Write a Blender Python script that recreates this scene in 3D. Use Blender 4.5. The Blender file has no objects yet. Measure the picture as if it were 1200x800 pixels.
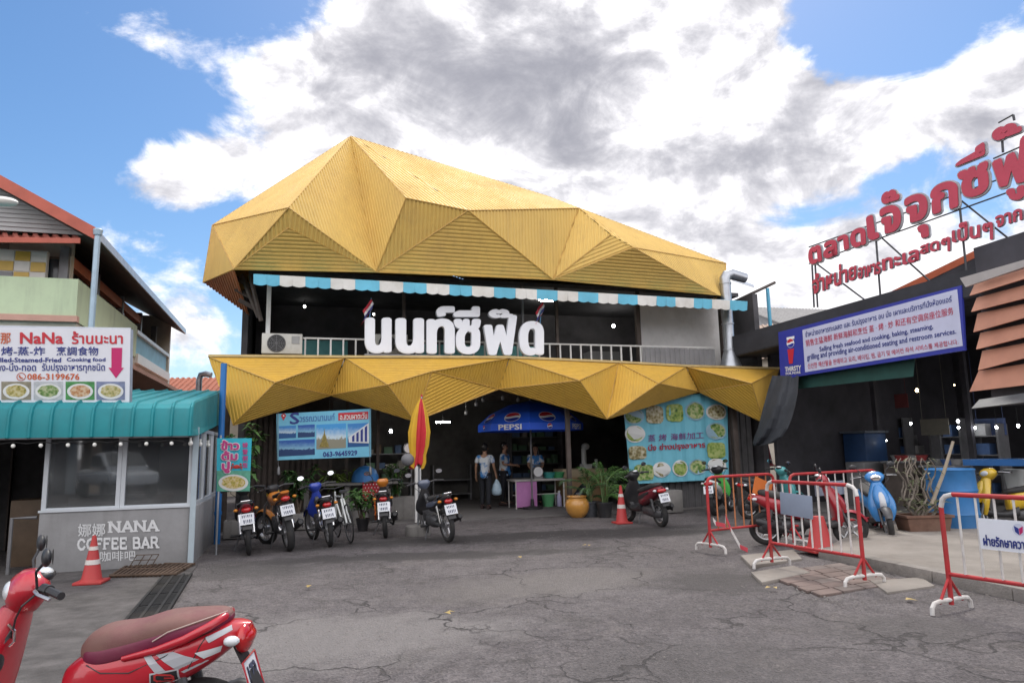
import bpy, bmesh, math, random
from math import sin, cos, pi, radians, sqrt, atan2
from mathutils import Vector, Matrix
random.seed(7)
S = bpy.context.scene
COL = S.collection
# ------------------------------------------------------------------ camera
FPX, CX, CY, EYE = 830.0, 600.0, 400.0, 1.55
PITCH, ROLL = radians(8.6), radians(1.2)
FW = Vector((0, cos(PITCH), sin(PITCH)))
_u = Vector((0, -sin(PITCH), cos(PITCH))); _r = Vector((1, 0, 0))
RT = _r*cos(ROLL) - _u*sin(ROLL)
UP = _r*sin(ROLL) + _u*cos(ROLL)
cam = bpy.data.cameras.new('camera'); camo = bpy.data.objects.new('camera', cam); COL.objects.link(camo)
m = Matrix((RT, UP, -FW)).transposed().to_4x4(); m.translation = (0, 0, EYE)
camo.matrix_world = m
cam.sensor_width = 36; cam.lens = 36*FPX/1200; cam.clip_end = 3000; cam.clip_start = .05
S.camera = camo
S.view_settings.view_transform = 'Standard'; S.view_settings.look = 'None'
S.view_settings.exposure = 0.55; S.view_settings.gamma = 1; S.view_settings.use_curve_mapping = False

def ray(px, py):
    return FW + RT*((px-CX)/FPX) - UP*((py-CY)/FPX)
def G(px, py, z=0.0):
    d = ray(px, py); t = (z-EYE)/d.z
    return Vector((d.x*t, d.y*t, z))
def P(px, py, Y):
    d = ray(px, py); t = Y/d.y
    return Vector((d.x*t, Y, EYE+d.z*t))
# ------------------------------------------------------------------ world, sun
SUN_AZ, SUN_EL = radians(14), radians(56)      # azimuth from +Y towards +X
sd = Vector((sin(SUN_AZ)*cos(SUN_EL), cos(SUN_AZ)*cos(SUN_EL), sin(SUN_EL)))
W = bpy.data.worlds.new('World'); S.world = W; W.use_nodes = True
nt = W.node_tree; nt.nodes.clear()
def N(t, tree=None, **k):
    n = (tree or nt).nodes.new(t)
    for a, b in k.items(): setattr(n, a, b)
    return n
def L(a, b, tree=None): (tree or nt).links.new(a, b)
sky = N('ShaderNodeTexSky', sky_type='NISHITA', sun_disc=False, sun_elevation=SUN_EL, sun_rotation=SUN_AZ, air_density=1.0, dust_density=.6, ozone_density=1.6)
tc = N('ShaderNodeTexCoord'); gen = tc.outputs['Generated']
def M(op, a, b=None, c=None, clamp=False):
    n = N('ShaderNodeMath', operation=op, use_clamp=clamp)
    for i, v in enumerate((a, b, c)):
        if v is None: continue
        if isinstance(v, (int, float)): n.inputs[i].default_value = v
        else: L(v, n.inputs[i])
    return n.outputs[0]
def blob(px, py, rx, ry, w):
    d = ray(px, py).normalized()
    a = N('ShaderNodeVectorMath', operation='SUBTRACT'); L(gen, a.inputs[0]); a.inputs[1].default_value = d
    b = N('ShaderNodeVectorMath', operation='MULTIPLY'); L(a.outputs[0], b.inputs[0]); b.inputs[1].default_value = (FPX/rx, FPX/max(rx, ry), FPX/ry)
    c = N('ShaderNodeVectorMath', operation='LENGTH'); L(b.outputs[0], c.inputs[0])
    e = M('EXPONENT', M('MULTIPLY', M('POWER', c.outputs['Value'], 2.0), -1.0))
    return M('MULTIPLY', e, w)
blobs = [(570,70,200,120,.46),(360,140,110,62,.34),(185,195,80,42,.36),(285,215,90,40,.22),(700,150,170,110,.42),(850,150,120,140,.38),
         (1010,150,150,80,.42),(1000,315,190,55,.42),(880,240,90,60,.28),(1180,120,70,45,.25),(820,20,110,60,.36),(1100,255,120,50,.30),
         (190,45,55,34,.38),(215,385,85,42,.40),(150,290,80,25,.13),(235,330,60,40,.2),(60,12,70,20,.10),(1170,60,60,22,.15),(440,40,60,70,.18),(330,85,50,26,.12),
         (60,110,130,80,-.35),(290,25,100,50,-.34),(190,80,60,40,-.15),(120,140,70,60,-.15),(290,300,60,60,-.2),(1000,35,140,48,-.46),(1100,75,90,22,-.26),(1150,235,90,40,-.34),(925,250,75,40,-.46),(1030,215,70,30,-.26),(960,165,60,20,.1),(280,300,50,60,-.12),(600,-560,600,350,.3)]
acc = None
for bl in blobs:
    o = blob(*bl); acc = o if acc is None else M('ADD', acc, o)
# clouds fill the rest of the dome (behind the viewer) as noise
sep = N('ShaderNodeSeparateXYZ'); L(gen, sep.inputs[0])
back = M('MULTIPLY', M('SUBTRACT', 0.45, sep.outputs['Y'], clamp=True), .42)
acc = M('ADD', acc, back)
mp = N('ShaderNodeMapping'); L(gen, mp.inputs[0]); mp.inputs['Scale'].default_value = (1, 1, 1.5)
def fbm(scale, det, off=(0,0,0), rough=.6, dist=.35):
    q = N('ShaderNodeVectorMath', operation='ADD'); L(mp.outputs[0], q.inputs[0]); q.inputs[1].default_value = off
    n = N('ShaderNodeTexNoise'); n.inputs['Scale'].default_value = scale; n.inputs['Detail'].default_value = det
    n.inputs['Roughness'].default_value = rough; n.inputs['Distortion'].default_value = dist
    L(q.outputs[0], n.inputs['Vector']); return n.outputs['Fac']
n1 = fbm(5.5, 12, (3.1, 1.7, .4), .62)
n2 = fbm(18, 8, (7.1, 2.2, 5.4), .6)
dens = M('ADD', M('ADD', acc, M('MULTIPLY', M('SUBTRACT', n1, .5), 1.25)), M('MULTIPLY', M('SUBTRACT', n2, .5), .36))
def sstep(v, a, b):
    n = N('ShaderNodeMapRange', interpolation_type='SMOOTHSTEP'); L(v, n.inputs[0])
    n.inputs[1].default_value = a; n.inputs[2].default_value = b; return n.outputs[0]
alpha = sstep(dens, .10, .34)
# thick parts go grey, thin rims stay white; a shifted sample towards the sun gives relief
n1s = fbm(5.5, 12, (3.1+.05*sd.x, 1.7+.05*sd.y, .4+.075*sd.z), .62)
relief = M('MULTIPLY', M('SUBTRACT', n1, n1s), 2.6)
greyb = None
for bl in [(560,110,160,90,.75),(740,170,120,70,1.0),(885,200,60,60,1.0),(330,185,150,40,.55),(470,60,90,50,.5),(430,130,100,60,.4),(680,90,80,40,.5),(1000,150,50,30,.3)]:
    o = blob(*bl); greyb = o if greyb is None else M('ADD', greyb, o)
n3 = fbm(3.6, 10, (1.3, 8.2, 2.4), .6, .8)
n4 = fbm(9, 9, (5.3, 4.2, 9.4), .6, .6); n4s = fbm(9, 9, (5.3+.03*sd.x, 4.2+.03*sd.y, 9.4+.045*sd.z), .6, .6)
relief2 = M('MULTIPLY', M('SUBTRACT', n4, n4s), 2.4)
front = sstep(sep.outputs['Y'], -.25, .35)
pat = M('MULTIPLY', sstep(n3, .30, .66), M('ADD', .45, n4))
gs = M('MULTIPLY', sstep(dens, .22, .75), M('MULTIPLY', M('ADD', .26, greyb), pat))
gs = M('SUBTRACT', M('SUBTRACT', M('ADD', gs, .13), M('MULTIPLY', relief, 1.5)), M('MULTIPLY', relief2, 1.6))
gs = M('MAXIMUM', gs, 0.0)
gs = M('MULTIPLY', M('SUBTRACT', 1.0, M('EXPONENT', M('MULTIPLY', gs, -1.15))), front)
mixc = N('ShaderNodeMix', data_type='RGBA'); L(gs, mixc.inputs[0])
mixc.inputs[6].default_value = (1.12, 1.10, 1.13, 1); mixc.inputs[7].default_value = (.30, .305, .36, 1)
bgs = N('ShaderNodeBackground'); bgc = N('ShaderNodeBackground')
hs = N('ShaderNodeHueSaturation'); hs.inputs['Saturation'].default_value = 1.25; L(sky.outputs[0], hs.inputs['Color'])
L(hs.outputs[0], bgs.inputs[0]); bgs.inputs[1].default_value = .100
L(mixc.outputs[2], bgc.inputs[0]); cs = N('ShaderNodeMapRange'); L(front, cs.inputs[0]); cs.inputs[3].default_value = 1.25; cs.inputs[4].default_value = .80; L(cs.outputs[0], bgc.inputs[1])  # unseen clouds behind the viewer made brighter, added fill for the fronts
mx = N('ShaderNodeMixShader'); L(alpha, mx.inputs[0]); L(bgs.outputs[0], mx.inputs[1]); L(bgc.outputs[0], mx.inputs[2])
out = N('ShaderNodeOutputWorld'); L(mx.outputs[0], out.inputs[0])
sl = bpy.data.lights.new('sun', 'SUN'); sl.energy = 1.5; sl.angle = radians(12); sl.color = (1, .95, .86)
so = bpy.data.objects.new('sun', sl); COL.objects.link(so)
so.rotation_euler = (-sd).to_track_quat('-Z', 'Y').to_euler()
so.location = (0, 0, 30)

# ------------------------------------------------------------------ materials
MATS = {}
def mat(name, col, rough=.6, metal=0., var=.12, scale=3., bump=0., bscale=40., spec=.5, coat=0., dirt=None, dirta=.0, dscale=1.2, alpha=1., emis=None, estr=0.):
    if name in MATS: return MATS[name]
    mm = bpy.data.materials.new(name); mm.use_nodes = True; t = mm.node_tree; b = t.nodes['Principled BSDF']
    b.inputs['Roughness'].default_value = rough; b.inputs['Metallic'].default_value = metal
    b.inputs['Specular IOR Level'].default_value = spec; b.inputs['Coat Weight'].default_value = coat
    b.inputs['Coat Roughness'].default_value = .06
    b.inputs['Base Color'].default_value = (*col, 1)
    if emis: b.inputs['Emission Color'].default_value = (*emis, 1); b.inputs['Emission Strength'].default_value = estr
    co = N('ShaderNodeTexCoord', t)
    if var > 0 or dirta > 0:
        n = N('ShaderNodeTexNoise', t); n.inputs['Scale'].default_value = scale; n.inputs['Detail'].default_value = 7; n.inputs['Roughness'].default_value = .62
        L(co.outputs['Object'], n.inputs['Vector'], t)
        r = N('ShaderNodeValToRGB', t); L(n.outputs['Fac'], r.inputs[0], t)
        r.color_ramp.elements[0].position = .3; r.color_ramp.elements[1].position = .7
        r.color_ramp.elements[0].color = (*[c*(1-var) for c in col], 1); r.color_ramp.elements[1].color = (*[min(1, c*(1+var)) for c in col], 1)
        last = r.outputs[0]
        if dirta > 0:
            n2 = N('ShaderNodeTexNoise', t); n2.inputs['Scale'].default_value = dscale; n2.inputs['Detail'].default_value = 9; n2.inputs['Roughness'].default_value = .7
            L(co.outputs['Object'], n2.inputs['Vector'], t)
            mr = N('ShaderNodeMapRange', t); L(n2.outputs['Fac'], mr.inputs[0], t); mr.inputs[1].default_value = .48; mr.inputs[2].default_value = .72; mr.inputs[4].default_value = dirta
            mi = N('ShaderNodeMix', t, data_type='RGBA'); L(mr.outputs[0], mi.inputs[0], t); L(last, mi.inputs[6], t); mi.inputs[7].default_value = (*(dirt or (.12, .1, .08)), 1)
            last = mi.outputs[2]
            rr = N('ShaderNodeMapRange', t); L(n2.outputs['Fac'], rr.inputs[0], t); rr.inputs[1].default_value = .3; rr.inputs[2].default_value = .75
            rr.inputs[3].default_value = rough; rr.inputs[4].default_value = min(1, rough+.25); L(rr.outputs[0], b.inputs['Roughness'], t)
        L(last, b.inputs['Base Color'], t)
    if bump > 0:
        n = N('ShaderNodeTexNoise', t); n.inputs['Scale'].default_value = bscale; n.inputs['Detail'].default_value = 5
        L(co.outputs['Object'], n.inputs['Vector'], t)
        bm_ = N('ShaderNodeBump', t); bm_.inputs['Strength'].default_value = bump; bm_.inputs['Distance'].default_value = .02
        L(n.outputs['Fac'], bm_.inputs['Height'], t); L(bm_.outputs[0], b.inputs['Normal'], t)
    MATS[name] = mm
    return mm
def streaks(m_, amt=.25, col=(.10, .08, .06), sx=5., sz=.35):
    t = m_.node_tree; b = t.nodes['Principled BSDF']; co = N('ShaderNodeTexCoord', t); mp_ = N('ShaderNodeMapping', t); mp_.inputs['Scale'].default_value = (sx, sx, sz); L(co.outputs['Object'], mp_.inputs[0], t)
    n = N('ShaderNodeTexNoise', t); n.inputs['Scale'].default_value = 1.6; n.inputs['Detail'].default_value = 8; n.inputs['Roughness'].default_value = .65; L(mp_.outputs[0], n.inputs['Vector'], t)
    r = N('ShaderNodeMapRange', t); L(n.outputs['Fac'], r.inputs[0], t); r.inputs[1].default_value = .50; r.inputs[2].default_value = .74; r.inputs[4].default_value = amt
    mi = N('ShaderNodeMix', t, data_type='RGBA'); L(r.outputs[0], mi.inputs[0], t); lk = b.inputs['Base Color'].links
    if lk: L(lk[0].from_socket, mi.inputs[6], t)
    else: mi.inputs[6].default_value = b.inputs['Base Color'].default_value
    mi.inputs[7].default_value = (*col, 1); L(mi.outputs[2], b.inputs['Base Color'], t); return m_
def glass_mat(name, tint=(.75, .8, .82), refl=.10):
    if name in MATS: return MATS[name]
    mm = bpy.data.materials.new(name); mm.use_nodes = True; t = mm.node_tree; t.nodes.clear()
    tr = N('ShaderNodeBsdfTransparent', t); tr.inputs[0].default_value = (*tint, 1)
    gl = N('ShaderNodeBsdfGlossy', t); gl.inputs['Roughness'].default_value = .03
    fr = N('ShaderNodeFresnel', t); fr.inputs[0].default_value = 1.6
    ad = N('ShaderNodeMath', t, operation='ADD', use_clamp=True); L(fr.outputs[0], ad.inputs[0], t); ad.inputs[1].default_value = refl
    mi = N('ShaderNodeMixShader', t); L(ad.outputs[0], mi.inputs[0], t); L(tr.outputs[0], mi.inputs[1], t); L(gl.outputs[0], mi.inputs[2], t)
    df = N('ShaderNodeBsdfDiffuse', t); df.inputs[0].default_value = (.55, .57, .58, 1); dn_ = N('ShaderNodeTexNoise', t); dn_.inputs['Scale'].default_value = 1.3; dn_.inputs['Detail'].default_value = 7; cg = N('ShaderNodeTexCoord', t); L(cg.outputs['Object'], dn_.inputs['Vector'], t)
    dr_ = N('ShaderNodeMapRange', t); L(dn_.outputs['Fac'], dr_.inputs[0], t); dr_.inputs[1].default_value = .35; dr_.inputs[2].default_value = .7; dr_.inputs[3].default_value = .05; dr_.inputs[4].default_value = .17
    m2_ = N('ShaderNodeMixShader', t); L(dr_.outputs[0], m2_.inputs[0], t); L(mi.outputs[0], m2_.inputs[1], t); L(df.outputs[0], m2_.inputs[2], t)
    ou = N('ShaderNodeOutputMaterial', t); L(m2_.outputs[0], ou.inputs[0], t)
    MATS[name] = mm; return mm
def food_mat(name, c1, c2, c3, scale=28):
    if name in MATS: return MATS[name]
    mm = bpy.data.materials.new(name); mm.use_nodes = True; t = mm.node_tree; b = t.nodes['Principled BSDF']; b.inputs['Roughness'].default_value = .45
    co = N('ShaderNodeTexCoord', t)
    v = N('ShaderNodeTexVoronoi', t); v.inputs['Scale'].default_value = scale; L(co.outputs['Object'], v.inputs['Vector'], t)
    n = N('ShaderNodeTexNoise', t); n.inputs['Scale'].default_value = scale*.6; n.inputs['Detail'].default_value = 6; L(co.outputs['Object'], n.inputs['Vector'], t)
    a = N('ShaderNodeMath', t, operation='MULTIPLY_ADD'); L(v.outputs['Distance'], a.inputs[0], t); a.inputs[1].default_value = .5; L(n.outputs['Fac'], a.inputs[2], t)
    r = N('ShaderNodeValToRGB', t); L(a.outputs[0], r.inputs[0], t); e = r.color_ramp.elements
    e[0].position = .42; e[0].color = (*c1, 1); e[1].position = .95; e[1].color = (*c3, 1); x = e.new(.68); x.color = (*c2, 1)
    L(r.outputs[0], b.inputs['Base Color'], t); MATS[name] = mm; return mm
def leaf_mat(name, c1, c2):
    if name in MATS: return MATS[name]
    mm = bpy.data.materials.new(name); mm.use_nodes = True; t = mm.node_tree; b = t.nodes['Principled BSDF']; b.inputs['Roughness'].default_value = .5
    g = N('ShaderNodeNewGeometry', t); r = N('ShaderNodeValToRGB', t); L(g.outputs['Random Per Island'], r.inputs[0], t)
    r.color_ramp.elements[0].color = (*c1, 1); r.color_ramp.elements[1].color = (*c2, 1); L(r.outputs[0], b.inputs['Base Color'], t)
    MATS[name] = mm; return mm
# ------------------------------------------------------------------ mesh collector
def vec(p): return Vector(p)
class MB:
    def __init__(s): s.v = []; s.f = []; s.mi = []; s.cur = 0
    def add(s, vs, fs):
        b = len(s.v); s.v += [tuple(p) for p in vs]
        for f in fs: s.f.append(tuple(i+b for i in f)); s.mi.append(s.cur)
        return s
    def poly(s, pts): return s.add(pts, [tuple(range(len(pts)))])
    def box(s, c, d, rz=0., rx=0., ry=0.):
        R = Matrix.Rotation(rz, 3, 'Z') @ Matrix.Rotation(ry, 3, 'Y') @ Matrix.Rotation(rx, 3, 'X'); c = vec(c)
        vs = [c + R @ Vector((x*d[0]/2, y*d[1]/2, z*d[2]/2)) for x in (-1, 1) for y in (-1, 1) for z in (-1, 1)]
        return s.add(vs, [(0,1,3,2),(4,6,7,5),(0,4,5,1),(2,3,7,6),(0,2,6,4),(1,5,7,3)])
    def b2(s, lo, hi):
        return s.box([(a+b)/2 for a, b in zip(lo, hi)], [abs(b-a) for a, b in zip(lo, hi)])
    def hexa(s, q, n, t):      # quad q thickened by t along -n
        n = vec(n).normalized(); q = [vec(p) for p in q]; k = len(q)
        vs = q + [p - n*t for p in q]
        return s.add(vs, [tuple(range(k)), tuple(range(2*k-1, k-1, -1))] + [(i, i+k, (i+1) % k + k, (i+1) % k) for i in range(k)])
    def tube(s, pts, r, n=8, cap=True, closed=False):
        pts = [vec(p) for p in pts]; rs = r if isinstance(r, (list, tuple)) else [r]*len(pts)
        vs = []; fs = []; k = len(pts); ref = None
        for i, p in enumerate(pts):
            a = pts[i-1] if (i > 0 or closed) else p; b = pts[(i+1) % k] if (i < k-1 or closed) else p
            t = (b-a)
            if t.length < 1e-9: t = Vector((0, 0, 1))
            t.normalize()
            if ref is None:
                ref = Vector((0, 0, 1)) if abs(t.z) < .9 else Vector((1, 0, 0))
            x = t.cross(ref)
            if x.length < 1e-4: x = t.cross(Vector((1, .3, 0)))
            x.normalize(); y = x.cross(t).normalized(); ref = y
            for j in range(n):
                an = 2*pi*j/n; vs.append(p + (x*cos(an)+y*sin(an))*rs[i])
        for i in range(k if closed else k-1):
            i2 = (i+1) % k
            for j in range(n):
                fs.append((i*n+j, i*n+(j+1) % n, i2*n+(j+1) % n, i2*n+j))
        if cap and not closed:
            fs.append(tuple(range(n-1, -1, -1))); fs.append(tuple((k-1)*n+j for j in range(n)))
        return s.add(vs, fs)
    def lathe(s, prof, n=20, c=(0,0,0), axis='Z', cap=True, a0=0., a1=2*pi):
        c = vec(c); vs = []; fs = []; k = len(prof); full = abs(a1-a0-2*pi) < 1e-6; m_ = n if full else n+1
        for j in range(m_):
            a = a0+(a1-a0)*j/n
            for r, h in prof:
                p = (r*cos(a), r*sin(a), h)
                if axis == 'Y': p = (p[0], p[2], p[1])
                elif axis == 'X': p = (p[2], p[0], p[1])
                vs.append(c+Vector(p))
        for j in range(n):
            j2 = (j+1) % m_
            for i in range(k-1): fs.append((j*k+i, j2*k+i, j2*k+i+1, j*k+i+1))
        if cap and full:
            if prof[0][0] > 1e-6: fs.append(tuple(j*k for j in range(n-1, -1, -1)))
            if prof[-1][0] > 1e-6: fs.append(tuple(j*k+k-1 for j in range(n)))
        return s.add(vs, fs)
    def ell(s, c, r, n=14, m_=9):
        prof = [(sin(pi*i/m_), -cos(pi*i/m_)) for i in range(m_+1)]
        vs = []; fs = []; k = len(prof); c = vec(c)
        for j in range(n):
            a = 2*pi*j/n
            for q, h in prof: vs.append(c+Vector((q*cos(a)*r[0], q*sin(a)*r[1], h*r[2])))
        for j in range(n):
            j2 = (j+1) % n
            for i in range(k-1): fs.append((j*k+i, j2*k+i, j2*k+i+1, j*k+i+1))
        return s.add(vs, fs)
    def loft(s, secs, n=18, pw=2.6, cap=True):
        # secs: (x, zc, half width y, half height z [, z-lean per unit, power]) rings in the y-z plane
        vs = []; fs = []
        for sc in secs:
            x, zc, hw, hh = sc[:4]; lean = sc[4] if len(sc) > 4 else 0.; p = sc[5] if len(sc) > 5 else pw
            for j in range(n):
                a = 2*pi*j/n; ca, sa = cos(a), sin(a)
                y = hw*math.copysign(abs(ca)**(2/p), ca); z = hh*math.copysign(abs(sa)**(2/p), sa)
                vs.append((x+lean*z, y, zc+z))
        k = len(secs)
        for i in range(k-1):
            for j in range(n): fs.append((i*n+j, i*n+(j+1) % n, (i+1)*n+(j+1) % n, (i+1)*n+j))
        if cap: fs.append(tuple(range(n-1, -1, -1))); fs.append(tuple((k-1)*n+j for j in range(n)))
        return s.add(vs, fs)
    def xf(s, M4, start=0):
        for i in range(start, len(s.v)): s.v[i] = tuple(M4 @ Vector(s.v[i]))
        return s
    def build(s, name, mats, parent=None, smooth=35, bevel=0., org=None, sub=0):
        me = bpy.data.meshes.new(name)
        if org is None and parent is not None: org = ORG.get(parent.name)
        vs = s.v if org is None else [(p[0]-org[0], p[1]-org[1], p[2]-org[2]) for p in s.v]
        me.from_pydata(vs, [], s.f)
        for x in (mats if isinstance(mats, (list, tuple)) else [mats]): me.materials.append(x)
        if any(s.mi): me.polygons.foreach_set('material_index', s.mi)
        if bevel > 0:
            bm = bmesh.new(); bm.from_mesh(me)
            bmesh.ops.remove_doubles(bm, verts=bm.verts, dist=1e-5)
            es = [e for e in bm.edges if len(e.link_faces) == 2 and e.calc_face_angle(0) > .6]
            bmesh.ops.bevel(bm, geom=es, offset=bevel, segments=2, affect='EDGES', profile=.5, clamp_overlap=True)
            bm.to_mesh(me); bm.free()
        if smooth:
            me.polygons.foreach_set('use_smooth', [True]*len(me.polygons)); me.set_sharp_from_angle(angle=radians(smooth))
        me.update()
        o = bpy.data.objects.new(name, me); COL.objects.link(o)
        if parent is not None:
            o.parent = parent
            if parent.name in ORG: ORG[o.name] = ORG[parent.name]
        elif org is not None: o.location = org
        if sub:
            md = o.modifiers.new('s', 'SUBSURF'); md.levels = sub; md.render_levels = sub
        return o
ORG = {}
def tag(o, label=None, cat=None, group=None, kind=None):
    if label: o['label'] = label
    if cat: o['category'] = cat
    if group: o['group'] = group
    if kind: o['kind'] = kind
    return o
def thing(name, label, cat, loc=(0,0,0), rz=0., group=None):
    o = bpy.data.objects.new(name, None); COL.objects.link(o); o.empty_display_size = .2
    o.location = loc; o.rotation_euler = (0, 0, rz); return tag(o, label, cat, group)
def wthing(name, label, cat, loc, group=None):      # children given in world coordinates
    o = thing(name, label, cat, loc, 0, group); ORG[o.name] = tuple(loc); return o
def dup(root, loc=None, rz=None, label=None):
    def cp(o, par):
        c = o.copy(); COL.objects.link(c)
        if par is not None: c.parent = par
        for ch in list(o.children): cp(ch, c)
        return c
    r = cp(root, None)
    if loc is not None: r.location = loc
    if rz is not None: r.rotation_euler = (0, 0, rz)
    if label: r['label'] = label
    return r
class Fr:       # a vertical reference plane: local x along it, local y into it, z up
    def __init__(s, o, yaw):
        s.o = Vector((o[0], o[1], 0)); s.yaw = yaw; s.u = Vector((cos(yaw), sin(yaw), 0)); s.n = Vector((sin(yaw), -cos(yaw), 0))
    def px(s, px, py, off=0.):
        d = ray(px, py); o = s.o+s.n*off - Vector((0, 0, EYE)); t = o.dot(s.n)/d.dot(s.n)
        q = d*t + Vector((0, 0, EYE)); w = q - s.o
        return Vector((w.dot(s.u), -off, q.z))
    def w(s, x, y, z=0.): return s.o + s.u*x - s.n*y + Vector((0, 0, z))
    def loc(s, p): w = vec(p)-s.o; return Vector((w.dot(s.u), -w.dot(s.n), p[2]))
    def thing(s, name, label, cat, base, group=None):   # base in local coordinates; children in local coordinates
        o = thing(name, label, cat, s.w(*base), s.yaw, group); ORG[o.name] = tuple(base); return o
    def solo(s, mb, name, mats, label, cat, group=None, **k):
        xs = list(zip(*mb.v)); base = (sum(xs[0])/len(xs[0]), sum(xs[1])/len(xs[1]), min(xs[2]))
        o = mb.build(name, mats, None, org=base, **k); o.location = s.w(*base); o.rotation_euler = (0, 0, s.yaw)
        return tag(o, label, cat, group)
# ------------------------------------------------------------------ lettering
_gl = {}
def glyphs(body, res=2):
    if (body, res) in _gl: return _gl[(body, res)]
    c = bpy.data.curves.new('lettering', 'FONT'); c.body = body; c.resolution_u = res; c.fill_mode = 'FRONT'
    o = bpy.data.objects.new('lettering', c)
    me = bpy.data.meshes.new_from_object(o)
    r = ([tuple(v.co[:2]) for v in me.vertices], [tuple(p.vertices) for p in me.polygons])
    bpy.data.objects.remove(o); bpy.data.curves.remove(c); bpy.data.meshes.remove(me)
    _gl[(body, res)] = r; return r
def letter(mb, body, q, nrm, bold=0., ncopy=8, depth=0., stag=.0006, res=2, by=None, ex=None):
    """lay the ink box of the words onto the quad q = TL, TR, BR, BL; bold = spread of the strokes in em"""
    vs, fs = glyphs(body, res); by = bold if by is None else by
    if not vs: return
    x0 = min(p[0] for p in vs)-bold; x1 = max(p[0] for p in vs)+bold; y0 = min(p[1] for p in vs)-by; y1 = max(p[1] for p in vs)+by
    TL, TR, BR, BL = [vec(p) for p in q]; nrm = vec(nrm).normalized()
    offs = [(0, 0)] + ([(bold*cos(2*pi*k/ncopy), by*sin(2*pi*k/ncopy)) for k in range(ncopy)] if bold > 0 else [])
    if bold > .05: offs += [(bold*.5*cos(2*pi*k/6), by*.5*sin(2*pi*k/6)) for k in range(6)]
    ec = {}
    for f in fs:
        for i in range(len(f)):
            e = (f[i], f[(i+1) % len(f)]); ec[e] = 1
    bnd = [e for e in ec if (e[1], e[0]) not in ec]
    for k, (ox, oy) in enumerate(offs):
        pts = []
        for p in vs:
            s = (p[0]+ox-x0)/(x1-x0); t = (p[1]+oy-y0)/(y1-y0)
            pts.append((BL*(1-s)+BR*s)*(1-t)+(TL*(1-s)+TR*s)*t + nrm*(k*stag))
        ff = list(fs)
        if depth > 0:
            n = len(pts); pts = pts+[p-nrm*depth for p in pts]
            ff += [(a+n, b+n, b, a) for a, b in bnd] 
        mb.add(pts, ff)
def line(T, body, q, m_, bold, n=6, name='lettering', **k):
    w = MB(); letter(w, body, q, (0, -1, 0), bold, n, **k); return w.build(name, m_, T, smooth=0)
def quad(c, w, h):      # simple local quad in x-z plane facing -y, c = centre
    return [(c[0]-w/2, c[1], c[2]+h/2), (c[0]+w/2, c[1], c[2]+h/2), (c[0]+w/2, c[1], c[2]-h/2), (c[0]-w/2, c[1], c[2]-h/2)]
def corr(mb, pts, sdir, period=.085, depth=.022):
    """corrugated sheet over a convex polygon; ribs run along sdir"""
    pts = [vec(p) for p in pts]; n = Vector((0, 0, 0))
    for i in range(len(pts)): n += pts[i].cross(pts[(i+1) % len(pts)])
    n.normalize(); s = vec(sdir); s = (s-n*s.dot(n)).normalized(); w = n.cross(s)
    T = [p.dot(w) for p in pts]; t0, t1 = min(T), max(T)
    br = []; k = math.floor(t0/period)
    while k*period < t1:
        for f, h in ((0, 0), (.40, 0), (.52, 1), (.88, 1)): br.append((k*period+f*period, h))
        k += 1
    br.append((k*period, 0))
    def clip(poly, lim, sign):
        o = []
        for i in range(len(poly)):
            a, b = poly[i], poly[(i+1) % len(poly)]; da = (a.dot(w)-lim)*sign; db = (b.dot(w)-lim)*sign
            if da >= 0: o.append(a)
            if (da > 0 and db < 0) or (da < 0 and db > 0): o.append(a+(b-a)*(da/(da-db)))
        return o
    for (a, ha), (b, hb) in zip(br, br[1:]):
        if b <= t0 or a >= t1: continue
        q = clip(clip(pts, a, 1), b, -1)
        if len(q) < 3: continue
        mb.add([p+n*depth*(ha+(hb-ha)*min(1, max(0, (p.dot(w)-a)/(b-a)))) for p in q], [tuple(range(len(q)))])
# ================================================================== reference planes
A = Fr(G(270, 626), radians(17))            # restaurant front
NB = Fr((-4.65, 10.5), radians(17))        # coffee bar front
HC = Fr((7.2, 15.6), atan2(-.873, .489))    # market hall front (runs towards the viewer)
SD = Fr((6.5, 10.0), radians(-77))          # near right shed
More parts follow.
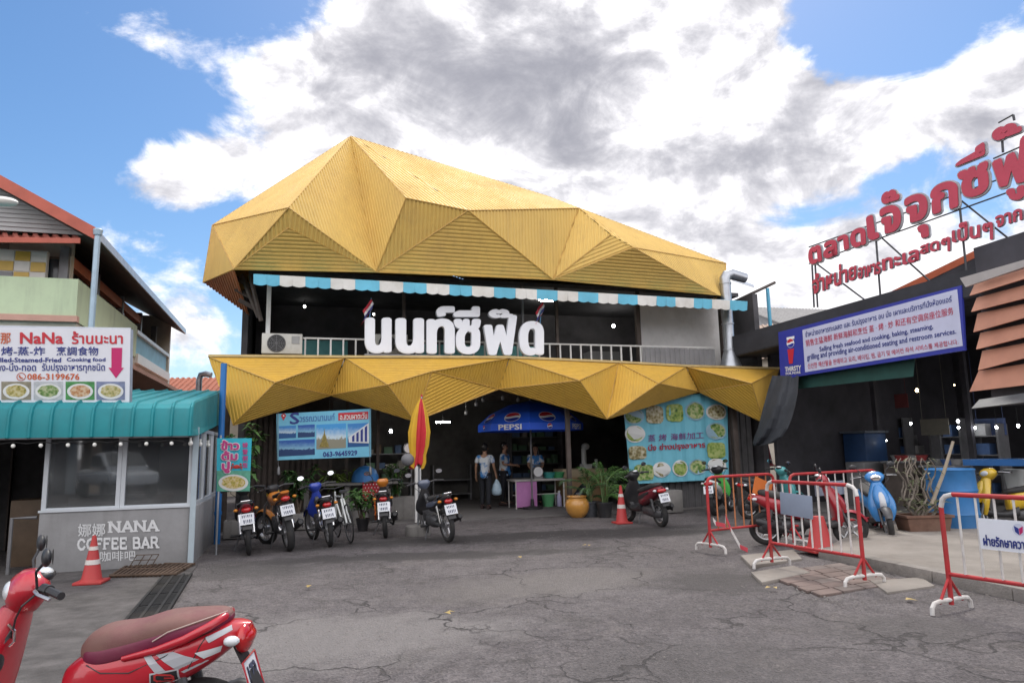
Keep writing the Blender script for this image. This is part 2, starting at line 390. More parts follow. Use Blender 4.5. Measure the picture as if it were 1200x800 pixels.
# ================================================================== ground
def ground_mat():
    mm = bpy.data.materials.new('worn_asphalt'); mm.use_nodes = True; t = mm.node_tree; b = t.nodes['Principled BSDF']; b.inputs['Roughness'].default_value = .88
    co = N('ShaderNodeTexCoord', t); ob = co.outputs['Object']
    def noise(s, d=8, r=.65, dist=0.):
        n = N('ShaderNodeTexNoise', t); n.inputs['Scale'].default_value = s; n.inputs['Detail'].default_value = d; n.inputs['Roughness'].default_value = r; n.inputs['Distortion'].default_value = dist
        L(ob, n.inputs['Vector'], t); return n.outputs['Fac']
    def ramp(v, stops):
        r = N('ShaderNodeValToRGB', t); L(v, r.inputs[0], t); e = r.color_ramp.elements
        e[0].position, e[0].color = stops[0][0], (*stops[0][1], 1); e[1].position, e[1].color = stops[-1][0], (*stops[-1][1], 1)
        for p_, c_ in stops[1:-1]: x = e.new(p_); x.color = (*c_, 1)
        return r.outputs[0]
    def mix(f, a, c, mode='MIX'):
        n = N('ShaderNodeMix', t, data_type='RGBA', blend_type=mode)
        for i, v in ((0, f), (6, a), (7, c)):
            if isinstance(v, (int, float)): n.inputs[i].default_value = v
            elif isinstance(v, tuple): n.inputs[i].default_value = (*v, 1)
            else: L(v, n.inputs[i], t)
        return n.outputs[2]
    def rng(v, a, c, lo=0., hi=1.):
        n = N('ShaderNodeMapRange', t); L(v, n.inputs[0], t)
        for i, x in ((1, a), (2, c), (3, lo), (4, hi)): n.inputs[i].default_value = x
        return n.outputs[0]
    base = ramp(noise(.35, 9, .7), [(.30, (.098, .088, .091)), (.5, (.140, .127, .131)), (.7, (.185, .170, .173))])
    base = mix(rng(noise(1.7, 8, .7, .6), .52, .72), base, (.092, .083, .081))
    base = mix(rng(noise(.9, 6, .6, 1.2), .58, .70, 0, .6), base, (.20, .178, .172))
    base = mix(.85, base, ramp(noise(5.5, 9, .78), [(.28, (.62, .60, .60)), (.5, (1., 1., 1.)), (.74, (1.38, 1.36, 1.34))]), 'MULTIPLY')
    base = mix(.6, base, ramp(noise(26, 6, .8), [(.3, (.6, .6, .6)), (.5, (1., 1., 1.)), (.7, (1.45, 1.45, 1.45))]), 'MULTIPLY')
    # stones of the worn surface
    vo = N('ShaderNodeTexVoronoi', t); vo.inputs['Scale'].default_value = 55; L(ob, vo.inputs['Vector'], t)
    spk = ramp(vo.outputs['Color'], [(0, (.55, .55, .55)), (1, (1.45, 1.42, 1.38))])
    base = mix(.8, base, spk, 'MULTIPLY')
    # cracks
    q = N('ShaderNodeVectorMath', t, operation='ADD'); L(ob, q.inputs[0], t)
    nn = N('ShaderNodeTexNoise', t); nn.inputs['Scale'].default_value = 2.2; nn.inputs['Detail'].default_value = 5; L(ob, nn.inputs['Vector'], t)
    sc = N('ShaderNodeVectorMath', t, operation='SCALE'); L(nn.outputs['Color'], sc.inputs[0], t); sc.inputs['Scale'].default_value = .7; L(sc.outputs[0], q.inputs[1], t)
    v2 = N('ShaderNodeTexVoronoi', t, feature='DISTANCE_TO_EDGE'); v2.inputs['Scale'].default_value = .62; L(q.outputs[0], v2.inputs['Vector'], t)
    v3 = N('ShaderNodeTexVoronoi', t, feature='DISTANCE_TO_EDGE'); v3.inputs['Scale'].default_value = 1.9; L(q.outputs[0], v3.inputs['Vector'], t)
    c1 = rng(v2.outputs['Distance'], .003, .011, 1, 0); c2 = rng(v3.outputs['Distance'], .006, .028, 1, 0)
    k1 = N('ShaderNodeMath', t, operation='MULTIPLY'); L(c1, k1.inputs[0], t); L(rng(noise(.5, 3), .40, .55), k1.inputs[1], t)
    k2 = N('ShaderNodeMath', t, operation='MULTIPLY'); L(c2, k2.inputs[0], t); L(rng(noise(.28, 3), .53, .62), k2.inputs[1], t)
    cr = N('ShaderNodeMath', t, operation='MAXIMUM'); L(k1.outputs[0], cr.inputs[0], t); L(k2.outputs[0], cr.inputs[1], t)
    def patch(x, y, rx, ry, col, amt, rot=0.):
        nonlocal base
        mp_ = N('ShaderNodeMapping', t, vector_type='TEXTURE'); L(q.outputs[0], mp_.inputs[0], t); mp_.inputs['Location'].default_value = (x+.35, y+.35, .35); mp_.inputs['Rotation'].default_value = (0, 0, rot); mp_.inputs['Scale'].default_value = (rx, ry, 50)
        ln = N('ShaderNodeVectorMath', t, operation='LENGTH'); L(mp_.outputs[0], ln.inputs[0], t)
        ad = N('ShaderNodeMath', t, operation='MULTIPLY_ADD'); L(noise(2.6, 8, .7), ad.inputs[0], t); ad.inputs[1].default_value = 1.1; L(ln.outputs['Value'], ad.inputs[2], t)
        base = mix(rng(ad.outputs[0], 1.05, 1.55, amt, 0), base, col)
    for a_ in ((0., 13.1, 5.5, .7, (.048, .043, .043), .95, .25), (2.4, 13.0, 2.2, .6, (.045, .04, .04), .9, .2), (-1.5, 11.0, 3.6, .5, (.062, .056, .055), .85, .15), (-1.6, 6.4, 2.0, 1.1, (.25, .232, .225), .75, .2), (.4, 8.7, 1.9, .9, (.20, .182, .17), .6, .4), (2.3, 8.6, 1.0, .8, (.075, .068, .066), .7, .7), (1.2, 5.2, 1.6, 1.0, (.10, .092, .09), .45, .5), (3.3, 6.3, .9, .6, (.085, .078, .075), .5, 0), (-3.6, 9.9, 1.1, .8, (.075, .07, .068), .6, 0)): patch(*a_)
    base = mix(cr.outputs[0], base, (.068, .061, .060))
    L(base, b.inputs['Base Color'], t)
    h = N('ShaderNodeMath', t, operation='MULTIPLY_ADD'); L(cr.outputs[0], h.inputs[0], t); h.inputs[1].default_value = -1.2; L(vo.outputs['Distance'], h.inputs[2], t)
    h2 = N('ShaderNodeMath', t, operation='ADD'); L(h.outputs[0], h2.inputs[0], t); L(noise(9, 6), h2.inputs[1], t)
    bp = N('ShaderNodeBump', t); bp.inputs['Strength'].default_value = .9; bp.inputs['Distance'].default_value = .028; L(h2.outputs[0], bp.inputs['Height'], t); L(bp.outputs[0], b.inputs['Normal'], t)
    return mm
GM = ground_mat()
g = MB()
# one gently uneven sheet round the yard, flat out to the horizon
nx = 60; X = [-900, -300, -90, -40] + [-15+i*.75 for i in range(nx)] + [50, 120, 320, 900]; Yv = [-900, -300, -80, -20] + [-6+i*.75 for i in range(60)] + [60, 150, 400, 900]
def gz(x, y):
    if not (0 < y < 13 and -4 < x < 4): return 0.
    f = min(1, (y)/2, (13-y)/2, (x+4)/1.5, (4-x)/1.5)
    return -.012*f + .022*f*(sin(x*1.3+y*.7)*sin(y*.9-x*.4)) - .012*f
for j, y in enumerate(Yv):
    for i, x in enumerate(X): g.v.append((x, y, gz(x, y)))
w_ = len(X)
for j in range(len(Yv)-1):
    for i in range(w_-1): g.f.append((j*w_+i, j*w_+i+1, (j+1)*w_+i+1, (j+1)*w_+i)); g.mi.append(0)
tag(g.build('ground', GM), kind='structure')
conc = mat('old_concrete', (.22, .21, .20), .85, var=.25, scale=1.6, bump=.35, bscale=60, dirt=(.07, .065, .06), dirta=.7, dscale=.9)
dconc = mat('dark_concrete', (.15, .14, .138), .85, var=.3, scale=1.2, bump=.35, bscale=50, dirt=(.04, .038, .036), dirta=.6)
pc = mat('platform_concrete', (.25, .225, .20), .85, var=.22, scale=1.1, bump=.4, bscale=70, dirt=(.11, .09, .075), dirta=.6, dscale=.7)
# left pavement
pv = MB(); q = [G(232, 662), G(118, 800), G(0, 1100), G(-500, 1100), G(-300, 640), G(40, 668)]
pv.hexa([p+Vector((0, 0, .012)) for p in q], (0, 0, 1), .1)
tag(pv.build('pavement', mat('pavement_concrete', (.098, .09, .088), .9, var=.4, scale=3.5, bump=.8, bscale=70, dirt=(.04, .037, .035), dirta=.8)), kind='structure')
# floor of the open ground storey
fl = MB(); fl.hexa([A.w(x, y, .02) for x, y in ((-.2, .3), (-.2, 11), (13, 11), (13, .3))], (0, 0, 1), .2)
tag(fl.build('restaurant_floor', dconc), kind='structure')
# raised platform and kerb on the right
plt = MB(); kz = .12
kb = [G(968, 652), G(1200, 702), G(1420, 752)]; back = [G(1500, 640), G(1200, 622), G(1020, 622)]
plt.hexa([p+Vector((0, 0, kz)) for p in (kb[0], kb[1], kb[2], back[0], back[1], back[2])], (0, 0, 1), .25)
tag(plt.build('platform', pc), kind='structure')
ke = MB()
for a, b_ in ((kb[0], kb[1]), (kb[1], kb[2])):
    d = (b_-a).normalized(); nrm = Vector((d.y, -d.x, 0)); nrm = nrm if nrm.x < 0 else -nrm
    nseg = max(1, int((b_-a).length/.9))
    for i in range(nseg):
        p0 = a+(b_-a)*(i/nseg)+d*.006; p1 = a+(b_-a)*((i+1)/nseg)-d*.006
        ke.hexa([p0+nrm*.13+Vector((0, 0, kz+.006)), p1+nrm*.13+Vector((0, 0, kz+.006)), p1-nrm*.02+Vector((0, 0, kz+.006)), p0-nrm*.02+Vector((0, 0, kz+.006))], (0, 0, 1), .2)
tag(ke.build('kerb', mat('kerb_concrete', (.24, .22, .20), .9, var=.25, scale=2, bump=.5, bscale=50, dirt=(.08, .07, .06), dirta=.8), bevel=.012), kind='structure')
# patch of interlocking pavers
pvm = mat('paver_red', (.175, .13, .115), .85, var=.3, scale=2.5, bump=.4, bscale=60, dirt=(.12, .10, .09), dirta=.7, dscale=1.5)
pvm2 = mat('paver_buff', (.19, .155, .14), .85, var=.3, scale=2.5, bump=.4, bscale=60, dirt=(.12, .10, .09), dirta=.7, dscale=1.5)
pb = MB(); o0 = G(893, 672); du = (G(985, 660)-o0); dv = (G(958, 699)-o0); nu, nv = 4, 6
for i in range(nu):
    for j in range(nv):
        pb.cur = random.choice((0, 0, 1)); z = .012+random.uniform(0, .004); zig = .25 if j % 2 else 0.
        c4 = [o0+du*((i+a+zig*.5)/nu)+dv*((j+b_)/nv)+Vector((0, 0, z)) for a, b_ in ((.03, .04), (.97, .04), (.97, .96), (.03, .96))]
        pb.hexa(c4, (0, 0, 1), .03)
        pb.cur = 0
tag(pb.build('paver_patch', [pvm, pvm2], bevel=.004), kind='structure')
sl_ = MB()
for (a, b_, c_, d_) in (((880,672),(930,664),(950,672),(893,684)), ((1020,682),(1080,678),(1096,688),(1040,696)), ((868,652),(930,645),(940,656),(880,664))):
    sl_.hexa([G(*p)+Vector((0, 0, .022)) for p in (a, b_, c_, d_)], (0, 0, 1), .06)
tag(sl_.build('broken_slabs', pc, bevel=.008), kind='structure')
# drain channel with steel gratings, and the manhole grating beside the bar
dm = mat('drain_steel', (.028, .028, .03), .5, .6, var=.3, scale=6, dirt=(.09, .08, .07), dirta=.6)
dr = MB(); a0, a1 = G(190, 676), G(60, 830); d = (a1-a0).normalized(); n_ = Vector((-d.y, d.x, 0)); n_ = n_ if n_.x > 0 else -n_
wd = .36; ln = (a1-a0).length; k = int(ln/.055)
dr.hexa([a0+Vector((0,0,.016)), a1+Vector((0,0,.016)), a1+n_*wd+Vector((0,0,.016)), a0+n_*wd+Vector((0,0,.016))], (0,0,1), .04)
for i in range(k):
    if i % 12 == 0: continue
    p = a0+d*(i*.055+.02)
    dr.hexa([p+n_*.03+Vector((0,0,.026)), p+d*.03+n_*.03+Vector((0,0,.026)), p+d*.03+n_*(wd-.03)+Vector((0,0,.026)), p+n_*(wd-.03)+Vector((0,0,.026))], (0,0,1), .012)
for e in (0, wd/3, wd*2/3, wd-.028): dr.hexa([a0+n_*e+Vector((0,0,.032)), a1+n_*e+Vector((0,0,.032)), a1+n_*(e+.028)+Vector((0,0,.032)), a0+n_*(e+.028)+Vector((0,0,.032))], (0,0,1), .02)
drain = tag(dr.build('drain_grating', dm, smooth=0), 'long dark steel drain grating running past the coffee bar corner', 'drain')
gr = MB(); q0, q1, q2, q3 = G(128, 678), G(152, 663), G(228, 664), G(207, 676)
for i in range(15):
    t0, t1 = i/15, (i+.55)/15
    gr.hexa([q0.lerp(q3, t0)+Vector((0,0,.05)), q0.lerp(q3, t1)+Vector((0,0,.05)), q1.lerp(q2, t1)+Vector((0,0,.05)), q1.lerp(q2, t0)+Vector((0,0,.05))], (0,0,1), .04)
for a, b_ in ((q0, q3), (q1, q2), (q0.lerp(q1, .5), q3.lerp(q2, .5))): gr.tube([a+Vector((0,0,.04)), b_+Vector((0,0,.04))], .018, 6)
tag(gr.build('manhole_grating', mat('rusty_steel', (.10, .065, .045), .8, .3, var=.4, scale=8), smooth=0), 'rusty grating lying on the pavement under the coffee bar wall', 'grating')
rk = MB(); r0, r1 = G(150, 668), G(176, 667)
for z in (.05, .13, .2): rk.tube([r0+Vector((z*.5,0.02,z)), r1+Vector((z*.5,0.02,z))], .006, 6)
for t in (0, .35, .7, 1): 
    p = r0.lerp(r1, t); rk.tube([p+Vector((0,0.02,.03)), p+Vector((.1,.02,.2))], .006, 6)
tag(rk.build('wire_rack', mat('rusty_steel', (.1,.065,.045))), 'small bent wire rack leaning on the rusty grating', 'rack')

# ================================================================== restaurant building
gold = mat('gold_sheet', (.64, .395, .06), .5, .0, var=.07, scale=.8, dirt=(.50, .32, .10), dirta=.4, dscale=.7, spec=.45)
rust = mat('rust_sheet', (.58, .24, .12), .6, var=.12, scale=2)
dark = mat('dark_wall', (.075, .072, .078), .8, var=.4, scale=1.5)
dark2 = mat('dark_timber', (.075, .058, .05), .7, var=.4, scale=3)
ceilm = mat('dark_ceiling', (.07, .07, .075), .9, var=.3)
white = mat('white_paint', (.74, .74, .72), .5, var=.06, scale=3, dirt=(.4, .38, .34), dirta=.4, dscale=2)
wallw = mat('cream_wall', (.80, .78, .76), .8, var=.08, scale=1, dirt=(.35, .32, .28), dirta=.4)
steel = mat('galvanised_steel', (.40, .42, .45), .38, .85, var=.15, scale=5)
grey = mat('grey_metal', (.22, .22, .23), .5, .5, var=.2)
streaks(gold, .30, (.36, .20, .04)); streaks(conc, .5, (.07, .065, .06))
R = A.thing('restaurant_building', 'two storey restaurant with folded corrugated gold roof and dark open front', 'building', (6.2, 0, 0))
a = lambda x, y, off: A.px(x, y, off)
# upper roof facets
K = a(411, 160, -1.8); L1 = a(249, 264, -2.4); L2 = a(238, 331, -2.8); L3 = a(274, 315.5, .15); X1 = a(292, 370, -2.6)
V1 = a(338, 243.5, .95); V1b = a(338, 267, .75); C1 = a(441, 318.6, .05); V2 = a(475.6, 232, .75); V3 = a(548.5, 246.6, .75)
C2 = a(648, 327.5, .05); V4 = a(678, 244, -.2); V5 = a(715.6, 275, .55); V6 = a(742, 290, .75); C3 = a(841, 345.5, .05); R1 = a(850.6, 308.7, -1.2); SS = a(641, 230, -1.4); R0 = a(849, 347, -.6)
up = Vector((0, 0, 1)); al = Vector((1, 0, 0))
rf = MB()
for pts, s_ in [((K, L1, V1), K-V1), ((L1, V1, L3), up), ((L1, L2, L3), up), ((V1, V1b, L3), up), ((V1b, L3, C1), al), ((V1, V1b, C1), up),
                ((K, V1, C1), up), ((K, C1, V2), K-C1), ((C1, V2, V3), up), ((C1, V3, C2), al), ((K, V2, V3), Vector((.25, 0, -1))), ((K, V3, V4, SS), Vector((.25, 0, -1))),
                ((V3, V4, C2), up), ((V4, V5, C2), up), ((V5, V6, C2), V6-C2), ((V4, V5, V6), up), ((V6, C2, C3), al), ((V4, V6, R1), Vector((.3, 0, -1))), ((SS, V4, R1), Vector((.3, 0, -1))), ((V6, R1, R0, C3), up)]:
    corr(rf, pts, s_, .088, .015)
bk = 11.0
Kb = Vector((K.x+2, bk-2, K.z-1.0)); Lb = Vector((L1.x+1.7, bk, L1.z-.3)); Rb = Vector((R1.x-.3, bk, R1.z+.2)); L2b = Vector((L2.x+2.3, bk, L2.z+.3)); R0b = Vector((R0.x, bk, R0.z))
for pts, s_ in [((K, L1, Lb, Kb), Vector((1, 0, .2))), ((K, SS, R1, Kb), Vector((0, 1, 0))), ((R1, Rb, Kb), Vector((0, 1, 0))), ((L1, L2, L2b, Lb), up), ((R1, R0, R0b, Rb), up)]: corr(rf, pts, s_, .12, .024)
rf.poly([Kb, Lb, L2b, R0b, Rb])
roof = rf.build('roof', mat('gold_sheet_sunlit', (.64, .43, .115), .5, .0, var=.08, scale=.8, dirt=(.50, .32, .11), dirta=.5, dscale=.7, spec=.45), R, smooth=0)  # paler copy of the canopy gold, sunlit tone put into the colour
un = MB(); corr(un, (L2, L3, X1), L3-X1, .09, .024)
un.build('roof_skirt', rust, R, smooth=0)
# ridge flashings along the folds
streaks(MATS['gold_sheet_sunlit'], .35, (.38, .24, .08))
fm = mat('gold_flashing', (.50, .30, .07), .5, var=.2, scale=6)
fd = MB()
for p, q_ in [(K, V1), (K, C1), (K, V2), (V1, L3), (V1, C1), (V1b, C1), (V1b, L3), (V2, C1), (V2, V3), (V3, C1), (V3, C2), (V3, V4), (V4, C2), (V5, C2), (V6, C2), (V4, V6), (V6, C3), (V6, R1), (L1, V1), (L1, L3), (L3, C1), (C1, C2), (C2, C3), (K, SS), (SS, R1), (K, L1), (L1, L2), (L2, L3), (R1, R0)]:
    fd.tube([p, q_], .016, 5)
# lower canopy
T0 = a(244.3, 418, 0); Ta = a(404.5, 419, 0); Tb = a(597, 419.5, 0); Tc = a(725, 425, 0); Td = a(804, 429.5, 0); Te = a(912.5, 432.5, 0)
M1 = a(322.6, 448, .95); M2 = a(454, 450.5, .95); M3 = a(506, 435, .55); M4 = a(679, 445.6, .95); M5 = a(772, 449, .95); M6 = a(880.6, 449, .95)
B0 = a(273, 498, .45); B1 = a(387.4, 463, -.35); B2 = a(578, 487, -.2); B3 = a(584.4, 455.7, -.3); B4 = a(711, 490.6, .4); B5 = a(818.7, 458.7, -.3); B6 = a(895, 495, .45); B2 = a(485.5, 493, .4)
cn = MB()
for pts, s_ in [((T0, M1, B0), Vector((.35, 0, -1))), ((T0, Ta, M1), al), ((M1, B0, B1), Vector((1, 0, -.12))), ((M1, Ta, B1), up), ((Ta, M2, B1), up), ((M2, B1, B2), Vector((1, 0, -.3))), ((Ta, Tb, M3, M2), al), ((M2, M3, B2), up), ((M3, B3, B2), Vector((1, 0, .35))), ((M3, Tb, B3), up),
                ((Tb, M4, B3), up), ((Tb, Tc, M4), al), ((M4, B3, B4), Vector((1, 0, -.3))), ((M4, Tc, B4), up), ((Tc, M5, B4), up), ((M5, B4, B5), Vector((1, 0, .3))), ((Tc, Td, M5), al), ((M5, Td, B5), up), ((Td, M6, B5), up), ((M6, B5, B6), Vector((1, 0, -.3))), ((Td, Te, M6), al), ((M6, Te, B6), up)]:
    corr(cn, pts, s_, .075, .015)
TeB = Te+Vector((.1, 1.2, -.2)); B6b = B6+Vector((.1, 1.4, .5)); T0b = T0+Vector((-.1, 1.4, 0)); B0b = B0+Vector((-.2, 1.6, .3))
corr(cn, (Te, TeB, B6b, B6), up, .08, .02); corr(cn, (T0, B0, B0b, T0b), up, .08, .02)
canopy = cn.build('canopy', gold, R, smooth=0)
for p, q_ in [(T0, M1), (M1, B0), (M1, B1), (B0, B1), (M1, Ta), (Ta, M2), (M2, B1), (M2, B2), (B1, B2), (M2, M3), (M3, Tb), (M3, B2), (M3, B3), (B2, B3), (Tb, M4), (M4, B3), (M4, B4), (B3, B4), (M4, Tc), (Tc, B4), (Tc, M5), (M5, B4), (M5, B5), (B4, B5), (M5, Td), (Td, M6), (M6, B5), (M6, B6), (B5, B6), (M6, Te), (Te, B6)]:
    fd.tube([p, q_], .014, 5)
fd.build('fold_flashing', fm, R)
rm = MB()
for p, q_ in ((T0, Ta), (Ta, Tb), (Tb, Tc), (Tc, Td), (Td, Te)): rm.hexa([p+Vector((0, -.05, .045)), q_+Vector((0, -.05, .045)), q_+Vector((0, .4, .05)), p+Vector((0, .4, .05))], up, .05)
rm.build('canopy_rim', mat('rim_metal', (.50, .38, .17), .5, .2, var=.15, scale=4), R, smooth=0)
# slabs and walls
zf = 3.40
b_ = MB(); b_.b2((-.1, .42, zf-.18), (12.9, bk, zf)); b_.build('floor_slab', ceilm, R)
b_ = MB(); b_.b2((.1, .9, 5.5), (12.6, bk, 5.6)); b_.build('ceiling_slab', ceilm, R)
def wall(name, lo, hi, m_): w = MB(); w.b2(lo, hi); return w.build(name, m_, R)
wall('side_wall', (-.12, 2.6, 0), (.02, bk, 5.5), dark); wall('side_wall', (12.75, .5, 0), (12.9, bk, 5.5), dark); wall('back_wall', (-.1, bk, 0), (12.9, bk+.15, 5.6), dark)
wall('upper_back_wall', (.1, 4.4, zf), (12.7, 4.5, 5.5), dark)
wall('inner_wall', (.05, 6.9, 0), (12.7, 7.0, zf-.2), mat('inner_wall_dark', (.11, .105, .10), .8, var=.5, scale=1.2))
p0, p1 = a(749, 356, -1.25), a(832, 362, -1.25); q1 = a(832, 424, -1.25)
wall('white_wall', (p0.x, 1.25, zf), (p1.x+.25, 1.35, 5.4), wallw)
hl = p1.x
# posts
ps = MB()
for px_, m_, w_w in ((314.5, white, .09), (747, dark2, .11), (846, dark2, .13), (473, dark2, .07), (652, dark2, .07), (612, grey, .05)):
    pp = a(px_, 370, -.75); w = MB(); w.b2((pp.x-w_w/2, .70, zf), (pp.x+w_w/2, .70+w_w, 5.45)); w.build('post', m_, R)
for px_, m_, w_w in ((262, dark2, .14), (490, white, .13), (668, dark2, .10), (866, dark2, .14)):
    pp = a(px_, 560, -.35); w = MB(); w.b2((pp.x-w_w/2, .35, 0), (pp.x+w_w/2, .35+w_w, zf-.15)); w.build('column', m_, R, bevel=.008)
# dark brackets at the left edge of the roof
w = MB()
for i, (px_, py_) in enumerate(((284, 330), (288, 345), (292, 358))):
    c = a(px_, py_, -1.2); w.box(c, (.5, .06, .09), ry=.5)
w.tube([a(283, 322, -.9), a(303, 372, -.9)], .05, 6); w.tube([a(293, 322, -.6), a(306, 376, -.6)], .05, 6)
w.build('eave_bracket', dark2, R)
# balcony railing
rl = MB(); xa, xb = a(355, 400, -.62).x, a(836, 412, -.62).x; zt = a(600, 401, -.62).z; zb = zf+.06
rl.b2((xa, .60, zt-.035), (xb, .65, zt)); rl.b2((xa, .60, zb), (xb, .65, zb+.03))
rl.build('railing', white, R)
xx = xa+.05
while xx < xb:
    w = MB(); w.b2((xx-.018, .607, zb+.03), (xx+.018, .643, zt-.036)); o = w.build('baluster', white, R, smooth=0); xx += .27
pl = MB(); corr(pl, [Vector((a(753,420,-.6).x, .58, zb-.03)), Vector((xb, .58, zb-.03)), Vector((xb, .58, zt-.06)), Vector((a(753,420,-.6).x, .58, zt-.06))], up, .14, .025)
pl.build('railing_panel', mat('grey_sheet', (.26, .26, .27), .6, .2), R, smooth=0)
# striped awning
aw = MB(); tl, tr = a(297, 321, .45), a(876, 353, .45); bl, br_ = a(297, 334, .45), a(876, 364.5, .45); ns = 23
zr = C1.z+.10
for i in range(ns):
    aw.cur = i % 2
    for k in range(2):
        f0, f1 = (i+k/2)/ns, (i+k/2+.5)/ns
        t0, t1 = tl.lerp(tr, f0), tl.lerp(tr, f1); e0, e1 = bl.lerp(br_, f0), bl.lerp(br_, f1)
        q0_, q1_ = Vector((t0.x, .75, t0.z+.30)), Vector((t1.x, .75, t1.z+.30))
        aw.hexa([q0_, q1_, t1, t0], (0, -.3, 1), .008)
        mid = []
        for j in range(7):
            s_ = j/6; p = e0.lerp(e1, s_); mid.append(p+Vector((0, .012*sin((i*2+k)*1.3), .028*(1-sin(pi*s_)))))
        aw.add([t0, t1] + mid[::-1], [tuple(range(2+len(mid)))])
aw.build('awning', [mat('awning_blue', (.13, .46, .62), .6, var=.12, scale=2, dirt=(.12, .32, .40), dirta=.5), mat('awning_white', (.66, .65, .61), .6, var=.1, scale=2, dirt=(.40, .36, .28), dirta=.5)], R, smooth=0)
# inside of the upper storey
for lo_, hi_ in (((.9, 3.0, zf), (2.4, 3.1, zf+.95)), ((4.3, 3.2, zf), (7.6, 3.3, zf+.95))): w = MB(); w.b2(lo_, hi_); w.build('teal_screen', mat('teal_cloth', (.12, .34, .34), .8, var=.2), R)
w = MB(); w.b2((9.0, 2.8, zf), (9.9, 3.3, zf+.8)); w.build('cupboard', mat('dull_white', (.3, .3, .3), .7), R)
# ---- ground storey: right side shed wall
w = MB(); corr(w, [Vector((9.0, .75, 0)), Vector((12.6, .75, 0)), Vector((12.6, .75, 3.2)), Vector((9.0, .75, 3.2))], up, .18, .03); w.build('sheet_wall', mat('dark_sheet', (.085, .082, .085), .6, .2, var=.35, scale=2), R, smooth=0)
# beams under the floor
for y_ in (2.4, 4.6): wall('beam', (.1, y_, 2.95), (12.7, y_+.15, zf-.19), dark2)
# dark timber screen behind the bikes
w = MB()
for i in range(26):
    x = .15+i*.118
    if x > 1.75 and i % 3: continue
    w.b2((x, 1.5, 0), (x+.07, 1.54, 3.1))
w.b2((.1, 1.54, 0), (1.9, 1.58, 3.1)); w.build('timber_screen', dark2, R, smooth=0)
# sign letters on the canopy rim
LT = A.thing('sign', 'large white freestanding letters of the restaurant name on the gold canopy rim', 'sign', (a(533, 415, .02).x, -.02, a(533, 415, .02).z))
lw = mat('letter_white', (.80, .82, .86), .4, var=.03)
def lq(x0, y0, x1, y1, off=.05, sl=.0):
    return [a(x0, y0, off), a(x1, y0+sl, off), a(x1, y1+sl, off), a(x0, y1, off)]
for ch, bx, bo, by in [('น', (427.6, 372, 459, 414), .062, .034), ('น', (463.5, 372.5, 497, 414.5), .062, .034), ('ท', (500, 373, 533, 414.5), .055, .032), ('์', (511.5, 358.6, 533, 371), .035, .025), ('ซ', (532, 373.5, 563.5, 415), .040, .028), ('ี', (531.5, 358.8, 562.5, 371.2), .035, .03), ('ฟ', (567, 369, 606, 416), .045, .035), ('๊', (573, 362, 601.5, 372.5), .03, .025), ('ด', (608.5, 376, 637.5, 416.5), .062, .034)]:
    w = MB(); letter(w, ch, lq(*bx), (0, -1, 0), bo, 12, .12, by=by, res=4); w.build('letter', lw, LT, smooth=0)
w = MB(); w.b2((a(427,415,0).x, -.03, a(533,418,0).z-.02), (a(638,415,0).x, .02, a(533,418,0).z+.03)); w.build('base_rail', grey, LT)

# ---- air conditioners on the balcony
acw = mat('ac_casing', (.55, .54, .50), .5, var=.08, dirt=(.3, .28, .24), dirta=.5)
def ac(px0, px1, py0, py1, label):
    c0, c1 = a(px0, py0, -.35), a(px1, py1, -.35); T = A.thing('air_conditioner', label, 'air conditioner', ((c0.x+c1.x)/2, .5, c1.z), 'air conditioners on the balcony')
    w = MB(); w.b2((c0.x, .35, c1.z), (c1.x, .65, c0.z)); w.build('casing', acw, T, bevel=.012)
    cx = c0.x+(c1.x-c0.x)*.36; cz = (c0.z+c1.z)/2; r = (c0.z-c1.z)*.44
    w = MB(); w.lathe([(r, 0), (r, .03), (r*.9, .035)], 24, (cx, .34, cz), 'Y'); w.build('fan_hole', mat('black_plastic', (.02, .02, .021), .5, var=.2), T)
    w = MB()
    for k in range(1, 6): w.tube([(cx+r*k/5.5*cos(t*pi/12), .325, cz+r*k/5.5*sin(t*pi/12)) for t in range(24)], .004, 5, closed=True)
    for k in range(8): w.tube([(cx, .327, cz), (cx+r*cos(k*pi/4), .327, cz+r*sin(k*pi/4))], .004, 5)
    w.build('fan_guard', mat('grey_metal', ()), T)
    w = MB(); w.b2((c1.x-.22, .338, cz), (c1.x-.06, .352, cz+.16)); w.build('badge_plate', mat('dull_white', ()), T)
ac(307, 354, 390, 414.5, 'boxy air conditioner unit at the end of the balcony railing')
ac(440, 478, 391, 414.5, 'air conditioner unit half hidden behind the big white letters')
# ---- small national flags
def flag(px, py, lean, label):
    b0 = a(px, py+38, .0); T = A.thing('flag', label, 'flag', tuple(b0), 'small flags on the canopy')
    top = a(px+lean, py, .0); w = MB(); w.tube([b0, top], .012, 6); w.build('staff', mat('flag_blue_staff', (.12, .3, .5), .5), T)
    w = MB(); n = 10
    for s_ in range(5):
        w.cur = (0, 1, 2, 1, 0)[s_]
        h0, h1 = (0, 1/6, 2/6, 4/6, 5/6)[s_], (1/6, 2/6, 4/6, 5/6, 1)[s_]
        for k in range(n):
            def fp(u, v): return top+Vector((-.34*u*.55+.05*sin(v*4), -.03-.05*sin(u*9+v), -.03-v*.32-u*.28))
            w.add([fp(k/n, h0), fp((k+1)/n, h0), fp((k+1)/n, h1), fp(k/n, h1)], [(0, 1, 2, 3)])
    w.build('cloth', [mat('flag_red', (.5, .03, .05), .7), mat('flag_white', (.7, .7, .7), .7), mat('flag_navy', (.04, .05, .22), .7)], T)
flag(432, 349, 3, 'drooping striped flag on a staff above the first letter')
flag(632, 352, 3, 'tilted striped flag on a blue staff above the last letter')
